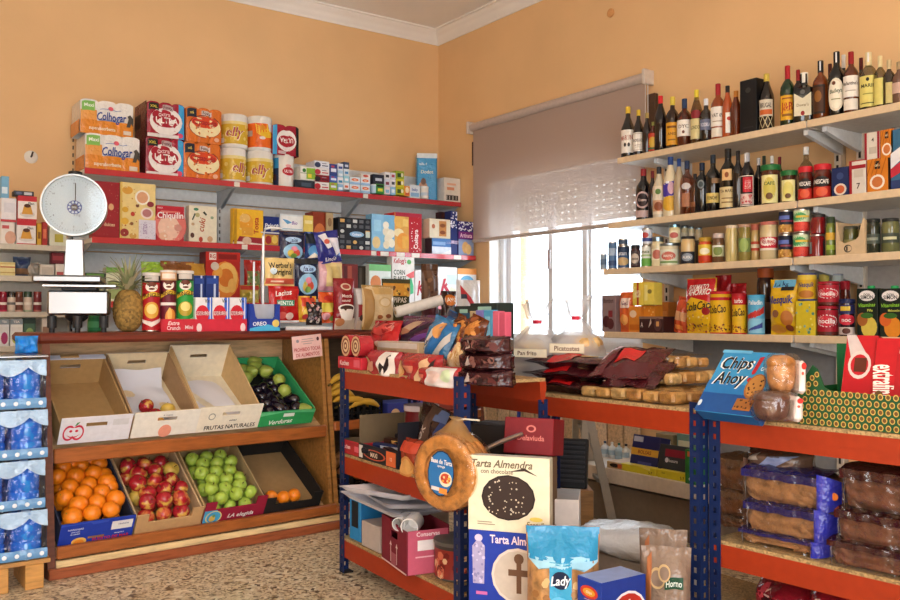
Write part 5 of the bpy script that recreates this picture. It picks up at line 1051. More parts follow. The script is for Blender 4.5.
RJ(811, 825.5, 214.5, '7a1418:g', '2a2a2c', [('r', .0, .1, .1, .9, 'a84a4a')], 'deep red pepper jar with dark lid, upper of its pair', vb=234.3)
RJ(826, 835, 217, '6a7a34:g', '2a3a24', [('r', 0, .5, 1, .8, 'd8a838'), ('r', 0, .1, 1, .3, '9ab03a')], 'slim green olive jar beside the cut carton')
t = thing('display_carton', 'brown cardboard display carton with torn front holding olive jars', 'carton', *[(p_[0], p_[4]) for p_ in (on('R3', 836.5, 865, 219, .14),)][0])
_, w_, d_, h_, _r = on('R3', 836.5, 865, 219, .14); KC = 'cdb38e:b'
m = MB(); m.prism([(-w_ / 2, 0), (w_ / 2, 0), (w_ / 2, h_ * .98), (w_ * .46, h_), (w_ * .38, h_ * .8), (w_ * .3, h_ * .5), (w_ * .2, h_ * .42), (-w_ * .2, h_ * .33), (-w_ * .36, h_ * .42), (-w_ * .42, h_ * .75), (-w_ * .46, h_ * .95), (-w_ / 2, h_ * .93)], -d_ / 2, -d_ / 2 + .004, KC); m.obj('front_panel', t)
for sx in (-1, 1): MB().box(sx * w_ / 2 - .002, -d_ / 2 + .004, 0, sx * w_ / 2 + .002, d_ / 2 - .004, h_ * .95, KC).obj('side_panel', t)
MB().box(-w_ / 2, d_ / 2 - .004, 0, w_ / 2, d_ / 2, h_ * .95, KC).obj('back_panel', t)
print_on(t, lambda x, y, k: (-w_ / 2 + x * w_, -d_ / 2 - E * k, y * h_), w_, h_, [('e', .42, .18, .14, .11, '3a342c'), ('e', .44, .18, .11, .08, KC), ('r', .36, .12, .42, .24, '3a342c')])
for i in range(2):
    p_ = t.location + Vector((.0, (.5 - i) * .072, .003)); JAR('preserve_jar', ('first', 'second')[i] + ' olive jar inside the torn cardboard carton', 'jar', (p_, .066, .066, h_ * .82, -PI / 2), '55562c:g', '4a4a3a', [('r', 0, .3, 1, .7, '8a8450')], lidh=.1)
RJ(866, 880, 219, '2c3024:g', '1c1e1c', [('r', 0, .3, 1, .75, '4a5248'), ('r', .2, .45, .8, .58, '8a9080')], 'dark green gherkin jar beside the cardboard carton', lidh=.1)
RJ(882, 899, 218.5, '6a6c44:g', '2a2a26', [('r', 0, .3, 1, .75, '3a4438'), ('r', .2, .45, .8, .58, 'c8c8a0')], 'pale green gherkin jar near the frame edge', lidh=.1)

# ================================================================ FOURTH RIGHT SHELF
RB('R4', 601.5, 615.5, 295, '8a7474', [('t', .5, .85, .12, 'Bombon', '4a3030', .7), ('e', .35, .28, .26, .16, '4a2024'), ('e', .65, .22, .24, .15, '5a2a2c'), ('r', .5, .4, .8, .58, '7a2a30')], 'dusty pink chocolate box at the window end', .05, name='chocolate_box')
BAG('cocoa_pouch', 'orange cocoa pouch leaning beside the pink chocolate box', 'pouch', (on('R4', 616, 632, 292, .06)[0], .105, .06, on('R4', 616, 632, 292)[3], -PI / 2), 'd8622c:p', [('r', .2, .6, .9, .85, 'e8d0c0'), ('t', .55, .72, .1, 'Nesti', '5a2a4a', .6), ('e', .5, .3, .3, .14, 'e8a050')], seed=2)
RB('R4', 628.5, 640, 306, 'd8842c', [('e', .4, .7, .3, .14, 'e8c8a8'), ('r', .1, .1, .9, .3, 'c86a1c')], 'orange sugar box, left of the low pair', .07, name='sugar_box')
RB('R4', 640.5, 654.5, 305.5, 'e08a28', [('d', 14, .05, .4, .95, .95, .06, 'f0b860', 5)], 'orange sugar box with dotted print, right of the low pair', .07, name='sugar_box', off=.05)
RB('R4', 632.5, 643, 282, 'e4c84c', [('r', .42, .0, .6, 1, 'b8442c'), ('r', .1, .3, .3, .8, 'f0dc80'), ('t', .5, .5, .3, 'MAIZENA', 'f4e8c0', .5, PI / 2)], 'yellow cornflour box with red stripe', .07, vb=305.6, name='cornflour_box')
RB('R4', 643.5, 654, 282.5, 'e6d058', [('e', .6, .6, .2, .1, '8a7a3a'), ('r', .1, .2, .4, .9, 'efe08a')], 'plain yellow cornflour box', .07, vb=305, name='cornflour_box')
RB('R4', 639, 663, 316.5, '3a1c1c', [('r', 0, .85, 1, 1, '8a6a5a'), ('t', .12, .5, .3, 'A', 'e0d0c8', .1), ('e', .78, .5, .16, .4, '5a3a3a'), ('r', .72, .4, .84, .7, 'd8a060'), ('p', [(.4, .3), (.5, .9), (.53, .6)], 'd8c8b8')], 'low dark tray of chocolate bars', .12, name='chocolate_tray', off=.0)
RB('R4', 656, 668, 302, 'c87a34', [('r', .1, .2, .9, .7, 'd89450')], 'plain orange box in the shade behind the dark tray', .08, off=.2, name='sugar_box')
BAG('cocoa_pouch', 'orange pouch lying tilted against the red cocoa bag', 'pouch', (on('R4', 669, 684, 292, .06, off=.06)[0], .1, .05, .2, -PI / 2), 'c8502c:p', [('r', .1, .35, .9, .6, 'd8a070'), ('r', .2, .1, .8, .22, 'e0863a')], seed=7, rz=0, ry=math.radians(12))
cola = [('r', 0, .56, 1, 1, 'c01c24:p'), ('r', 0, 0, 1, .56, 'e8b820:p'), ('p', [(0, .5), (.3, .66), (1, .56), (1, .5)], 'e8b820'), ('t', .5, .84, .1, 'FORMATO', 'f4e8e0', .7, .04, .2), ('t', .55, .75, .1, 'AHORRO', 'f4f0e8', .8, .04, .2), ('t', .5, .5, .15, 'ColaCao', '2a1410', .94, .1, .25), ('e', .82, .4, .12, .07, '9a1c1c'), ('d', 40, .03, .02, .97, .17, .035, ('5a2a10', 'f0c040', '8a3a14', 'c87a20'), 5), ('d', 12, .1, .18, .9, .34, .03, ('f4dc80', 'c89030'), 6)]
p_ = on('R4', 682, 711.5, 278, .09)
BAG('cocoa_bag', 'big red and yellow cocoa powder bag', 'bag', (p_[0], p_[1], .085, p_[3], -PI / 2), 'e0a820:p', cola, seed=11, wr=.003)
CAN('cocoa_canister', 'yellow cocoa canister with red lid next to the big cocoa bag', 'canister', on('R4', 710, 731, 292), 'e8b820', [('t', .42, .6, .2, 'ColaCao', '2a1410', .6, .1, .25), ('r', 0, .82, 1, .9, 'c01c24'), ('d', 36, .03, .02, .97, .2, .03, ('5a2a10', '8a3a14', 'c87a20'), 7)], rim='c01c24', lid='c01c24')
CAN('cocoa_canister', 'smaller cocoa canister with red lid', 'canister', on('R4', 732, 746.5, 294), 'e8b820', [('t', .45, .55, .2, 'ColaCao', '2a1410', .7, .1, .25), ('r', 0, .75, 1, 1, 'c01c24'), ('t', .5, .86, .12, 'turbo', 'f0e8e0', .4), ('d', 36, .03, .02, .97, .2, .04, ('5a2a10', '8a3a14', 'c87a20'), 8)], rim='c01c24', lid='b01a22')
for i, (u0, u1, vt) in enumerate(((712, 728, 275), (728, 743, 283))):
    q_ = on('R4', u0, u1, vt, .06, off=.2); BAG('cocoa_bag', ('taller', 'shorter')[i] + ' plain red cocoa bag in the back row', 'bag', (q_[0], q_[1], .06, q_[3], -PI / 2), 'a81820:p', [('r', .2, .3, .8, .5, 'c83a3a')], seed=12 + i)
CAN('cocoa_canister', 'light blue chocolate drink canister', 'canister', on('R4', 748, 764.5, 295.5), '5ab0d8', [('r', 0, 0, 1, .4, '8ac8e4'), ('p', [(.1, .5), (.9, .75), (.9, .55), (.1, .3)], 'c8342c'), ('t', .5, .85, .12, 'Paladin', 'f0f4f8', .6), ('p', [(.2, .1), (.8, .3), (.8, .15), (.2, .05)], '3a4a9a')], rim='4aa0cc', lid='4aa8d4')
JAR('preserve_jar', 'dark jar with orange lid in the shade behind the blue canister', 'jar', on('R4', 757, 774, 267, off=.2), '3a2420:g', 'b85a28', [('r', 0, .2, 1, .6, '6a4a40')])
p_ = on('R4', 766, 794, 279, .08)
BAG('cocoa_bag', 'yellow chocolate powder bag with blue lettering', 'bag', (p_[0], p_[1], .08, p_[3], -PI / 2), 'dcb01c:p', [('r', .15, .86, .95, 1, '6ab4d8'), ('t', .45, .93, .09, '1,2 kg', '1c2a5a', .5, .1), ('t', .5, .64, .14, 'Nesquik', '1c2a7a', .92, .04, .2), ('r', .5, .8, .95, .87, '1c1c1c'), ('e', .35, .38, .12, .07, '8a5a3a'), ('e', .75, .3, .2, .14, 'b8702c'), ('e', .35, .1, .3, .08, 'c88a2c'), ('e', .8, .12, .12, .06, '7a3a1c')], seed=15, wr=.003)
p_ = on('R4', 795.5, 815, 301, .1)
BOX('chocolate_powder_box', 'yellow patterned box beneath the yellow canister', 'box', p_, 'd8c02c', f=[('d', 16, .05, .05, .95, .95, .07, ('8ab0a0', 'e8dc70', '5a8a7a'), 5)], side='8a7a20')
CAN('cocoa_canister', 'yellow canister stacked over the yellow patterned box', 'canister', on('R4', 798, 816, 273.5, None, 300.8), 'd8ac20', [('t', .5, .6, .2, 'Nesquik', '1c2a7a', .6, .04, .2), ('e', .5, .2, .3, .16, 'b8742c'), ('r', 0, .8, 1, 1, 'e0c040')], rim='3a4a8a')
for i, (u0, u1) in enumerate(((819, 829), (832, 843))):
    CAN('cocoa_canister', ('pale yellow tin in the back row behind the red spread glass', 'pale blue tin in the back row behind the red spread glass')[i], 'canister', on('R4', u0, u1, 273 + i, None, None, .22), ('d8c860', 'a8b4b0')[i], [('r', 0, .3, 1, .6, ('e8e0a0', 'd8d8d0')[i])], rim='8a90a0')
noc = [('r', 0, 0, 1, 1, 'a81a2c'), ('e', .5, .56, .42, .26, 'e8dcd8'), ('e', .5, .56, .38, .22, 'c8283a'), ('t', .5, .56, .2, 'nocilla', 'fbf4f0', .62), ('r', 0, 0, 1, .12, '5a2418')]
JAR('spread_glass', 'red hazelnut spread glass, lower of its stack', 'glass', on('R4', 818, 838, 306), '5a2014:g', 'a81a2c', noc, lidh=.1, neck=.95, band=(.05, .86))
JAR('spread_glass', 'red hazelnut spread glass, upper of its stack', 'glass', on('R4', 818.5, 839, 281.5, None, 305.8), '5a2014:g', 'a81a2c', noc, lidh=.1, neck=.95, band=(.05, .86))
JAR('spread_glass', 'dark glass of two colour spread with red oval label', 'glass', on('R4', 839.5, 854.5, 299), '2a1a24:g', '1c2450', [('r', 0, .7, 1, 1, '2a2a5a'), ('r', .2, .8, .7, .95, 'd8b83a'), ('e', .5, .5, .46, .18, 'c8283a'), ('t', .5, .5, .14, 'noc', 'f4ece8', .5), ('r', 0, 0, 1, .25, 'c8b8b0'), ('e', .5, .12, .2, .1, '5a3024')], lidh=.12, neck=.95, band=(.05, .84))
JAR('spread_glass', 'small red spread glass standing behind the stacked pair', 'glass', on('R4', 840, 850, 281, None, None, .2), '6a2018:g', 'a81a2c', [('r', 0, .2, 1, .7, 'c8384a')])
for u0, u1, c, nm, s_ in ((856.5, 877.5, 'd8c050', 'pineapple', 'Piña'), (879, 902, 'e08a28', 'peach', 'Melocotón')):
    o = RB('R4', u0, u1, 288.5, '14201a', [('e', .5, .85, .38, .11, 'ece8e4'), ('t', .5, .875, .045, 'DON', '3a3a3a', .3), ('t', .5, .82, .075, 'SIMON', '2a2a2a', .6), ('t', .5, .66, .075, 'Vitaminas', '8ac83a', .8, .05, .3), ('t', .65, .55, .05, s_, 'd0d860', .5), ('e', .6, .2, .38, .22, c), ('e', .28, .36, .26, .14, 'a8622c' if nm == 'pineapple' else 'd8642a'), ('e', .5, .44, .3, .06, '3a6a2a')], 'dark green juice carton with ' + nm + ' picture', .075, name='juice_carton')
    h_ = on('R4', u0, u1, 288.5)[3]; MB().lathe([(.016, h_ - .001), (.016, h_ + .01), (.012, h_ + .012), (.004, h_ + .012)], '2aa05a', 14).obj('cap', o)

# ================================================================ ON THE COUNTER
CZ = 1.03
SH['C'] = ('y', 4.22, CZ)
def con(u0, u1, vt, d=None, y=4.2, vb=None, z=CZ):
    SH['C'] = ('y', y, z); return on('C', u0, u1, vt, d, vb, 0)
# weighing scale
c0 = PY(77, 300, 4.28); sc_ = .93 * c0.y / ray(77, 300).y      # metres for one pixel there
t = thing('weighing_scale', 'old white dial weighing scale with chrome body on the counter', 'scale', (c0.x, 4.28, CZ), math.radians(-18))
def zz(v): return PY(77, v, 4.28).z - CZ
STE = '8e9296:m'
SX = lambda u: (u - 77) * sc_
b = MB(); b.box(SX(50), -.09, zz(315), SX(110), .09, zz(291), STE, .008); b.obj('body', t)
for x in (SX(54), SX(105), SX(79)): MB().lathe([(.012, 0), (.012, .02), (.02, .022), (.02, zz(316)), (.008, zz(315))], '2a2a2c', 12, x, -.06).obj('foot', t)
MB().lathe([(.03, zz(315) - .03), (.05, zz(315) - .012), (.05, zz(315))], '1c1c1e', 14, 0, .0).obj('levelling_screw', t)
MB().box(SX(63), -.06, zz(291), SX(98), .06, zz(287), '2a2a2e', .003).obj('plate_support', t)
MB().box(SX(46), -.13, zz(288), SX(118), .13, zz(285.3), 'bfc3c6:m', .003).obj('lower_plate', t)
b = MB(); b.box(SX(37), -.15, zz(284), SX(104), .15, zz(276.5), STE, .008); b.obj('weighing_tray', t)
b = MB(); vs = []
for z_, w_, d_ in ((zz(277), .040, .045), (zz(240), .034, .04)): vs += [(SX(74) + sx * w_, .03 + sy * d_, z_) for sx, sy in ((-1, -1), (1, -1), (1, 1), (-1, 1))]
b.add(vs, [(0, 1, 5, 4), (1, 2, 6, 5), (2, 3, 7, 6), (3, 0, 4, 7), (4, 5, 6, 7)], 'a0a4a8:m').obj('column', t, 20)
R_ = 32.5 * sc_; cz = zz(206)
hd = MB().lathe([(R_ * .9, .075), (R_, .06), (R_, -.03), (R_ * 1.02, -.035), (R_ * 1.02, -.045), (R_ * .965, -.045), (R_ * .955, -.03)], '9aa0a2:m', 40, SX(74), cz, 'y').obj('dial_housing', t, 40)
MB().lathe([(R_ * .96, -.031), (R_ * .5, -.0315), (.001, -.032)], 'e4e8ea:w', 40, SX(74), cz, 'y').obj('dial_face', t, 60)
pr = []
for k in range(60):
    a = 2 * PI * k / 60; r0_, r1_ = (.86 if k % 5 else .82), .9; ca, sa = math.cos(a), math.sin(a); wd = .006
    pr.append(('p', [(.5 + .5 * (r * ca - q * sa), .5 + .5 * (r * sa + q * ca)) for r, q in ((r0_, -wd), (r1_, -wd), (r1_, wd), (r0_, wd))], '6a7078'))
for k in range(12):
    a = PI / 2 - 2 * PI * k / 12; pr.append(('t', .5 + .37 * math.cos(a), .5 + .37 * math.sin(a), .03, str(k), '7a8088', .1))
pr += [('e', .51, .46, .12, .12, '2c4a9a'), ('e', .51, .46, .055, .055, '22262e')]
for k in range(10):
    a = 2 * PI * k / 10; pr.append(('e', .51 + .088 * math.cos(a), .46 + .088 * math.sin(a), .02, .02, 'e0e6ee'))
pr += [('t', .51, .46, .028, 'EPEL', 'dfe4ea', .09), ('t', .55, .33, .04, '5 Kg', '9aa0a6', .2)]
print_on(t, lambda x, y, k: (SX(74) + (x - .5) * 2 * R_ * .96, -.0325 - E * k * .3, cz + (y - .5) * 2 * R_ * .96), 2 * R_, 2 * R_, pr, name='dial_marks')
MB().box(SX(74) + .004, -.037, cz, SX(74) + .008, -.035, cz + R_ * .72, '2a2a2c').obj('pointer', t)
MB().lathe([(R_ * .955, -.0405), (R_ * .5, -.042), (.001, -.0425)], 'eef4f8:c', 40, SX(74), cz, 'y').obj('dial_glass', t, 60)
MB().lathe([(.03, cz + R_ - .005), (.03, cz + R_ + .018), (.022, cz + R_ + .022), (.005, cz + R_ + .022)], '1a1a1c', 14, SX(74) - .0, .01).obj('top_knob', t)
# green tub under the scale
CAN('green_tub', 'small green plastic tub behind the scale feet', 'tub', con(88, 105, 316, y=4.42), '2f8a4c', [('r', 0, .2, 1, .7, '5ab070')], rim='2a7a44', lid='3a9a58')
# pineapple
pp = con(114.5, 142.5, 289, y=4.2); loc, w_, _, h_, _ = pp; r = w_ / 2
t = thing('pineapple', 'ripe pineapple with spiky crown standing beside the scale', 'pineapple', loc)
def pin(a, q):
    z_ = math.cos(q); k = (math.sin(q)) ** .72
    bumps = 1 + .075 * abs(math.cos(7 * a + 9 * q) * math.cos(7 * a - 9 * q))
    return (r * k * bumps * math.cos(a), r * k * bumps * math.sin(a), h_ * .5 - z_ * h_ * .5)
MB().blob(pin, '937237:y', 84, 54).obj('body', t, 180)
for k in range(46):
    rg = random.Random(k); a = k * 2.4; ti = k / 46; ln = h_ * (.5 + .28 * ti + rg.uniform(-.1, .1)); lean = (1 - ti) * 1.25 + .25
    b = MB(); pts = []; rr0 = .022 * (1 - .5 * ti); z0 = h_ * .96 + ti * .03
    for j in range(5):
        s_ = j / 4; wd = .011 * (1 - s_) + .0008; rad = rr0 + ln * s_ * math.sin(lean * (.5 + .6 * s_)); zt = z0 + ln * s_ * math.cos(lean * (.5 + .6 * s_))
        pts += [(rad * math.cos(a) - wd * math.sin(a), rad * math.sin(a) + wd * math.cos(a), zt), ((rad - .004 * (1 - s_)) * math.cos(a), (rad - .004 * (1 - s_)) * math.sin(a), zt - .003), (rad * math.cos(a) + wd * math.sin(a), rad * math.sin(a) - wd * math.cos(a), zt)]
    b.add(pts, [(3 * j + i, 3 * j + i + 1, 3 * j + i + 4, 3 * j + i + 3) for j in range(4) for i in (0, 1)], ('8e9468', 'a8a47c', '7c845c', 'b8ae8c')[k % 4])
    b.obj('leaf', t, 60)
# crisp canisters
def TUBE(label, pl, col, f, lid='d8d0c8'):
    o = CAN('crisp_canister', label, 'canister', pl, col, f, rim='c8c4bc:m', lid=lid, ang=1.4); return o
def pringle(c, c2, e): return [('r', 0, .86, 1, 1, '241c1c'), ('r', .2, .89, .8, .98, 'c8c0b8'), ('e', .5, .78, .26, .085, 'ece4d8'), ('e', .5, .83, .2, .04, '6a3018'), ('e', .5, .745, .12, .02, '6a3018'), ('e', .42, .79, .03, .012, '2a1a14'), ('e', .58, .79, .03, .012, '2a1a14'), ('p', [(.1, .6), (.5, .7), (.9, .66), (.9, .6), (.5, .63), (.1, .54)], 'd8b030'), ('t', .5, .635, .07, 'PRINGLES', '2a1410', .8, .06)] + e
o1 = TUBE('red crisp canister standing on the counter beside the pineapple', con(142.5, 160, 273.5, y=4.2), 'b01c24', pringle('b01c24', '', [('e', .5, .36, .3, .15, 'd8a03a'), ('e', .5, .38, .2, .09, 'f0d080'), ('p', [(.1, .2), (.5, .12), (.9, .22), (.9, .16), (.5, .06), (.1, .14)], 'e8d8d0')]))
# red display tray with two canisters
def tray(name, label, pl, hf, col, f, lip=None):
    loc, w_, d_, h_, _ = pl; o = thing(name, label, 'tray', loc)
    MB().box(-w_ / 2, -d_ / 2, 0, w_ / 2, -d_ / 2 + .003, hf, col).obj('front_panel', o)
    MB().box(-w_ / 2, d_ / 2 - .003, 0, w_ / 2, d_ / 2, h_, col).obj('back_panel', o)
    for sx in (-1, 1): MB().box(sx * w_ / 2 - .0015, -d_ / 2 + .003, 0, sx * w_ / 2 + .0015, d_ / 2 - .003, (hf + h_) / 2, col).obj('side_panel', o)
    MB().box(-w_ / 2 + .003, -d_ / 2 + .003, 0, w_ / 2 - .003, d_ / 2 - .003, .003, col).obj('bottom', o)
    print_on(o, lambda x, y, k: (-w_ / 2 + x * w_, -d_ / 2 - E * k, y * hf), w_, hf, f)
    return o
p_ = con(162, 195, 319, .1, y=4.19); tray('display_tray', 'low red cardboard tray holding two crisp canisters', p_, p_[3], 'c82c3c', [('t', .35, .68, .3, 'Extra', 'f0d8d8', .4, 0, .3), ('t', .35, .3, .3, 'Crunch', 'f0d8d8', .4), ('t', .82, .35, .28, 'Mini', 'f0d8d8', .24)])
TUBE('maroon crisp canister in the red tray', con(160.5, 176, 271, y=4.205, z=CZ + .004), '6a1c2c', pringle('', '', [('r', .1, .42, .9, .47, 'e8e0d8'), ('e', .6, .2, .25, .16, 'd8883a'), ('e', .55, .26, .1, .12, 'e8b860'), ('r', 0, .86, 1, 1, 'd8a878'), ('r', .2, .89, .8, .98, 'f0e0d0')]))
TUBE('green crisp canister in the red tray', con(176.5, 193.5, 271.5, y=4.205, z=CZ + .004), '2f9a3c', pringle('', '', [('e', .5, .36, .3, .13, 'b8a030'), ('e', .5, .4, .2, .08, 'e8d880'), ('p', [(.1, .2), (.5, .12), (.9, .22), (.9, .16), (.5, .06), (.1, .14)], 'a8d8a0')]))
for i, (u0, u1) in enumerate(((193.5, 205), (205.5, 219))):
    BOX('cereal_bar_box', ('first', 'second')[i] + ' tall navy cereal box behind the tissue packets', 'box', con(u0, u1, 275.5, .06, y=4.32), '1c3478', f=[('r', .6, 0, .75, 1, 'c8d4ec'), ('e', .3, .5, .2, .05, 'e07a30'), ('r', .1, .85, .9, .95, '2a4a9a'), ('e', .8, .35, .14, .1, 'd8a0b0')])
p_ = con(195, 247, 319, .09, y=4.19); tray('display_tray', 'low red cardboard tray holding three tissue packets', p_, p_[3], 'cc2c40', [('e', .08, .3, .05, .36, 'e8d0d0'), ('e', .92, .3, .05, .36, 'e8d0d0')])
for i in range(3):
    u0 = 195.5 + i * 17.2
    BOX('tissue_packet', ('first', 'second', 'third')[i] + ' white and blue tissue packet in the red tray, counted from the canisters', 'packet', con(u0, u0 + 16.6, 297.5, .07, y=4.2, z=CZ + .004), 'e8e6ea', f=[('r', .7, 0, 1, 1, '3a6ad0'), ('r', .86, 0, .92, 1, 'e0e4f0'), ('e', .42, .5, .4, .27, 'd02838'), ('r', .0, .46, .84, .58, 'e2c8c8'), ('t', .42, .52, .12, 'PAÑUELOS', 'a01c2c', .76), ('t', .7, .9, .12, 'Viv', '3a3a3a', .3), ('p', [(.5, .3), (.6, .3), (.62, .12)], 'c02030')], group=None)
p_ = con(250, 280, 304, .07, y=4.17); loc, w_, d_, h_, _ = p_
o = thing('biscuit_display_box', 'open blue biscuit display box with pale inside on the counter', 'box', loc)
BL = '2440a0'
m = MB(); m.prism([(-w_ / 2, 0), (w_ / 2, 0), (w_ / 2, h_), (w_ * .38, h_), (w_ * .32, h_ * .55), (w_ * .25, h_ * .45), (-w_ * .25, h_ * .45), (-w_ * .32, h_ * .55), (-w_ * .38, h_), (-w_ / 2, h_)], -d_ / 2, -d_ / 2 + .003, BL); m.obj('front_panel', o)
MB().box(-w_ / 2, d_ / 2 - .003, 0, w_ / 2, d_ / 2, h_, 'b8bcc8').obj('back_panel', o)
for sx in (-1, 1): MB().box(sx * w_ / 2 - .0015, -d_ / 2 + .003, 0, sx * w_ / 2 + .0015, d_ / 2 - .003, h_, BL).obj('side_panel', o)
print_on(o, lambda x, y, k: (-w_ / 2 + x * w_, -d_ / 2 - E * k, y * h_), w_, h_, [('p', [(0, 0), (1, 0), (1, .12), (.6, .24), (0, .1)], '4ab0e0'), ('t', .32, .27, .14, 'OREO', 'f0f4fa', .5, .05), ('e', .86, .28, .12, .14, 'e0c86a')])
# wire candy stand with hanging bags
YR = 4.33
rc = PY(300, 300, YR)
cs = thing('candy_stand', 'white wire candy stand on the counter with hanging sweet bags', 'stand', (rc.x, YR, CZ))
def cx(u): return PY(u, 300, YR).x - rc.x
def cz_(v, u=300): return PY(u, v, YR).z - CZ
m = MB(); m.tube([(cx(263), .0, 0), (cx(263), 0, cz_(238)), (cx(265), 0, cz_(231)), (cx(270), 0, cz_(229.5)), (cx(281), .0, cz_(229.5)), (cx(281), .12, cz_(229.5))], .007, 'e6e6e8:g', 8); m.obj('post', cs)
m = MB(); m.tube([(cx(263), .12, 0), (cx(263), .12, cz_(262))], .006, 'e6e6e8:g', 8); m.tube([(cx(340), .05, 0), (cx(340), .05, cz_(262))], .006, 'e6e6e8:g', 8); m.obj('rear_post', cs)
for v in (234, 259, 287):
    m = MB(); m.tube([(cx(263), .03, cz_(v)), (cx(341), .03, cz_(v))], .004, 'd8d8dc:g', 6); m.obj('rail', cs)
MB().box(cx(262), -.06, 0, cx(342), .14, .012, '1c1c1e', .003).obj('base', cs)
MB().box(cx(280), -.075, 0, cx(334), -.062, .02, 'e8e8e8', .003).obj('price_rail', cs)
def CB(u0, u1, vt, vb, col, f, label, d=.045, y=YR, rz=0, ry=0, seed=1, **k):
    a, c = PY(u0, 300, y), PY(u1, 300, y); um = (u0 + u1) / 2
    return BAG('candy_bag', label, 'bag', (Vector(((a.x + c.x) / 2, y, PY(um, vb, y).z)), c.x - a.x, d, PY(um, vt, y).z - PY(um, vb, y).z, 0), col, f, rz=rz, ry=ry, seed=seed, **k)
jel = [('e', .5, .74, .36, .1, 'a8c8e8'), ('t', .5, .74, .12, 'Jake', '1c2a6a', .5, .0, .2), ('e', .5, .36, .42, .26, '8ab8d8'), ('e', .36, .3, .14, .12, 'd8c050'), ('e', .62, .32, .15, .11, 'c8503c'), ('e', .5, .22, .14, .08, '7aa04a'), ('e', .5, .45, .14, .08, 'e08aa0'), ('r', .1, .9, .9, .96, '3a3a44')]
CB(279, 304, 232, 263, '1a2244:p', jel, 'navy jelly sweet bag hanging on the top rail', seed=21, y=YR - .01)
CB(304, 320, 232, 262, '1c3a78:p', [('r', 0, .6, 1, .95, '14202c'), ('e', .5, .35, .4, .2, '5a9ad0'), ('p', [(.1, .1), (.5, .3), (.9, .15)], 'e8e0d0')], 'slim blue sweet bag hanging beside the navy jelly bag', seed=22, y=YR)
CB(318, 342, 231, 263, '2a2f80:p', [('p', [(.1, .9), (.45, .95), (.6, .5), (.4, .45)], 'e0e0e8'), ('p', [(.5, .8), (.9, .75), (.95, .3), (.75, .2)], 'd8d8e4'), ('e', .4, .68, .12, .08, 'c85a4a'), ('t', .5, .12, .12, 'Lindo', 'e0e0f0', .7)], 'tilted violet blue sweet bag with white stripes', seed=23, y=YR - .02, ry=math.radians(-10))
CB(264, 294, 258, 286, 'e0c480:p', [('r', 0, .06, 1, .26, 'd8644a'), ('t', .48, .74, .2, "Werther's", '2a2018', .8, .03), ('t', .55, .5, .2, 'Original', '2a2018', .7, .03), ('e', .22, .52, .12, .12, 'd8e8f0'), ('r', .15, .12, .6, .18, 'f0d0b8')], 'golden toffee bag with dark lettering', seed=24, y=YR - .03)
CB(294, 318, 258, 299, '162040:p', [('r', 0, .86, 1, .98, '2a2c30')] + jel[:-1], 'black and blue jelly sweet bag on the middle rail', seed=25, y=YR - .03)
CB(318, 342, 262, 291, 'd0a0a8:p', [('r', .25, .15, 1, .98, 'd8c488'), ('r', .45, .3, .9, .85, 'c8b070'), ('r', 0, .0, 1, .14, 'c890a0')], 'pink and beige marshmallow bag on the middle rail', seed=26, y=YR - .02)
CB(268, 299, 286, 323, 'b8181c:p', [('t', .45, .82, .14, 'Lacitos', 'f4e8e4', .6, .12, .4), ('r', .2, .46, .8, .62, '2a8a6a'), ('t', .5, .54, .11, 'MENTOL', 'f0f4ee', .55), ('e', .4, .2, .16, .1, 'd85a50'), ('e', .65, .18, .14, .1, 'e8c8c0'), ('r', 0, 0, 1, .06, 'd8d8d8')], 'bright red liquorice bag on the lowest rail', seed=27, y=YR - .045)
CB(298, 316, 296, 322, 'd8a02c:p', [('r', .1, .6, .9, .95, 'c8442c'), ('e', .5, .35, .36, .2, 'e8d060'), ('e', .3, .2, .16, .1, 'b83a3a'), ('e', .75, .55, .2, .12, '4a2a50')], 'yellow and red fruit sweet bag on the lowest rail', seed=28, y=YR - .04)
CB(306, 322, 302, 325, '2a2426:p', [('d', 16, .1, .1, .9, .9, .1, ('c8a0a0', '8a7a80', 'd8d0c8'), 5)], 'dark speckled sweet bag at the foot of the stand', seed=29, y=YR - .06)
CB(318, 338, 292, 323, 'd85a28:p', [('e', .5, .8, .3, .1, 'b82c20'), ('r', .05, .35, .95, .65, 'd8c850'), ('e', .3, .2, .2, .12, 'e0a0a8'), ('e', .7, .15, .2, .1, '8aa84a')], 'orange and green gummy bag on the lowest rail', seed=30, y=YR - .04)
# coffee packets and nut bags
BAG('coffee_packet', 'tall red coffee packet with white cup print', 'packet', con(336, 357, 278, .07, y=4.2)[:1] + (con(336, 357, 278, .07, y=4.2)[1], .075, con(336, 357, 278, .07, y=4.2)[3], 0), '8a1a24:p', [('e', .5, .84, .26, .07, 'd8c0a8'), ('e', .5, .84, .18, .045, '9a3a34'), ('t', .5, .66, .06, 'Mezcla', 'ecd8d0', .7), ('t', .45, .57, .05, 'natural', 'ecd8d0', .5), ('r', 0, 0, 1, .22, 'c8b8a8'), ('e', .5, .42, .42, .08, 'e8e0da'), ('e', .5, .42, .34, .055, '3a2018'), ('p', [(.1, .4), (.25, .18), (.75, .18), (.9, .4)], 'e4dcd6'), ('e', .2, .14, .2, .08, 'b87a50')], seed=31, wr=.002, crimp=.05)
BAG('coffee_packet', 'small coffee packet with grey label beside the red packet', 'packet', con(357, 367, 288, .06, y=4.2)[:1] + (con(357, 367, 288, .06, y=4.2)[1] * 1.05, .06, con(357, 367, 288, .06, y=4.2)[3], 0), 'a89a94:p', [('r', .1, .62, .95, .98, 'c8c4c4'), ('r', .15, .3, .95, .6, '8a1a24'), ('e', .55, .28, .3, .08, '2a1a18'), ('r', .1, 0, .9, .2, 'b8a494')], seed=32, wr=.002)
q_ = con(366, 398, 285, .1, y=4.15)
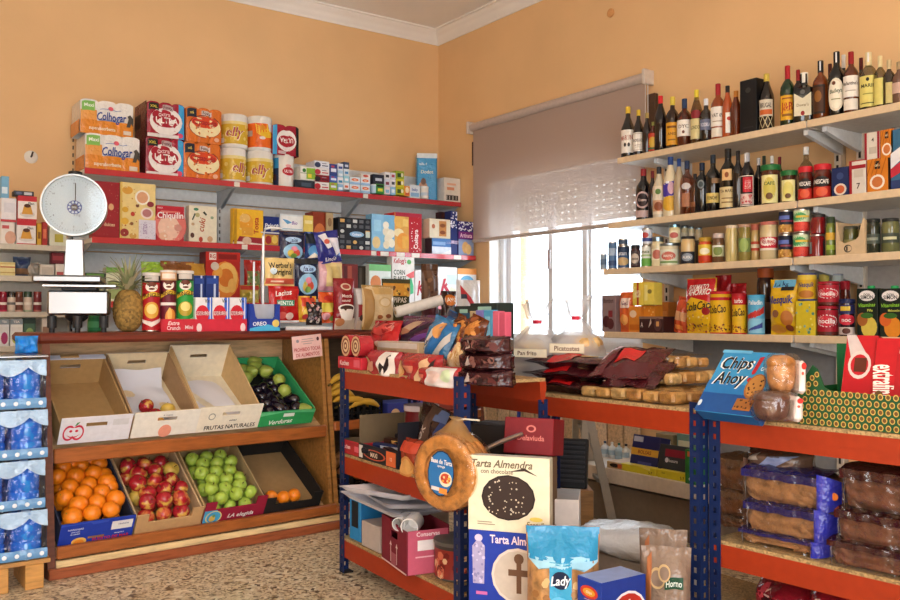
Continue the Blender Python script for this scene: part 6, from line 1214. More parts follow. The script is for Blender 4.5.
BAG('nut_bag', 'beige paper bag of nuts beside the coffee packets', 'bag', (q_[0], q_[1], .1, q_[3], 0), 'd6bd94:p', [('r', .3, .8, .95, .95, 'c8a468'), ('e', .6, .62, .2, .12, 'c8aa78'), ('e', .6, .62, .15, .09, 'dcc8a4'), ('e', .42, .28, .1, .05, '9a5a34'), ('e', .72, .3, .12, .05, '8a4a2c'), ('p', [(0, 0), (.22, 0), (.25, .9), (0, .95)], 'a8824e')], seed=33, top='b08a50:p')
CZ2 = PY(400, 312, 4.45).z
BAG('seed_bag', 'dark pumpkin seed bag with orange picture behind the paper roll', 'bag', (Vector((PY(396, 300, 4.45).x, 4.45, CZ)), .2, .06, PY(396, 279, 4.45).z - CZ, 0), '4a4a34:p', [('r', 0, .66, 1, .92, 'd89a3c'), ('t', .55, .58, .1, 'PIPAS', 'e8e0d0', .6), ('t', .5, .42, .1, 'CALABAZA', 'e8e0d0', .8), ('d', 16, .05, .66, .95, .9, .06, ('e8b850', '5a3a1c'), 4)], seed=34)
a_, c_ = PY(400, 312, 4.12), PY(441, 300, 4.0)
t = thing('baking_paper_roll', 'white roll of baking paper lying across the packets', 'paper roll', (a_.x, 4.15, a_.z), math.radians(-20))
ln = .27; t.rotation_euler = (0, -math.atan2(c_.z - a_.z, .25), math.radians(-14))
MB().lathe([(.012, -.01), (.028, -.01), (.03, 0), (.03, ln), (.026, ln), (.012, ln - .004)], 'e4e0da', 18, 0, 0, 'x').obj('paper', t); MB().lathe([(.012, -.012), (.012, ln + .002)], 'b89a70', 12, 0, 0, 'x').obj('core', t)
def QB(u0, u1, vt, vb, y, col, f, label, name='snack_bag', d=.05, seed=1, **k):
    a, c = PY(u0, 300, y), PY(u1, 300, y); um = (u0 + u1) / 2; zb = PY(um, vb, y).z
    return BAG(name, label, 'bag', (Vector(((a.x + c.x) / 2, y, zb)), c.x - a.x, d, PY(um, vt, y).z - zb, 0), col, f, seed=seed, **k)
QB(421, 438, 264, 326, 4.42, '5a3c2c:p', [('r', .05, .3, .95, .9, '6a4a34'), ('d', 20, .1, .35, .9, .85, .1, ('8a6444', '4a2e20'), 3), ('r', .0, .1, 1, .28, '4a1c24')], 'tall brown sack of dried beans on the counter', seed=35)
QB(441, 456, 291, 327, 4.36, '3a2420:p', [('e', .5, .75, .4, .16, 'd87a2c'), ('t', .5, .76, .12, 'RAMO', 'f0e8d8', .7), ('e', .5, .35, .35, .2, '8a8078'), ('r', 0, .0, 1, .14, '5a4a44')], 'small dark nut bag with orange oval', seed=36)
QB(456, 480, 280, 327, 4.5, 'e4e0de:p', [('p', [(.1, .9), (.9, .35), (.9, .25), (.1, .7)], 'c02c34'), ('e', .7, .3, .22, .12, 'b82830'), ('r', .1, .6, .3, .7, '3a3a4a')], 'white snack bag with red splash near the window corner', seed=37)
QB(455, 478, 307, 327, 4.3, '22242a:p', [('r', .3, .3, .8, .9, 'b8bcc0')], 'low black packet with grey label at the counter end', seed=38)
# please-do-not-touch sign on a stick
a_ = PY(308, 346, 4.08)
t = thing('counter_sign', 'pink card sign with red lettering fixed to the counter divider', 'sign', (a_.x, 4.08, a_.z - .06), math.radians(4), None, 0, math.radians(-5))
MB().box(-.085, -.002, 0, .085, .002, .115, 'e8c0bc', .0008).obj('card', t)
print_on(t, lambda x, y, k: (-.085 + .17 * x, -.002 - E * k, .115 * y), .17, .115, [('t', .5, .4, .16, 'PROHIBIDO TOCAR', 'b84a50', .9), ('t', .5, .16, .15, 'DE ALIMENTOS', 'b84a50', .8), ('e', .18, .78, .05, .07, '8a8a94'), ('e', .87, .8, .045, .09, '5a2a34'), ('r', .32, .82, .7, .85, 'a89898'), ('r', .3, .72, .72, .75, 'a89898'), ('r', .36, .62, .66, .65, 'a89898')])

# ---------------------------------------------------------------- bananas and crates right of the divider
def banana(label, loc, rz, rx, L_=.19, group='bananas on the counter shelf'):
    pts = []; rad = []
    for i in range(9):
        s_ = i / 8; a = (s_ - .5) * 1.5; pts.append((L_ / 1.5 * math.sin(a) * 1.1, 0, L_ / 1.5 * (math.cos(a) - 1))); rad.append(.018 * min(1, .35 + 3 * s_ * (1 - s_) * 1.1))
    o = MB().tube(pts, rad, 'd2a83c', 9).obj('banana', None, 60, label=label, category='banana', group=group); o.location = loc; o.rotation_euler = (rx, 0, rz)
    MB().tube([pts[0], (pts[0][0] - .02, 0, pts[0][2] - .008)], [.0065, .006], '6a5a2a', 7).obj('stem', o)
    return o
def plastic_crate(label, s0, s1, q0, q1, z, h, name='plastic_crate'):
    o = thing(name, label, 'crate', CP((s0 + s1) / 2, (q0 + q1) / 2, z), STH); w2, d2 = (s1 - s0) / 2, (q1 - q0) / 2; K = '141416'
    MB().box(-w2, -d2, 0, w2, d2, .006, K).obj('bottom', o)
    for nm, ax, sg in (('front_panel', 0, -1), ('back_panel', 0, 1), ('side_panel', 1, -1), ('side_panel', 1, 1)):
        m = MB(); ln = w2 if ax == 0 else d2; ot = sg * (d2 if ax == 0 else w2)
        def bx(a0, a1, z0, z1):
            if ax == 0: m.box(a0, ot - .004, z0, a1, ot + .004, z1, K)
            else: m.box(ot - .004, a0, z0, ot + .004, a1, z1, K)
        bx(-ln, ln, 0, .015); bx(-ln, ln, h - .02, h); n = 8
        for k in range(n + 1): x = -ln + 2 * ln * k / n; bx(max(-ln, x - .008), min(ln, x + .008), .015, h - .02)
        bx(-ln, ln, h * .5 - .006, h * .5 + .006)
        m.obj(nm, o)
    return o
pc = plastic_crate('black plastic crate with bananas beside the divider', 1.44, 1.76, .1, .45, .516, .13)
for i, (s_, q_, z_, rz_, rx_) in enumerate(((1.50, .12, .78, .5, .2), (1.52, .13, .74, .3, .1), (1.5, .12, .70, .1, .0), (1.54, .14, .67, .2, -.1), (1.57, .1, .655, .0, .1), (1.64, .1, .64, -.05, .0), (1.63, .16, .635, .1, .2), (1.5, .2, .66, .8, .1))):
    banana(('topmost banana of the bunch beside the pink sign', 'second banana down in the bunch beside the sign', 'third banana down in the bunch beside the sign', 'fourth banana down in the bunch beside the sign', 'lowest banana of the bunch in the black crate', 'yellow banana lying along the black crate rim', 'banana behind the one on the crate rim', 'half hidden banana at the back of the bunch')[i], CP(s_, q_, z_), rz_ + STH, rx_)
BOX('carton', 'blue printed carton on the counter shelf behind the rack', 'carton', (CP(1.93, .2, .516), .26, .2, .1, STH), '3a44a0', f=[('e', .2, .4, .12, .3, 'd8b890'), ('r', .5, .3, .9, .6, '5a64b8')], top='5a6ac8')
BOX('carton', 'dark red carton at the end of the counter shelf', 'carton', (CP(2.24, .2, .516), .22, .2, .13, STH), '6a2420', f=[('r', .1, .3, .9, .6, '9a4a40')], top='d8c8c4')
plastic_crate('black plastic crate low in the counter with onions', 1.46, 1.98, .05, .42, .116, .15)
for i, (s_, q_, z_) in enumerate(((1.5, .1, .29), (1.56, .16, .3), (1.52, .22, .33), (1.6, .1, .28), (1.64, .2, .31), (1.58, .26, .34), (1.7, .12, .28), (1.75, .2, .29), (1.8, .12, .27))):
    o = MB().blob(lambda a, q: (.034 * math.sin(q) * math.cos(a), .034 * math.sin(q) * math.sin(a), .032 * math.cos(q) + .012 * math.exp(-(q / .35) ** 2)), ('a8744a', '8a5a3c', 'b88a60')[i % 3], 12, 9).obj('onion', None, 180, label='brown onion heaped in the low black plastic crate', category='onion', group='onions in the black crate'); o.location = CP(s_, q_, z_ - .03)

# ================================================================ WATER PACKS at the left
pl_ = PZ(28, 590, 0); PYL = 3.9
pd = thing('wooden_pallet', 'small wooden pallet under the stacked blue water packs', 'pallet', (.57, PYL, 0))
for x in (-.22, .02, .15): MB().box(x - .035, -.0, 0, x + .035, .26, .1, 'c8924e:o', .003).obj('block', pd)
for y in (.0, .1, .2): MB().box(-.3, y, .1, .21, y + .07, .118, 'b8864a:o', .002).obj('board', pd)
prev = .119; HP = .2
def water_bottle_mesh():
    b = MB(); b.lathe([(.05, 0), (.06, .006), (.06, .06), (.056, .068), (.06, .076), (.06, .135), (.052, .155), (.026, .172), (.015, .176), (.015, .182)], '2484dc:g', 18); return b.mesh('water_bottle')
WBM = water_bottle_mesh(); CPM = MB().lathe([(.0165, .172), (.0165, .19), (.013, .192), (.003, .192)], 'dfe8f0', 12).mesh('cap')
for k in range(4):
    z0 = .119 + k * (HP + .003)
    t = thing('water_pack', ('bottom', 'second from below', 'third from below', 'top')[k] + ' shrink wrapped pack of blue water bottles in the stack', 'water pack', (.556 + (.006, -.004, .004, -.003)[k], PYL + .01, z0))
    W2, D2 = .205, .24
    for i in range(3):
        for j in range(2):
            o = link('bottle', WBM, t); o.location = (-W2 + .066 + i * .137, .058 + j * .118, .004); c = link('cap', CPM, o)
    MB().box(-W2 + .01, D2 - .01, .01, W2 - .01, D2 - .004, HP - .02, '10141c').obj('gap_shade_sheet', t)  # near-black sheet stands in for the shade in the gaps between bottles
    b = MB(); rg = random.Random(k)
    ph = [rg.uniform(0, 6) for _ in range(5)]
    def fr(i, j):   # front film with crumple, open arches left by the sagging film
        x = -W2 + 2 * W2 * i; z_ = HP * j
        y = .0 - .004 * math.sin(23 * x * 6 + ph[0]) * math.sin(14 * j + ph[1]) - .006 * math.sin(31 * j + 9 * x * 6 + ph[2]) * (1 if j > .6 or j < .3 else .4)
        return (x, y, z_)
    b.grid(fr, 30, 14, 'c8e2fc:k')
    b.grid(lambda i, j: (-W2 + 2 * W2 * i, D2 * j, HP - .006 * abs(math.sin(9 * i + ph[3])) * math.sin(PI * j) + .0 * j), 20, 6, 'c8e2fc:k')
    b.grid(lambda i, j: (W2, D2 * i, HP * j), 3, 3, 'c8e2fc:k'); b.grid(lambda i, j: (-W2, D2 * (1 - i), HP * j), 3, 3, 'c8e2fc:k')
    b.obj('shrink_film', t, 60)
    b = MB(); b.grid(lambda i, j: (-W2 + 2 * W2 * i, -.008 - .006 * math.sin(PI * j) - .002 * math.sin(40 * i), HP * (.02 + .2 * j)), 30, 4, '6a9ccc:p'); b.obj('printed_band', t, 60)
    b = MB()
    for q in range(9): b.lathe([(.009, -.0165), (.008, -.0168), (.001, -.017)], 'e6f0f8', 10, -W2 + .02 + q * .046, HP * .12, 'y')
    b.obj('print', t)
    b = MB(); b.grid(lambda i, j: (-W2 + 2 * W2 * i, -.006 - .008 * abs(math.sin(12 * i + ph[0])) * (1 - j) - .003 * math.sin(50 * i + 11 * j), HP * (.84 + .15 * j) - .035 * (1 - j) * abs(math.cos(PI * i * 3))), 60, 5, 'a8c6e4:p'); b.obj('gathered_film', t, 60)
MB().box(.37, PYL + .0, .935, .765, PYL + .25, .945, 'b8bcc0:m', .003).obj('metal_tray', None, label='flat metal tray lying on top of the water packs', category='tray')
a_ = PZ(32, 358, .946)
BAG('carrier_bag', 'crumpled bright blue plastic bag beside the counter end', 'bag', (Vector((.71, PYL + .16, .946)), .09, .06, .075, 0), '2a8ae0:p', None, seed=40, wr=.012, crimp=0)

# ================================================================ BLUE AND ORANGE RACKS
BLU, ORG, BRD = '112451', 'a03414', 'a88a5c:u'
def rack(label, P0, P1, depth, levels, ph, far=True, near=True, end_near=True, end_far=True, back_h=None):
    P0 = Vector((*P0, 0)); P1 = Vector((*P1, 0)); e = (P1 - P0); L_ = e.length; e.normalize(); rz = math.atan2(e.y, e.x)
    o = thing('storage_rack', label, 'rack', P0, rz)
    def post(x, y, sx, sy, hh):
        m = MB(); wv = .042; th = .0025; c0, c1 = .016, .028
        for ax in (0, 1):
            def bx(a0, a1, z0, z1):
                if ax == 0:
                    xa, xb = sorted((x + sx * a0, x + sx * a1)); ya, yb = sorted((y, y + sy * th)); m.box(xa, ya, z0, xb, yb, z1, BLU)
                else:
                    ya, yb = sorted((y + sy * a0, y + sy * a1)); xa, xb = sorted((x, x + sx * th)); m.box(xa, ya, z0, xb, yb, z1, BLU)
            bx(0 if ax == 0 else th, c0, 0, hh); bx(c1, wv, 0, hh)
            z = 0.0
            n = int(hh / .04)
            for k in range(n + 1): bx(c0, c1, k * .04, min(hh, k * .04 + .022))
        MB_ = m.obj('post', o)
        MB().box(*sorted((x, x + sx * .045))[:1], min(y, y + sy * .045), 0, max(x, x + sx * .045), max(y, y + sy * .045), .006, '1a1a1c').obj('foot', o)
    for x, sx, use in ((0, 1, far), (L_, -1, near)):
        if use:
            post(x, 0, sx, 1, ph); post(x, depth, sx, -1, (back_h or ph) if x > 0 else ph)
    for z in levels:
        def beam(a, b_):
            m = MB(); a = Vector(a); b_ = Vector(b_)
            m.bar(a + Vector((0, 0, z - .02)), b_ + Vector((0, 0, z - .02)), .028, .04, ORG); m.bar(a + Vector((0, 0, z - .057)), b_ + Vector((0, 0, z - .057)), .022, .034, ORG); return m.obj('beam', o)
        beam((.004, .018, 0), (L_ - .004, .018, 0)); beam((.004, depth - .018, 0), (L_ - .004, depth - .018, 0))
        if end_far: beam((.018, .034, 0), (.018, depth - .034, 0))
        if end_near: beam((L_ - .018, .034, 0), (L_ - .018, depth - .034, 0))
        MB().box(.006, .006, z, L_ - .006, depth - .006, z + .012, BRD).obj('shelf_board', o)
    return o, P0, e
RKA = rack('smaller blue and orange rack loaded with biscuits next to the fruit counter', (1.845, 3.41), (1.788, 2.447), .38, (.865, .50, .14), .895, end_near=False, back_h=.80)
RKB = rack('longer blue and orange rack with pastries in front of the window aisle', (2.34, 3.13), (2.344, 1.882), .5, (.785, .10), .82)
RKC = rack('nearest blue and orange rack carrying cake packs at the picture edge', (2.376, 1.872), (2.45, .62), .5, (.765, .365), .80, end_far=False)
def RP(rk, u, v, off=.0):
    _, P0, e = rk; n = Vector((-e.y, e.x, 0)); d = ray(u, v); return EYE + d * ((P0 + n * off - EYE).dot(n) / d.dot(n))
def onr(rk, z, u0, u1, vt, d=.1, off=.02, vb=None):
    _, P0, e = rk; n = Vector((-e.y, e.x, 0)); um = (u0 + u1) / 2
    a, c = RP(rk, u0, 300, off), RP(rk, u1, 300, off); w_ = (c - a).dot(e)
    if vb is not None: z = RP(rk, um, vb, off).z
    h = RP(rk, um, vt, off).z - z; p = (a + c) / 2 + n * (d / 2); p.z = z
    return (p, w_, d, h, math.atan2(e.y, e.x))
ZA, ZB, ZCc = .878, .798, .778
def ARB(label, u0, u1, vt, vb, col, f, d=.06, off=.03, seed=1, rz=0, rx=0, ry=0, rk=RKA, z=ZA, name='biscuit_packet', cat='packet', **k):
    return BAG(name, label, cat, onr(rk, z, u0, u1, vt, d, off, vb), col, f, seed=seed, rz=rz, rx=rx, ry=ry, **k)
# ---- small rack, top board
BOX('display_tray', 'low red tray holding swiss roll cakes at the rack corner', 'tray', onr(RKA, ZA, 338, 361, 357, .16, .0), 'c42c38', f=[('t', .3, .5, .4, 'Kuchen', 'f0d8d8', .5), ('r', .7, .2, .95, .8, 'd86070')], top='8a2028')
for i, u in enumerate((346, 356)):
    p = onr(RKA, ZA, u - 4.8, u + 4.8, 349, .06, .0); loc, w_, d_, h_, rz_ = p; zb = onr(RKA, ZA, u - 5, u + 5, 357, .15, 0)[3] + ZA
    t = thing('swiss_roll', ('swirled sponge roll end nearer the counter', 'swirled sponge roll end nearer the biscuit packets')[i], 'cake', (loc.x, loc.y, zb + w_ * .5), rz_)
    MB().lathe([(w_ * .5, -d_ / 2), (w_ * .5, d_ / 2)], 'b02c34:p', 16, 0, 0, 'y').obj('wrapped_roll', t)
    pr = [('e', .5, .5, .46, .46, 'd8b088'), ('e', .5, .5, .36, .36, '7a3a28'), ('e', .52, .5, .27, .27, 'e4c8a0'), ('e', .5, .51, .17, .17, '7a3a28'), ('e', .5, .5, .08, .08, 'e4c8a0')]
    print_on(t, lambda x, y, k: ((x - .5) * w_, -d_ / 2 - .001 - E * k, (y - .5) * w_), w_, w_, pr, name='swirl')
ARB('red biscuit packet with white squiggle end, first in the front row', 361, 393, 351, 377.5, 'a83038:p', [('e', .15, .5, .12, .3, 'd8a878'), ('r', .58, .02, .97, .98, 'e6dcd4'), ('p', [(.6, .2), (.68, .6), (.75, .3), (.85, .9), (.9, .85), (.78, .15), (.7, .45), (.65, .1)], '2a1c1c'), ('e', .35, .4, .1, .2, 'c88a70')], d=.09, off=.0, seed=50, crimp=0)
ARB('red biscuit packet with round biscuit print, second in the front row', 392, 432, 354, 383.5, 'a42a2c:p', [('e', .14, .45, .13, .3, 'd0985c'), ('e', .14, .45, .08, .2, 'e0b480'), ('r', .34, .35, .55, .6, 'c87a60'), ('p', [(.62, .1), (.7, .7), (.82, .9), (.98, .6), (.98, .2), (.8, .1)], 'd8b088'), ('p', [(.8, .2), (.88, .6), (.98, .9), (.96, .5)], '2a1c1c')], d=.1, off=.0, seed=51, crimp=0)
ARB('red biscuit packet with see through white end, third in the front row', 412, 452, 366, 388, 'a8282c:p', [('r', .36, .05, .98, .95, 'd8ccc8'), ('e', .55, .5, .16, .3, 'e0c4bc'), ('r', .1, .4, .3, .6, 'c86a5a'), ('e', .85, .6, .1, .3, 'c8d8b0')], d=.08, off=-.015, seed=52, crimp=0)
ARB('glossy red sweet bag behind the front row of biscuits', 363, 390, 320, 352, 'b81c22:p', [('e', .5, .7, .36, .2, 'd04a44'), ('e', .5, .2, .12, .1, 'e8c8c0'), ('d', 10, .1, .5, .9, .9, .08, ('d88a80', '8a1418'), 6)], d=.07, off=.16, seed=53, rx=math.radians(-12))
BOX('plastic_box', 'clear plastic biscuit box behind the red packets', 'box', onr(RKA, ZA, 377, 418, 342, .14, .12, 356), 'c0a684', f=[('r', .02, .55, .98, .95, 'd8cfc4'), ('r', .1, .1, .5, .45, 'a88a64')], side='b09672', top='d8d0c8')
BOX('carton', 'low brown carton lifting the clear biscuit box', 'carton', onr(RKA, ZA, 374, 430, 355.8, .14, .125), '7a3030')
ARB('purple and brown striped cookie bag lying tilted', 384, 430, 313, 350, '54284a:p', [('p', [(.0, .2), (.45, .7), (.7, .75), (.2, .15)], 'b89a80'), ('p', [(.1, .05), (.9, .8), (1, .7), (.25, .0)], '2e1c30'), ('e', .3, .4, .16, .1, '9a6a50'), ('p', [(.5, .2), (1, .5), (1, .4), (.6, .1)], '6a3a8a')], d=.09, off=.2, seed=54, rx=math.radians(-22))
ARB('blue biscuit bag with white striped sides, lower left one', 413, 437, 316, 362, '2f72a2:p', [('p', [(.05, 0), (.5, 0), (.95, .9), (.6, .95)], '2a6aa8'), ('p', [(0, 0), (.2, 0), (.55, .9), (.4, .9)], 'd8d4cc'), ('e', .55, .72, .2, .2, 'd89a5a'), ('p', [(.55, 0), (.75, 0), (1, .6), (.95, .8)], 'c8c4bc'), ('t', .2, .2, .1, 'TOSTA', '2a2a2a', .5, 1.2)], d=.06, off=.13, seed=55, rx=math.radians(-18), ry=math.radians(14))
ARB('blue biscuit bag with white striped sides, upper right one', 428, 450, 311, 352, '2a5e94:p', [('p', [(.05, 0), (.4, 0), (.9, .9), (.6, .95)], '5aa0cc'), ('e', .55, .62, .2, .14, 'e0dcd0'), ('p', [(.5, 0), (.75, 0), (1, .6), (.95, .8)], 'c8c4bc'), ('r', 0, .86, 1, .98, '1c2c4c')], d=.06, off=.2, seed=56, rx=math.radians(-18), ry=math.radians(14))
for i, (u0, u1) in enumerate(((442, 458), (456, 472))):
    ARB('brown chocolate sponge bag, ' + ('wider slanted one', 'one beside the upright cookie boxes')[i], u0, u1, 315, 348, '6a3418:p', [('p', [(.1, .1), (.5, .2), (.9, .8), (.5, .9)], 'c8803a'), ('d', 14, .1, .1, .9, .9, .12, ('4a2010', 'd8954a', '8a4a20'), 5)], d=.07, off=.2, seed=57 + i, ry=math.radians(16), rx=math.radians(-10))
ARB('large red pasta biscuit bag with cream window lying on its side', 434, 476, 334, 374, 'b83024:p', [('p', [(.05, .05), (.6, .0), (.75, .55), (.3, .7)], 'dcc090'), ('d', 22, .12, .08, .6, .5, .05, ('e8d4a8', 'c89a50', 'f0e0c0'), 7), ('r', .3, .75, .95, .95, 'c8442c')], d=.09, off=.06, seed=60, rx=math.radians(-30))
cb = [(471, 483, 313, '1f4a64', [('t', .55, .45, .34, 'OREO', 'e4ecf0', .8, PI / 2), ('r', 0, 0, .12, 1, '0f2a3c')], 'upright teal cookie box with white lettering'), (483.5, 489, 311, 'b0a078', [('r', .3, .1, .7, .9, '7a6a4a')], 'narrow khaki cookie box in the upright row'),
      (489.5, 497, 310, '7a74b4', [('r', .2, .1, .8, .5, '9a94cc')], 'lavender cookie box in the upright row'), (497.5, 506, 310, '4a9ac0', [('r', .2, .6, .8, .9, '8ac4dc')], 'sky blue cookie box in the upright row'), (506.5, 512.5, 311, 'd86a80', [('e', .5, .5, .36, .12, '3a2430')], 'pink cookie box in the upright row, inner one'), (513, 519, 312, 'd05a72', [('e', .5, .5, .36, .12, '3a2430')], 'pink cookie box in the upright row, end one')]
for u0, u1, vt, c, f, lb in cb: BOX('cookie_box', lb, 'box', onr(RKA, ZA, u0 - 14, u1 - 14, vt, .03, .26), c, f=f)
for u0, u1, vt, vb, lb in ((455, 471, 306, 317, 'dark cookie carton lying over the sponge bags'), (470, 497, 303, 311, 'dark green rimmed tray behind the upright cookie boxes')): BOX('carton', lb, 'carton', onr(RKA, ZA, u0, u1, vt, .08, .29, None), '24302c', f=[('r', .3, .7, .8, .95, '9ac0b0')])
for i in range(3):
    p = onr(RKA, ZA, 457 + i, 496 - i, 370 - i * 16.5, .12, .03, 387 - i * 17)
    o = BAG('chocolate_biscuit_pack', ('bottom', 'middle', 'top')[i] + ' dark chocolate biscuit pack in the stack of three at the rack end', 'packet', (p[0] + Vector((.0, .02, 0)), p[1], .13, p[3] * 1.05, p[4]), '38161a:p', [('d', 14, .05, .15, .95, .85, .09, ('5a2a28', '241012', '7a5048'), 20 + i), ('p', [(.3, .2), (.36, .85), (.42, .3)], 'a89890')], seed=61 + i, rz=math.radians(14), crimp=0, wr=.004)

# ---- long rack, top board
def film_bag(label, u0, u1, vt, vb, tie_v, off, seed, text):
    p = onr(RKB, ZB, u0, u1, vt, .2, off, vb); loc, w_, d_, h_, rz_ = p
    t = thing('bread_bag', label, 'bread bag', loc, rz_ + math.radians(25))
    rg = random.Random(seed)
    for k in range(12):
        c = (rg.uniform(-.26, .26) * w_, rg.uniform(-.22, .1) * d_, h_ * (.16 + .55 * (k // 3) / 3)); ax = (w_ * .19, d_ * .24, h_ * .13)
        m = MB(); a0 = rg.uniform(0, 3)
        m.blob(lambda a, q: (c[0] + ax[0] * math.sin(q) * math.cos(a + a0), c[1] + ax[1] * math.sin(q) * math.sin(a + a0), c[2] + ax[2] * math.cos(q)), ('cda468:r', 'bd9458:r', 'd8b880:r')[k % 3], 12, 8); m.obj('bread_roll', t, 180)
    def sf(a, q):
        z_ = math.cos(q); k = math.sin(q) ** .6; w1 = 1 + .05 * math.sin(5 * a + seed) + .04 * math.sin(9 * a + 6 * q)
        nk = 1
        zz_ = h_ * .45 * (1 - z_)
        return (w_ * .5 * k * w1 * math.cos(a), d_ * .5 * k * w1 * math.sin(a), zz_)
    MB().blob(sf, 'f4f6fa:h', 26, 16).obj('film', t, 180)
    m = MB(); n = 18; hb = h_ * .86; ht = RP(RKB, (u0 + u1) / 2, tie_v, off).z - loc.z
    prof = [(w_ * .36, h_ * .78), (w_ * .22, hb + (ht - hb) * .4), (.018, ht), (.04, ht + .02), (.05, ht + .06), (.06, ht + .085)]
    vs = [(r * math.cos(2 * PI * i / n) * (1 + .3 * math.sin(i * 2.1 + seed)), r * .6 * math.sin(2 * PI * i / n) * (1 + .3 * math.sin(i * 2.1 + seed)), z_ + .25 * r * math.sin(i * 1.7 + seed) * (z_ > ht)) for r, z_ in prof for i in range(n)]
    m.add(vs, [(j * n + i, j * n + (i + 1) % n, (j + 1) * n + (i + 1) % n, (j + 1) * n + i) for j in range(5) for i in range(n)], 'f4f6fa:h').obj('gathered_neck', t, 180)
    MB().lathe([(.018, ht - .008), (.02, ht), (.018, ht + .008)], 'c81c3a', 12).obj('red_tie', t)
    print_on(t, lambda x, y, k: (-w_ * .3 + x * w_ * .6, -d_ * .5 - .006 - E * k, h_ * (.6 + .13 * y)), w_ * .6, h_ * .13, [('r', 0, 0, 1, 1, 'd8c8a8'), ('r', .02, .06, .98, .94, 'e6dcc4'), ('t', .5, .5, .5, text, '6a4a3a', .9)], name='label')
film_bag('clear bag of crusty rolls with red tie beside the stacked cookie boxes', 497, 543, 331, 396, 322, .04, 1, 'Pan frito')
film_bag('clear bag of crusty rolls with red tie in front of the window', 538, 580, 324, 396, 318, .12, 5, 'Picatostes')
def FLAT(label, u0, u1, v, vb, dep, thick, col, f, seed, off=.0, rz=0, tilt=0, name='pastry_pack', rk=RKB, z=None, cat='packet', **k):
    p = onr(rk, ZB, u0, u1, v, .01, off, vb); loc = p[0].copy()
    if z is not None: loc.z = z
    loc.z += thick / 2
    return BAG(name, label, cat, (loc, p[1], thick, dep, p[4]), col, f, seed=seed, rx=-PI / 2 + tilt, rz=rz, **k)
dk = [('r', .38, .05, .66, .95, 'c01c1e:p'), ('e', .75, .4, .08, .2, 'b89a68'), ('e', .2, .5, .16, .36, '5a2a22:p'), ('p', [(.1, .1), (.3, .3), (.34, .9), (.2, .5)], '8a6a60')]
for i, (u0, u1, vb) in enumerate(((512, 600, 396), (509, 596, 382), (514, 598, 370))):
    FLAT(('bottom', 'middle', 'top')[i] + ' dark red flat biscuit pack in the pile beside the bread bags', u0, u1, 0, None, .2, .052, '3e1218:p', dk, 70 + i, off=.03 + .012 * i, z=ZB + i * .047, rz=math.radians(-3 + 4 * i), crimp=.05)
FLAT('dark red biscuit pack leaning on the pile, red patch uppermost', 590, 640, 0, None, .26, .06, '4a141a:p', [('r', .3, .3, .7, .7, 'c81a1e:p'), ('e', .35, .82, .18, .1, 'a8743c'), ('e', .62, .85, .16, .1, '98642c'), ('r', .05, .0, .25, 1, '5c2026:p'), ('p', [(.0, .4), (.05, 1), (.12, 1), (.08, .4)], 'd8c8d8')], 75, off=.05, z=ZB + .045, tilt=math.radians(24), rz=math.radians(14))
FLAT('second dark red biscuit pack under the leaning one', 602, 648, 0, None, .26, .05, '44141a:p', [('r', .3, .3, .7, .7, 'b01a1e:p')], 76, off=.04, z=ZB + .02, tilt=math.radians(22), rz=math.radians(14))
def pastry_tray(label, u0, u1, dep, thick, off, z, seed, rz=0, rows=3, colz='c49a5c:r'):
    p = onr(RKB, ZB, u0, u1, 380, .01, off); loc = p[0].copy(); loc.z = z; w_ = p[1]; rg = random.Random(seed)
    t = thing('pastry_tray', label, 'pastry', loc, p[4] + rz)
    nx = 6
    for i in range(nx):
        for j in range(rows):
            x0 = -w_ / 2 + w_ * i / nx + .004; x1 = x0 + w_ / nx - .008; y0 = dep * j / rows + .004; y1 = y0 + dep / rows - .008; hh = thick * rg.uniform(.75, .95)
            m = MB(); m.box(x0, y0, .004, x1, y1, hh, (('c49a5c:r', 'b4864a:r', 'cfae74:r')[rg.randrange(3)]), .009); m.obj('pastry', t)
    m = MB(); m.grid(lambda i, j: (-w_ / 2 - .01 + (w_ + .02) * i, dep * j, thick * (1.02 + .07 * math.sin(11 * i + 7 * j) * math.sin(9 * j + 2))), 20, 12, 'f2ece4:k')
    m.grid(lambda i, j: (-w_ / 2 - .01 + (w_ + .02) * i, -.004 - .004 * math.sin(30 * i), thick * 1.03 * j), 20, 3, 'f2ece4:k'); m.obj('film', t, 60)
    return t
pastry_tray('golden puff pastries in clear film at the front of the rack board', 577, 672, .42, .05, .012, ZB, 3, rows=5)
pastry_tray('golden puff pastries stacked on the front tray', 612, 670, .3, .05, .14, ZB + .053, 8, rows=4)
pastry_tray('second tray of golden pastries further back on the rack board', 640, 676, .2, .05, .25, ZB + .106, 4)
pastry_tray('tray of pale pastries in film behind the blue cookie box', 724, 765, .16, .09, .32, ZB - .0, 6)

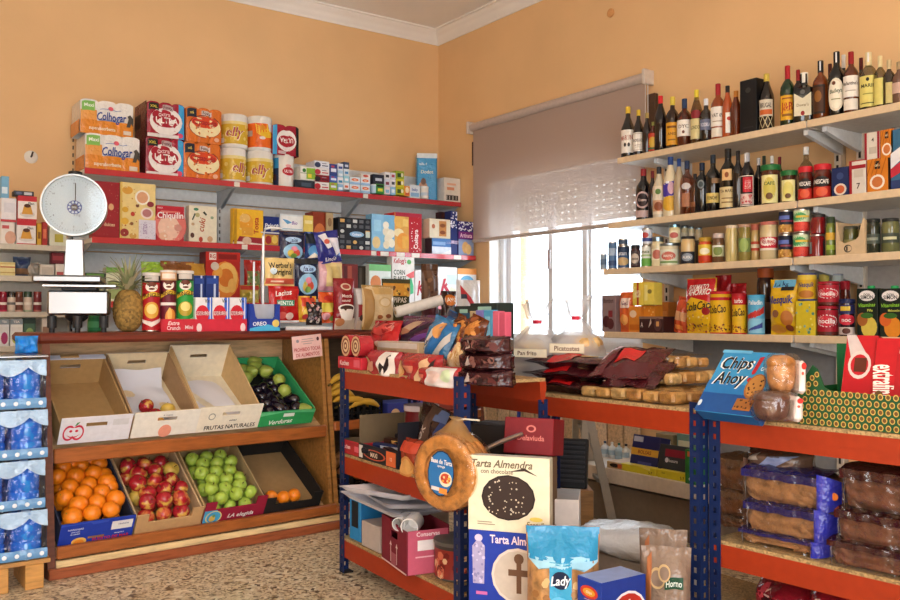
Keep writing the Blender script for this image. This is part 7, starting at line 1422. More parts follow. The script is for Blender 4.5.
# ---- nearest rack, top board: blue cookie box, cake packs, green tray
p = onr(RKC, ZCc, 693, 790, 345, .05, .06)
_, P0c, ec = RKC; nc = Vector((-ec.y, ec.x, 0))
loc = (RP(RKB, 694, 412, .05) + RP(RKC, 775, 420, .1)) / 2; loc.z = ZB + .004
a0 = PD(694, 405, 2.86); a1 = PD(754, 415, 2.66); wd = math.hypot(a1.x - a0.x, a1.y - a0.y)
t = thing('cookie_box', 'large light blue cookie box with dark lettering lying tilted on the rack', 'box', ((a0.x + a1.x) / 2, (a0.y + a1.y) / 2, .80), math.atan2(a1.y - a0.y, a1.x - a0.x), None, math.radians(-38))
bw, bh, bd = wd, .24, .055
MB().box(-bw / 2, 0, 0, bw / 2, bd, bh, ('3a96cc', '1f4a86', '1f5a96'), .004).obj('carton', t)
print_on(t, lambda x, y, k: (-bw / 2 + x * bw, -E * k, y * bh), bw, bh, [('r', 0, 0, 1, .3, '1f5296'), ('p', [(0, .3), (1, .3), (1, .42), (0, .5)], '2a78b8'), ('t', .34, .8, .2, 'Chips', 'f4f4f0', .56, .04, .15), ('t', .34, .8, .185, 'Chips', '141418', .5, .04, .15),
    ('t', .34, .55, .2, 'Ahoy', 'f4f4f0', .56, .04, .15), ('t', .34, .55, .185, 'Ahoy', '141418', .5, .04, .15), ('p', [(.64, .66), (.66, .62), (.7, .64), (.73, .92), (.66, .9)], 'b8242c'), ('e', .655, .54, .03, .035, 'b8242c'), ('t', .86, .72, .06, 'Original', 'e8f4fa', .2),
    ('e', .8, .44, .15, .2, '9a6230'), ('e', .8, .45, .13, .17, 'c08844'), ('d', 12, .7, .3, .9, .58, .016, '4a2810', 4), ('r', .62, .06, .9, .24, 'a86c34'), ('d', 10, .64, .08, .88, .22, .016, '4a2810', 5), ('e', .05, .12, .03, .05, 'd8e4ec'), ('r', .0, .95, .5, 1, '6ab8e0')])
def muffin(label, u0, u1, vt, vb, dep, top, body, seed):
    um = (u0 + u1) / 2; c = PD(um, vb, dep); w_ = (u1 - u0) * dep / FPX; h_ = (vb - vt) * dep / FPX
    t = thing('muffin_pack', label, 'cake pack', c, -HEAD + math.radians(8)); rg = random.Random(seed)
    m = MB(); m.blob(lambda a, q: (w_ * .36 * math.sin(q) ** .5 * math.cos(a) - w_ * .06, w_ * .33 * math.sin(q) ** .5 * math.sin(a), h_ * .5 - h_ * .44 * math.cos(q) * (1 + .06 * math.sin(5 * a))), body, 18, 12); m.obj('cake', t, 180)
    m = MB(); m.blob(lambda a, q: (w_ * .37 * math.sin(q) * math.cos(a) - w_ * .06, w_ * .34 * math.sin(q) * math.sin(a), h_ * .76 + h_ * .2 * math.cos(q)), top, 16, 10); m.obj('cake_top', t, 180)
    m = MB(); m.box(w_ * .27, -w_ * .35, h_ * .02, w_ * .46, w_ * .3, h_ * .82, 'e4dcd8:p', .02); m.obj('white_wrap', t)
    print_on(t, lambda x, y, k: (w_ * .28 + w_ * .17 * x, -w_ * .352 - E * k, h_ * (.1 + .7 * y)), w_ * .17, h_ * .7, [('e', .5, .85, .4, .12, 'c8342c'), ('e', .3, .6, .2, .06, 'd85a44')])
    m = MB(); m.blob(lambda a, q: (w_ * .5 * math.sin(q) ** .35 * math.cos(a) * (1 + .06 * math.sin(7 * a + 3 * q)), w_ * .4 * math.sin(q) ** .35 * math.sin(a), h_ * .5 - h_ * .5 * math.cos(q)), 'f4eeea:k', 24, 14); m.obj('film', t, 180)
muffin('wrapped sponge cupcake pack, upper one of two beside the blue cookie box', 764, 803, 353, 394, 2.62, 'bd8444:r', 'c8905a:r', 1)
muffin('wrapped dark cupcake pack, lower one of two beside the blue cookie box', 750, 799, 390, 421.5, 2.58, '5a3a30:r', '5e3c34:r', 2)
# green patterned tray with red chocolate boxes
p = onr(RKC, ZCc, 797, 925, 392, .24, .015); loc, w_, d_, h_, rz_ = p
t = thing('gift_tray', 'dark green tray printed with golden medallions holding red chocolate boxes', 'tray', loc, rz_)
GR = '1f5230'
m = MB(); m.prism([(-w_ / 2, 0), (w_ / 2, 0), (w_ / 2, h_ * .92), (-w_ * .22, h_ * .98), (-w_ * .27, h_ * 1.05), (-w_ * .33, h_ * 1.55), (-w_ * .37, h_ * 1.65), (-w_ / 2, h_ * 1.0)], 0 - d_ / 2, -d_ / 2 + .004, GR); m.obj('front_panel', t)
for sx in (-1, 1): MB().box(sx * w_ / 2 - .002, -d_ / 2 + .004, 0, sx * w_ / 2 + .002, d_ / 2 - .004, h_ * 1.0, '1c6a3c').obj('side_panel', t)
MB().box(-w_ / 2, d_ / 2 - .004, 0, w_ / 2, d_ / 2, h_ * 2.2, '1c6a3c').obj('back_panel', t)
MB().box(-w_ / 2 + .003, -d_ / 2 + .004, 0, w_ / 2 - .003, d_ / 2 - .004, .004, GR).obj('bottom', t)
pr = []
for i in range(17):
    for j in range(5):
        x, y = .035 + i * .058 + (.029 if j % 2 else 0), .1 + j * .2
        if x < .97: pr += [('e', x, y, .021, .085, 'c8a858'), ('e', x, y, .014, .056, '6a4a24')]
for x, y in ((.16, 1.15), (.13, 1.3), (.17, 1.4), (.1, 1.12), (.07, 1.02)): pr += [('e', x, y, .02, .08, 'c8a858'), ('e', x, y, .013, .052, '6a4a24')]
print_on(t, lambda x, y, k: (-w_ / 2 + x * w_, -d_ / 2 - E * k * .06 - .0008 - (E * .4 if k % .7 > .3 else 0), y * h_), w_, h_, pr)
for i, (u0, u1, vt, of) in enumerate(((836, 868, 334, .07), (866, 912, 337, .06))):
    q = onr(RKC, ZCc + .006, u0, u1, vt, .03, of)
    pr = [('p', [(.0, 1), (.3, 1), (.75, .75), (.6, .62), (.2, .75)], 'c8b8b4'), ('e', .5, .66, .36, .16, 'd8c4bc'), ('e', .5, .66, .28, .12, 'b81c24'), ('r', .34, .58, .72, .74, '5a2818'), ('e', .5, .2, .36, .1, 'e8dcd8'), ('t', .5, .2, .08, 'Nestle', '8a1c20', .6, PI / 2 * 0)] if i == 0 else [('t', .3, .5, .26, 'extrafino', 'f4e8dc', .8, -PI / 2 + .1, .2), ('e', .18, .3, .12, .1, '6a4a24'), ('r', .5, .1, .9, .9, 'a8161e'), ('t', .7, .85, .05, 'leche', 'f0d8d0', .3)]
    BOX('chocolate_box', ('red chocolate box with praline picture leaning in the green tray', 'red chocolate box with cursive lettering leaning in the green tray')[i], 'box', q, 'b81820', f=pr, rx=math.radians(-14), side='8a1218')

# ---- nearest rack, middle board: cake packs
ZM = .378
def cake_pack(label, u0, u1, vt, vb, d, off, body, wrap, endw, seed, top=True):
    p = onr(RKC, ZM, u0, u1, vt, d, off, vb); loc, w_, d_, h_, rz_ = p
    t = thing('cake_pack', label, 'cake pack', loc, rz_); rg = random.Random(seed)
    ph = [rg.uniform(0, 6) for _ in range(4)]
    m = MB(); m.blob(lambda a, q: (-w_ * .05 + w_ * .4 * (1 if abs(math.cos(a)) < 1e-9 else math.copysign(abs(math.cos(a)) ** .3, math.cos(a))) * math.sin(q) ** .25, (d_ / 2 - .012) * math.copysign(abs(math.sin(a)) ** .3, math.sin(a)) * math.sin(q) ** .25 + .004 * math.sin(6 * a + 7 * q + ph[0]), h_ * .45 - h_ * .42 * math.cos(q) + .004 * math.sin(17 * a + ph[1]) + .003 * math.sin(29 * a + 5 * q)), body, 64, 16); m.obj('cake', t, 60)
    if top:
        m = MB(); m.grid(lambda i, j: (-w_ * .44 + w_ * .8 * i, -d_ / 2 + .004 + (d_ - .01) * j, h_ * (.9 + .07 * math.sin(PI * j)) + .003 * math.sin(21 * i + 9 * j) - .02 * h_ / .08 * max(0, .12 - j)), 14, 6, wrap); m.grid(lambda i, j: (-w_ * .44 + w_ * .8 * i, -d_ / 2 + .003 - .003 * math.sin(23 * i), h_ * (.68 + .012 * math.sin(17 * i) + .2 * j)), 14, 3, wrap); m.obj('printed_top', t, 60)
    m = MB(); m.grid(lambda i, j: (w_ * .34 + w_ * .16 * i, -d_ / 2 * (1 - .5 * i * i) - .001, h_ * (.5 + (j - .5) * (1 - .35 * i * i))), 6, 5, endw)
    m.grid(lambda i, j: (w_ * .5 + .004 * math.sin(9 * j), -d_ / 4 + d_ / 2 * i, h_ * (.5 + (j - .5) * .65)), 5, 4, endw); m.obj('end_wrap', t, 60)
    m = MB(); m.grid(lambda i, j: (-w_ * .5 + w_ * .12 * i, -d_ / 2 * (.45 + .55 * i) + .006 * math.sin(14 * j + seed) * (1 - i), h_ * (.5 + (j - .5) * (.55 + .4 * i)) + .004 * math.sin(17 * i)), 6, 8, 'c8ccd8:p'); m.obj('film_end', t, 60)
    m = MB(); m.grid(lambda i, j: (-w_ * .4 + w_ * .76 * i, -d_ / 2 - .001 - .003 * math.sin(26 * i + 4 * j + seed), h_ * .9 * j), 18, 4, 'f0ece8:k'); m.obj('film', t, 60)
    return t
for i, (u0, u1, vt, vb) in enumerate(((731, 825, 535, 572), (736, 828, 504, 540), (734, 832, 470, 508))):
    cake_pack(('bottom', 'middle', 'top')[i] + ' sponge cake pack with violet blue wrap in the front stack', u0, u1, vt, vb if i else None, .2, .03 + .008 * i, 'a87c54:r', '2c2868:p', '2c30a0:p', 80 + i)
o = bpy.data.objects['cake_pack.002']
m = MB(); m.blob(lambda a, q: (.155 + .012 * math.sin(q) * math.cos(a), -.075 - .002 * math.cos(q), .055 + .012 * math.sin(q) * math.sin(a)), 'e07a28', 12, 6); m.obj('orange_sticker', o, 180)
for i, (vt, vb) in enumerate(((516, 548), (488, 520), (455, 492))):
    cake_pack(('bottom', 'middle', 'top')[i] + ' brown sponge cake pack in clear film next to the rack post', 712, 748, vt, vb if i else None, .18, .16, '8a5c3c:r', '8a6a50:p', '6a4a3a:p', 84 + i)
for i, (u0, u1, vt, vb) in enumerate(((818, 925, 545, 588), (826, 925, 512, 552), (832, 925, 468, 516))):
    cake_pack(('bottom', 'middle', 'top')[i] + ' maroon wrapped cake pack at the picture edge', u0, u1, vt, vb if i else None, .22, .0 + .01 * i, '6e4230:r', '3a1014:p', '3c1216:p', 88 + i)
ARB('crumpled clear bag of buns lying over the blue wrapped cakes', 735, 800, 452, 474, '6a5040:p', [('p', [(.3, .2), (.5, .8), (.9, .9), (.6, .3)], '8a94b8'), ('p', [(.1, .5), (.3, .9), (.35, .6)], 'a89888')], d=.16, off=.12, seed=92, rk=RKC, z=ZM, name='bun_bag', cat='bag', crimp=0)
ARB('dark red bag of buns beneath the nearest rack', 742, 800, 584, 640, '7a1420:p', [('d', 16, .1, .1, .9, .9, .1, ('b83a44', '3a0c12', 'c89a90'), 8)], d=.2, off=.12, seed=93, rk=RKC, z=0, name='bun_bag', cat='bag', crimp=0, wr=.012)
ARB('crimson and clear bag of buns beneath the nearest rack', 795, 860, 590, 650, '8a1a24:p', [('d', 16, .1, .1, .9, .9, .1, ('c8484a', '4a1418', 'd8b0a0'), 9)], d=.2, off=.1, seed=94, rk=RKC, z=0, name='bun_bag', cat='bag', crimp=0, wr=.012)

# ================================================================ small rack: middle and bottom boards
ZA1, ZA0 = .514, .154
BOX('display_tray', 'small red biscuit tray at the corner of the middle board', 'tray', onr(RKA, ZA1, 341, 361, 441, .2, .005), 'a8262e', f=[('t', .3, .55, .3, 'Kuchen', 'f0c8c8', .4), ('r', .7, .3, .95, .7, 'd86070')], top='5a4a34')
p = onr(RKA, ZA1, 359, 397, 446, .22, .0); loc, w_, d_, h_, rz_ = p
t = thing('chocolate_bar_box', 'open display box full of dark chocolate bars on the middle board', 'box', loc, rz_)
hh = RP(RKA, 378, 428, 0).z - loc.z
MB().box(-w_ / 2, -d_ / 2, 0, w_ / 2, -d_ / 2 + .004, h_ * .9, '22222a').obj('front_panel', t)
MB().box(-w_ / 2, d_ / 2 - .004, 0, w_ / 2, d_ / 2, hh * 1.5, '8a7a60').obj('back_panel', t)
for sx in (-1, 1): MB().box(sx * w_ / 2 - .002, -d_ / 2 + .004, 0, sx * w_ / 2 + .002, d_ / 2 - .004, hh * 1.25, '6a5a44' if sx < 0 else '22222a').obj('side_panel', t)
MB().box(-w_ / 2 + .003, -d_ / 2 + .004, 0, w_ / 2 - .003, d_ / 2 - .004, .004, '22222a').obj('bottom', t)
print_on(t, lambda x, y, k: (-w_ / 2 + x * w_, -d_ / 2 - E * k, y * h_ * .9), w_, h_ * .9, [('e', .42, .45, .3, .32, 'c85a3a'), ('e', .42, .45, .26, .26, '2a1c20'), ('t', .42, .45, .28, 'MAXI', 'e8d8c0', .4), ('r', .74, .05, .98, .95, 'd86a3a'), ('t', .86, .5, .2, '12', 'f0e0d0', .18), ('r', .02, .1, .12, .9, 'd8d4d0')])
for k in range(7):
    m = MB(Matrix.Translation((-.01 + .012 * (k % 2), -d_ / 2 + .03 + k * .026, h_ * .55 + .008 * k)) @ Matrix.Rotation(.25 * (-1) ** k, 4, 'Z') @ Matrix.Rotation(.2, 4, 'X'))
    m.box(-w_ * .36, -.014, -.012, w_ * .36, .014, .012, ('1c1c24', '2a1418', '24305c', '1c1c20', '3a2018', '1c2040', '221c20')[k], .005)
    o = m.obj('chocolate_bar', None, label=('first', 'second', 'third', 'fourth', 'fifth', 'sixth', 'seventh')[k] + ' dark wrapped chocolate bar in the display box, counted from the front', category='chocolate bar', group='chocolate bars in the display box')
    o.location = loc; o.rotation_euler = (0, 0, rz_)
    m2 = MB(m.M); m2.box(-w_ * .2, -.0146, -.008, w_ * .18, -.014, .008, ('d8c8b8', '9a3a3a', 'c8ccd8', 'b86a3a', 'd8b060', 'a8b0d0', 'c85a4a')[k]); m2.obj('print', o)
ARB('biscuit pack with round golden biscuit beside the chocolate bars', 397, 416, 440, 481, '9a3a24:p', [('e', .5, .35, .4, .26, 'c88a48'), ('e', .5, .35, .3, .2, 'd8a460'), ('r', .05, .7, .95, .95, 'c84a30')], d=.08, off=.0, seed=95, z=ZA1, crimp=0)
ARB('tall dark brown chocolate pouch leaning in the middle board', 410, 440, 404, 466, '3a2620:p', [('p', [(.1, .0), (.4, .0), (.7, 1), (.4, 1)], '5a4438'), ('t', .3, .4, .12, 'COOK', 'd8ccc0', .8, 1.3), ('r', .62, .8, .95, .98, '5a6a90'), ('p', [(.6, .1), (.8, .2), (.95, .8), (.8, .8)], '2a3a6a')], d=.07, off=.08, seed=96, z=ZA1, ry=math.radians(10))
JAR('sweet_tub', 'dark red tub with white lid on the middle board', 'tub', (onr(RKA, ZA1, 398, 421, 403, .12, .2)[0], .14, .14, RP(RKA, 410, 405, .2).z - ZA1, RKA[0].rotation_euler.z), '7a1c20', 'e0d0d0', [('r', 0, .2, 1, .8, '5a1418'), ('e', .5, .5, .3, .3, 'a83a34')], lidh=.12, neck=1.0)
# bottom board
BOX('carton', 'bright blue carton behind the foam trays', 'carton', onr(RKA, ZA0, 350, 361, 497, .2, .02), '2a8ac8', f=[('r', .2, .3, .8, .9, '141c24')], side='1c6aa0')
BOX('carton', 'plain grey carton between the blue one and the maroon crate', 'carton', onr(RKA, ZA0, 362, 380, 524, .2, .01), 'b8aca4')
p = onr(RKA, ZA0, 379, 413, 522, .17, -.03); loc, w_, d_, h_, rz_ = p
t = thing('maroon_carton', 'open maroon carton with arrow marks full of white mugs', 'carton', loc, rz_ + math.radians(-8))
MR, PKK = '7a1f30:b', 'c45a72:b'
m = MB()
for x0, x1, z0, z1 in ((-w_ / 2, -w_ * .14, 0, h_), (w_ * .14, w_ / 2, 0, h_ * .92), (-w_ * .14, w_ * .14, 0, h_ * .62), (-w_ * .14, w_ * .14, h_ * .78, h_ * .95)): m.box(x0, -d_ / 2, z0, x1, -d_ / 2 + .005, z1, MR)
m.obj('front_panel', t); MB().box(-w_ / 2, d_ / 2 - .005, 0, w_ / 2, d_ / 2, h_, MR).obj('back_panel', t)
MB().box(-w_ / 2, -d_ / 2 + .005, 0, -w_ / 2 + .004, d_ / 2 - .005, h_ * 1.0, MR).obj('side_panel', t); MB().box(w_ / 2 - .004, -d_ / 2 + .005, 0, w_ / 2, d_ / 2 - .005, h_ * .93, PKK).obj('side_panel', t)
MB().box(-w_ / 2 + .004, -d_ / 2 + .005, 0, w_ / 2 - .004, d_ / 2 - .005, .005, MR).obj('bottom', t)
print_on(t, face_maps(w_, d_, h_)['f'][0], w_, h_, [('r', .37, .08, .39, .5, 'e0c8c8'), ('p', [(.34, .44), (.38, .54), (.42, .44)], 'e0c8c8'), ('r', .61, .08, .63, .5, 'e0c8c8'), ('p', [(.58, .44), (.62, .54), (.66, .44)], 'e0c8c8'), ('r', .4, .04, .6, .3, '9a4a58'), ('r', .0, .0, 1, .035, 'd8b8b8')])
print_on(t, face_maps(w_, d_, h_)['r'][0], d_, h_, [('t', .5, .85, .09, 'Conservas', 'f0d8dc', .7), ('r', .25, .5, .8, .72, 'ece4e4'), ('r', .2, .35, .7, .38, 'e8b0bc')])
for i in range(2):
    lp = t.matrix_basis @ Vector(((-.02, .045)[i] * .9, -.03 + .02 * i, h_ * 1.04))
    g = thing('white_mug', ('smaller white mug lying in the maroon carton', 'larger white mug lying in the maroon carton')[i], 'mug', lp, math.radians(-50), None, math.radians(96))
    rr = (.026, .034)[i]; MB().lathe([(.001, .02), (rr * .9, .0), (rr, .01), (rr, .09), (rr * .9, .09), (rr * .88, .012), (.001, .012)], 'ece8e4:g', 18).obj('cup', g)
# foam trays
for i, (dz, rz2, sx) in enumerate(((.0, .1, 0), (.02, -.12, .03), (.045, .25, .01))):
    c = PD(392, 500, 3.5); t = thing('foam_tray', ('lowest', 'middle', 'uppermost')[i] + ' white foam tray of the loose stack on the bottom board', 'tray', (c.x - .01 + sx, c.y + .0, .352 + dz), RKA[0].rotation_euler.z + rz2, None, math.radians(-5), math.radians(4 - 3 * i))
    m = MB(); X, Y = .19, .12
    def tr(i_, j_):
        x, y = (i_ - .5) * 2, (j_ - .5) * 2; k = max(abs(x), abs(y)); return (X * x, Y * y, .0 if k < .75 else (k - .75) * .09)
    m.grid(tr, 16, 12, 'e6e2e6:w'); m.grid(lambda a, b_: tuple(Vector(tr(1 - a, b_)) - Vector((0, 0, .004))), 16, 12, 'e6e2e6:w'); m.obj('tray_body', t, 60)
BOX('carton', 'white carton deeper on the bottom board supporting the foam trays', 'carton', onr(RKA, ZA0, 385, 425, 500, .12, .24), 'd8d0c4')
p = onr(RKA, ZA0, 424, 462, 550, None or .16, .02); c = p[0]
CAN('biscuit_tin', 'round biscuit tin with red floral sides on the bottom board', 'tin', (Vector((c.x + .03, c.y + .04, ZA0)), .2, .2, .135, p[4]), '8a2a20', [('d', 40, 0, .05, 1, .85, .05, ('c86a50', 'd8b088', '6a1c18'), 3), ('r', 0, .86, 1, 1, '3a3430')], rim='4a4640', lid='5a5650')
# hanging round tart bases
c = PD(443, 473, 2.86)
t = thing('tart_base_pack', 'clear bag of round sponge tart bases hanging from the rack post', 'cake pack', c, math.radians(-71), None, 0, math.radians(6))
R0 = .122
for k in range(4):
    y0 = .028 * k; n = 72; m = MB(); rings = [(R0 * .62, y0 + .012), (R0 * .64, y0 + .002), (R0 * .74, y0 - .001), (R0 * .93, y0), (R0 * .985, y0 + .004), (R0, y0 + .012), (R0 * .97, y0 + .024), (R0 * .6, y0 + .026)]
    vs = [((r * (1 + (.012 if i % 2 and j in (4, 5, 6) else 0))) * math.cos(2 * PI * i / n) if True else 0 for _ in (0,)) for j, (r, y) in enumerate(rings) for i in range(n)]
    vs = [(r * (1 + (.014 if i % 2 and j in (3, 4, 5, 6) else 0)) * math.cos(2 * PI * i / n), y, r * (1 + (.014 if i % 2 and j in (3, 4, 5, 6) else 0)) * math.sin(2 * PI * i / n)) for j, (r, y) in enumerate(rings) for i in range(n)]
    m.add(vs, [(j * n + i, (j + 1) * n + i, (j + 1) * n + (i + 1) % n, j * n + (i + 1) % n) for j in range(len(rings) - 1) for i in range(n)] + [tuple(range(n))], 'c48c50:r'); m.obj('tart_base', t, 60)
print_on(t, lambda x, y, k: ((x - .5) * .105, -.012 - E * k, (y - .5) * .15), .105, .15, [('e', .5, .5, .5, .5, '1c2c44'), ('e', .5, .5, .47, .47, '2a6aa4'), ('t', .5, .76, .1, 'Base de Tarta', 'f0e4dc', .8), ('t', .5, .66, .05, 'sponge', 'e0dcd8', .4), ('e', .7, .4, .24, .16, 'e0d4b8'), ('e', .7, .42, .19, .11, 'c04a30'), ('d', 10, .55, .34, .85, .5, .04, ('d8a03a', 'a82c24', 'e8c890'), 4), ('r', .2, .12, .5, .2, 'd8d0c8'), ('r', .5, .08, .8, .2, 'e08a3a')], name='label')
m = MB(); m.lathe([(R0 * .8, -.003), (R0 * .95, -.006), (R0 * 1.05, .01), (R0 * 1.07, .06), (R0 * 1.03, .115), (R0 * .8, .122), (.01, .123)], 'f6ecdc:k', 40, 0, 0, 'y'); m.obj('film', t, 180)
m = MB(); n = 20; prof = [(.07, R0 * .9), (.045, R0 * 1.08), (.03, R0 * 1.25), (.018, R0 * 1.36), (.028, R0 * 1.44)]
m.add([((r * (1 + .2 * (i % 2))) * math.cos(2 * PI * i / n), .055 + r * .6 * math.sin(2 * PI * i / n), z) for r, z in prof for i in range(n)], [(j * n + i, j * n + (i + 1) % n, (j + 1) * n + (i + 1) % n, (j + 1) * n + i) for j in range(4) for i in range(n)], 'e0b878:h'); m.obj('gathered_neck', t, 180)
MB().tube([(.0, .055, R0 * 1.36), (.03, .05, R0 * 1.45), (.09, .05, R0 * 1.5)], .003, 'd8d0c0', 6).obj('hanging_string', t)

# ================================================================ PILE AT THE RACK END
def facing(u0, u1, vt, vb, dep, d, tiltz=19):
    a = PD((u0 + u1) / 2, vb, dep); s = dep / FPX; e_ang = -HEAD - math.radians(tiltz); w_ = (u1 - u0) * s / math.cos(math.radians(tiltz)) * .98
    n = Vector((-math.sin(e_ang), math.cos(e_ang), 0)); return (a + n * (d / 2), w_, d, (vb - vt) * s, e_ang)
q = facing(468, 549, 533, 640, 2.75, .045)
zlow = q[0].z
base = BOX('carton', 'plain brown carton on the floor beneath the boxed tarts', 'carton', (Vector((q[0].x + .04, q[0].y + .07, 0)), .28, .2, zlow, q[4]), 'a8845a:b')
BOX('tart_box', 'blue boxed almond tart with powdered cake picture', 'box', q, '1f3aa0', f=[('t', .62, .93, .075, 'Tarta Almendra', 'f0d8e0', .7), ('e', .62, .6, .33, .26, 'd8ccc0'), ('e', .62, .6, .3, .235, 'c4b6a8'), ('r', .6, .44, .66, .76, '6a4a34'), ('r', .5, .6, .76, .66, '6a4a34'), ('e', .63, .76, .06, .05, '6a4a34'), ('e', .13, .93, .05, .035, 'c8c0d8'), ('p', [(.06, .5), (.05, .85), (.1, .9), (.16, .9), (.21, .85), (.2, .5)], 'a8a0c4'), ('d', 24, .06, .5, .2, .88, .02, ('c8c0dc', '8a84b0'), 5), ('r', .1, .4, .24, .43, 'c86aa8'), ('t', .25, .3, .05, 'calidad', 'd0e0f4', .3)], side='182c78')
q2 = facing(467.5, 549, 457, 532.8, 2.76, .045)
MBX = BOX('tart_box', 'cream boxed chocolate tart with dark round cake picture', 'box', q2, 'e0d8bc', f=[('t', .42, .9, .1, 'Tarta Almendra', '6a5a44', .75, 0, .3), ('t', .36, .8, .06, 'con chocolate', '7a6a54', .4), ('p', [(.5, .8), (.7, .86), (.86, .76), (.7, .82)], '3a2a20'), ('e', .5, .46, .33, .3, '241a18'), ('e', .5, .46, .31, .28, '33241f'), ('d', 46, .26, .24, .74, .68, .011, 'c8bca8', 9), ('r', .12, .12, .3, .13, '8a7a64'), ('r', .12, .09, .34, .1, '8a7a64'), ('t', .84, .13, .07, 'Fontelle', '8a7a50', .24, 0, .3), ('e', .84, .2, .08, .03, 'e0c860')], side='c8bfa4', top='b8b4b0')
q3 = facing(499, 548, 430, 470, 3.0, .2, 25)
BOX('carton', 'dark red carton with pale emblem behind the boxed tarts', 'carton', (Vector((q3[0].x, q3[0].y, .62)), q3[1], .12, .125, q3[4]), '7a141c', f=[('e', .55, .7, .1, .1, 'd87a70'), ('e', .55, .7, .06, .06, '7a141c'), ('t', .55, .45, .14, 'Delaviuda', 'd87a70', .6)], rx=math.radians(-8))
BOX('carton', 'open black carton next to the dark red one', 'carton', (PD(500, 470, 3.2) + Vector((0, 0, .02)), .17, .14, .15, q3[4]), '1c1614', f=[('r', .0, .0, 1, .1, '3a3a3a')], top='2a2420')
BOX('carton', 'tall brown carton standing on the floor behind the boxed tarts', 'carton', (Vector((q3[0].x - .04, q3[0].y + .0, 0)), .19, .14, .615, q3[4]), '6a5038:b')
t = MB().tube([PD(478, 452, 2.95), PD(500, 442, 3.0), PD(522, 434, 3.05)], .008, 'b8bcc4:m', 8).obj('metal_rail', None, label='shiny metal rail lying across the open black carton', category='rail')
q4 = facing(545, 577, 504, 640, 3.05, .2, 10)
BOX('carton', 'white pastry carton with small red logo beside the boxed tarts', 'carton', (Vector((q4[0].x, q4[0].y, .0)), q4[1] * 1.15, .2, PD(560, 500, 3.05).z, q4[4]), 'd0c4bc', f=[('e', .12, .86, .08, .03, 'b03a3c'), ('t', .55, .8, .03, 'Postres', '4a3a44', .5)], top='8a7c70')
p5 = facing(525, 602, 531, 640, 2.55, .12, 6)
BAG('biscuit_bag', 'turquoise topped clear bag of sponge fingers in front of the blue tart box', 'bag', (Vector((p5[0].x, p5[0].y, p5[0].z)), p5[1], .13, p5[3], p5[4]), 'b48450:r', [('r', 0, .72, 1, 1, '2a8ab8:p'), ('p', [(0, .72), (.15, .64), (.3, .7), (.45, .63), (.6, .69), (.8, .62), (1, .7), (1, .76), (0, .76)], '9ccce0'), ('r', .3, 0, .62, .72, '3a9cc4:p'), ('e', .46, .55, .13, .09, '1c2844'), ('t', .46, .55, .09, 'Lady', 'e8eef4', .3, .1, .3), ('e', .44, .25, .22, .14, '5ab0d4'), ('t', .44, .25, .07, 'Bizcochos', 'f0f8fc', .36), ('d', 10, .02, .05, .28, .62, .05, ('d8b07a', '9a6a3c'), 4), ('d', 10, .65, .05, .98, .62, .05, ('e0bc88', 'a87848'), 6)], seed=100, wr=.006, top='2a86b4:p')
BOX('carton', 'plain carton on the floor under the turquoise topped bag', 'carton', (Vector((p5[0].x, p5[0].y + .02, 0)), .22, .14, p5[0].z, p5[4]), 'a8845a:b')
c = PD(600, 577, 2.5); hb = c.z
BOX('cookie_box', 'blue cookie box with red and gold emblem standing among the bags', 'box', (Vector((c.x + .045, c.y - .0, 0)), .10, .17, hb, math.radians(-92)), '1f3a94', f=[('e', .5, .9, .36, .05, 'c83a24'), ('e', .5, .9, .25, .03, 'd89a30'), ('t', .5, .9, .02, 'Chips', 'f0e0d0', .4), ('r', .3, .84, .7, .845, 'd8a0a0')], r=[('r', 0, 0, 1, 1, '1c3488'), ('e', .6, .72, .42, .18, 'd8d4dc'), ('e', .6, .72, .38, .16, 'a82a20'), ('t', .45, .8, .06, 'Chips', 'ece4e0', .6, .3), ('e', .6, .62, .2, .06, '5a2a14')], top='8a9ac8')
c = PD(634, 545, 3.35)
BOX('carton', 'low grey carton on the rack bottom board beneath the silver sack', 'carton', (Vector((c.x + .02, c.y, .113)), .42, .26, c.z - .143, math.radians(-90)), 'a89a8c:b')
t = thing('foil_sack', 'silvery white plastic sack slumped on the low grey carton', 'sack', (c.x - .0, c.y + .02, c.z - .028), math.radians(-90))
m = MB(); m.blob(lambda a, q: (.235 * math.sin(q) ** .55 * math.cos(a) * (1 + .05 * math.sin(5 * a)), .15 * math.sin(q) ** .55 * math.sin(a) * (1 + .05 * math.sin(7 * a + 1)), .05 - .055 * math.cos(q) * (1 + .25 * math.cos(a)) + .008 * math.sin(9 * a + 5 * q) * math.sin(q)), 'eceef2:p', 34, 18); m.obj('sack_body', t, 180)
for i, (u0, u1, vt, vb, dep) in enumerate(((640, 688, 533, 640, 2.85), (642, 692, 551, 650, 2.68))):
    p6_ = facing(u0, u1, vt, vb, dep, .1, 12)
    BAG('bun_bag', ('brown bag of buns with green label, rear one by the rack post', 'brown bag of buns with green label, front one by the rack post')[i], 'bag', (Vector((p6_[0].x, p6_[0].y, max(0.0, p6_[0].z))), p6_[1], .12, p6_[3], p6_[4]), '8a7464:p', [('r', .45, .62, .85, .74, '1f4a34'), ('t', .65, .68, .07, 'Horno', 'dfe8e0', .34), ('e', .3, .72, .16, .1, 'c8a878'), ('e', .3, .72, .13, .075, '8a7464'), ('e', .45, .78, .13, .08, 'c8a878'), ('e', .45, .78, .1, .06, '8a7464'), ('t', .6, .48, .06, 'Deseado', '3a2c24', .5), ('e', .3, .2, .3, .16, 'b88a54'), ('e', .75, .2, .24, .14, 'c89860'), ('p', [(0, .3), (.1, .9), (.2, .95), (.14, .3)], 'a8643a')], seed=110 + i, wr=.008)

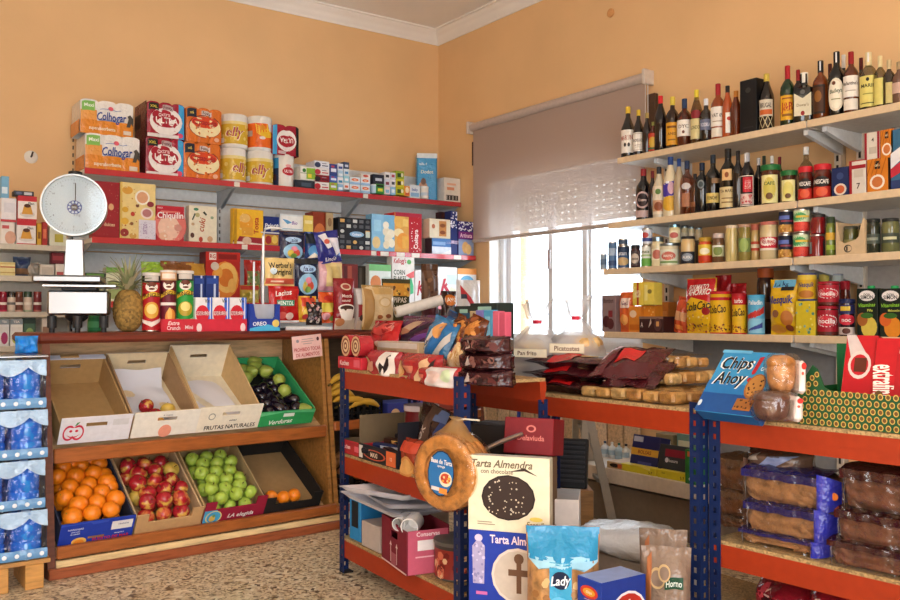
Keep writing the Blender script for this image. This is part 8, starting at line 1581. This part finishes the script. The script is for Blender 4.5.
# ================================================================ SEEN THROUGH THE LONG RACK
# step stool ladder in the aisle
c = PD(588, 421, 4.6)
t = thing('step_ladder', 'folded out aluminium step ladder standing in the aisle behind the rack', 'ladder', (c.x, c.y, 0), -HEAD)
H = c.z + .02
for yy in (0, .34):
    m = MB(); m.bar((0.006, yy, H), (.135, yy, 0), .042, .026, 'a09a90', (0, 1, 0)); m.obj('front_stile', t)
    m = MB(); m.bar((-.012, yy, H), (-.04, yy, 0), .034, .024, 'aaa498', (0, 1, 0)); m.obj('rear_stile', t)
for k in (.25, .5): MB().box(.135 - .13 * k / H - .03, .012, k - .012, .135 - .13 * k / H + .03, .33, k + .01, '8e8a82', .003).obj('step', t)
MB().box(-.04, .0, H - .01, .05, .34, H + .02, '6a6864', .005).obj('top_platform', t)
# pale plank cladding under the window
t = thing('plank_screen', 'pale wooden plank screen standing below the window', 'screen', (XW - .03, 4.75, 0))
for k in range(12): MB().box(-.02, -.86 + k * .145, .02, .0, -.86 + k * .145 + .13, .78, ('d8bc98:o', 'cfae86:o', 'e0c8a8:o')[k % 3], .004).obj('plank', t)
for z_ in (.1, .7): MB().box(.0, -.86, z_ - .03, .018, .86, z_ + .03, 'b89468:o').obj('rail', t)
for k, y in enumerate((4.6, 5.0)):
    t = thing('broom', ('blue handled broom leaning on the plank screen beside the dark crate', 'blue handled broom leaning on the middle of the plank screen', 'blue handled broom near the wall shelf end')[k], 'broom', (XW - .14, y, 0), 0, None, 0, math.radians(4))
    MB().lathe([(.014, .1), (.014, .84), (.004, .845)], '2a44a0', 10).obj('handle', t); MB().box(-.03, -.12, .07, .03, .12, .11, '2a44a0', .01).obj('brush_head', t); MB().box(-.025, -.115, 0, .025, .115, .072, '3a3428:w', .003).obj('bristles', t)
# dark folded crate
c = PD(566, 488, 4.3)
t = thing('folding_crate', 'dark grey ribbed folding crate standing behind the rack post', 'crate', (c.x, c.y, c.z), -HEAD + math.radians(-20), None, math.radians(-10))
MB().box(-.1, -.01, 0, .1, .03, .24, '2a2c30', .006).obj('panel', t)
for k in range(9): MB().box(-.09, -.02, .03 + k * .023, .09, -.01, .042 + k * .023, '3c3e44', .002).obj('rib', t)
BOX('carton', 'brown wooden box on the floor carrying the dark ribbed crate', 'box', (Vector((c.x + .03, c.y + .02, 0)), .22, .2, c.z, -HEAD), 'a87c4c:o')
# goods on the low right shelf
def R0B(u0, u1, vt, col, f, label, d=.12, off=.03, vb=None, rx=0, **k): return BOX('household_box', label, 'box', on('R0', u0, u1, vt, d, vb, off), col, f=f, rx=rx, **k)
R0B(628, 655, 437, '26285c', [('r', 0, .42, 1, .62, 'd8a43a'), ('t', .5, .52, .1, 'BOLSAS', '8a3a20', .6), ('r', .05, .8, .4, .95, 'b8b8cc'), ('r', .3, .1, .8, .25, '4a4c8a')], 'navy refuse sack box with yellow band leaning in its tray', .08, .06, rx=math.radians(-12))
R0B(656, 686, 447, '34383e', [('r', .2, .62, .98, .86, '8a2034'), ('e', .28, .5, .06, .08, 'd8d8dc'), ('t', .5, .5, .1, 'basura', 'c8c8cc', .3), ('r', .6, .15, .8, .22, '6a6e74')], 'charcoal refuse sack roll pack with crimson stripe', .09, .05, rx=math.radians(-10))
R0B(620, 655, 466, 'd8c832', [('t', .85, .35, .34, '5-7', '4a4420', .2), ('p', [(.5, 1), (.85, 1), (.85, .6)], 'e8dc70')], 'low yellow display tray under the navy box', .2, .02)
R0B(656, 690, 472, 'd8c832', [('t', .75, .4, .34, '5-7', '4a4420', .2), ('t', .2, .7, .2, 'Saco', '6a6420', .3)], 'low yellow display tray under the charcoal pack', .2, .02)
R0B(684, 697, 450, '2f7a34', [('r', .2, .8, .8, .95, 'e0763a'), ('e', .5, .15, .2, .06, 'd8d8c8')], 'green detergent box partly behind the rack post', .1, .0)
R0B(606, 622, 462, 'c8a87a', [('e', .5, .5, .3, .3, '2a2420'), ('r', .7, .2, .95, .8, 'd86a3a')], 'small cardboard tray of cleaning bottles', .2, .02)
for i, (u, c_, cap_) in enumerate(((605, 'd8dce0', '2a3a5a'), (612, 'e0e4e6', 'd8d8d8'), (619, 'b8d0e0', '1c5a3a'), (626, 'e4e4e0', '2a2a2c'))):
    BOTTLE(('first', 'second', 'third', 'fourth')[i] + ' small cleaning bottle on the low shelf, counted from the ladder', on('R0', u - 4, u + 4, 441 + i, None, None, .26), 'spirit', c_, cap_, [('r', 0, .2, 1, .8, 'a8c0d0')], (.1, .6), .12, name='cleaning_bottle')
for i, (u0, u1) in enumerate(((676, 692), (655, 672))): R0B(u0, u1, 434, ('6a8a80', '8a7a5a')[i], [('r', .1, .5, .9, .8, 'c8c8b0')], ('grey green box at the back of the low shelf', 'tan box at the back of the low shelf')[i], .1, .35)
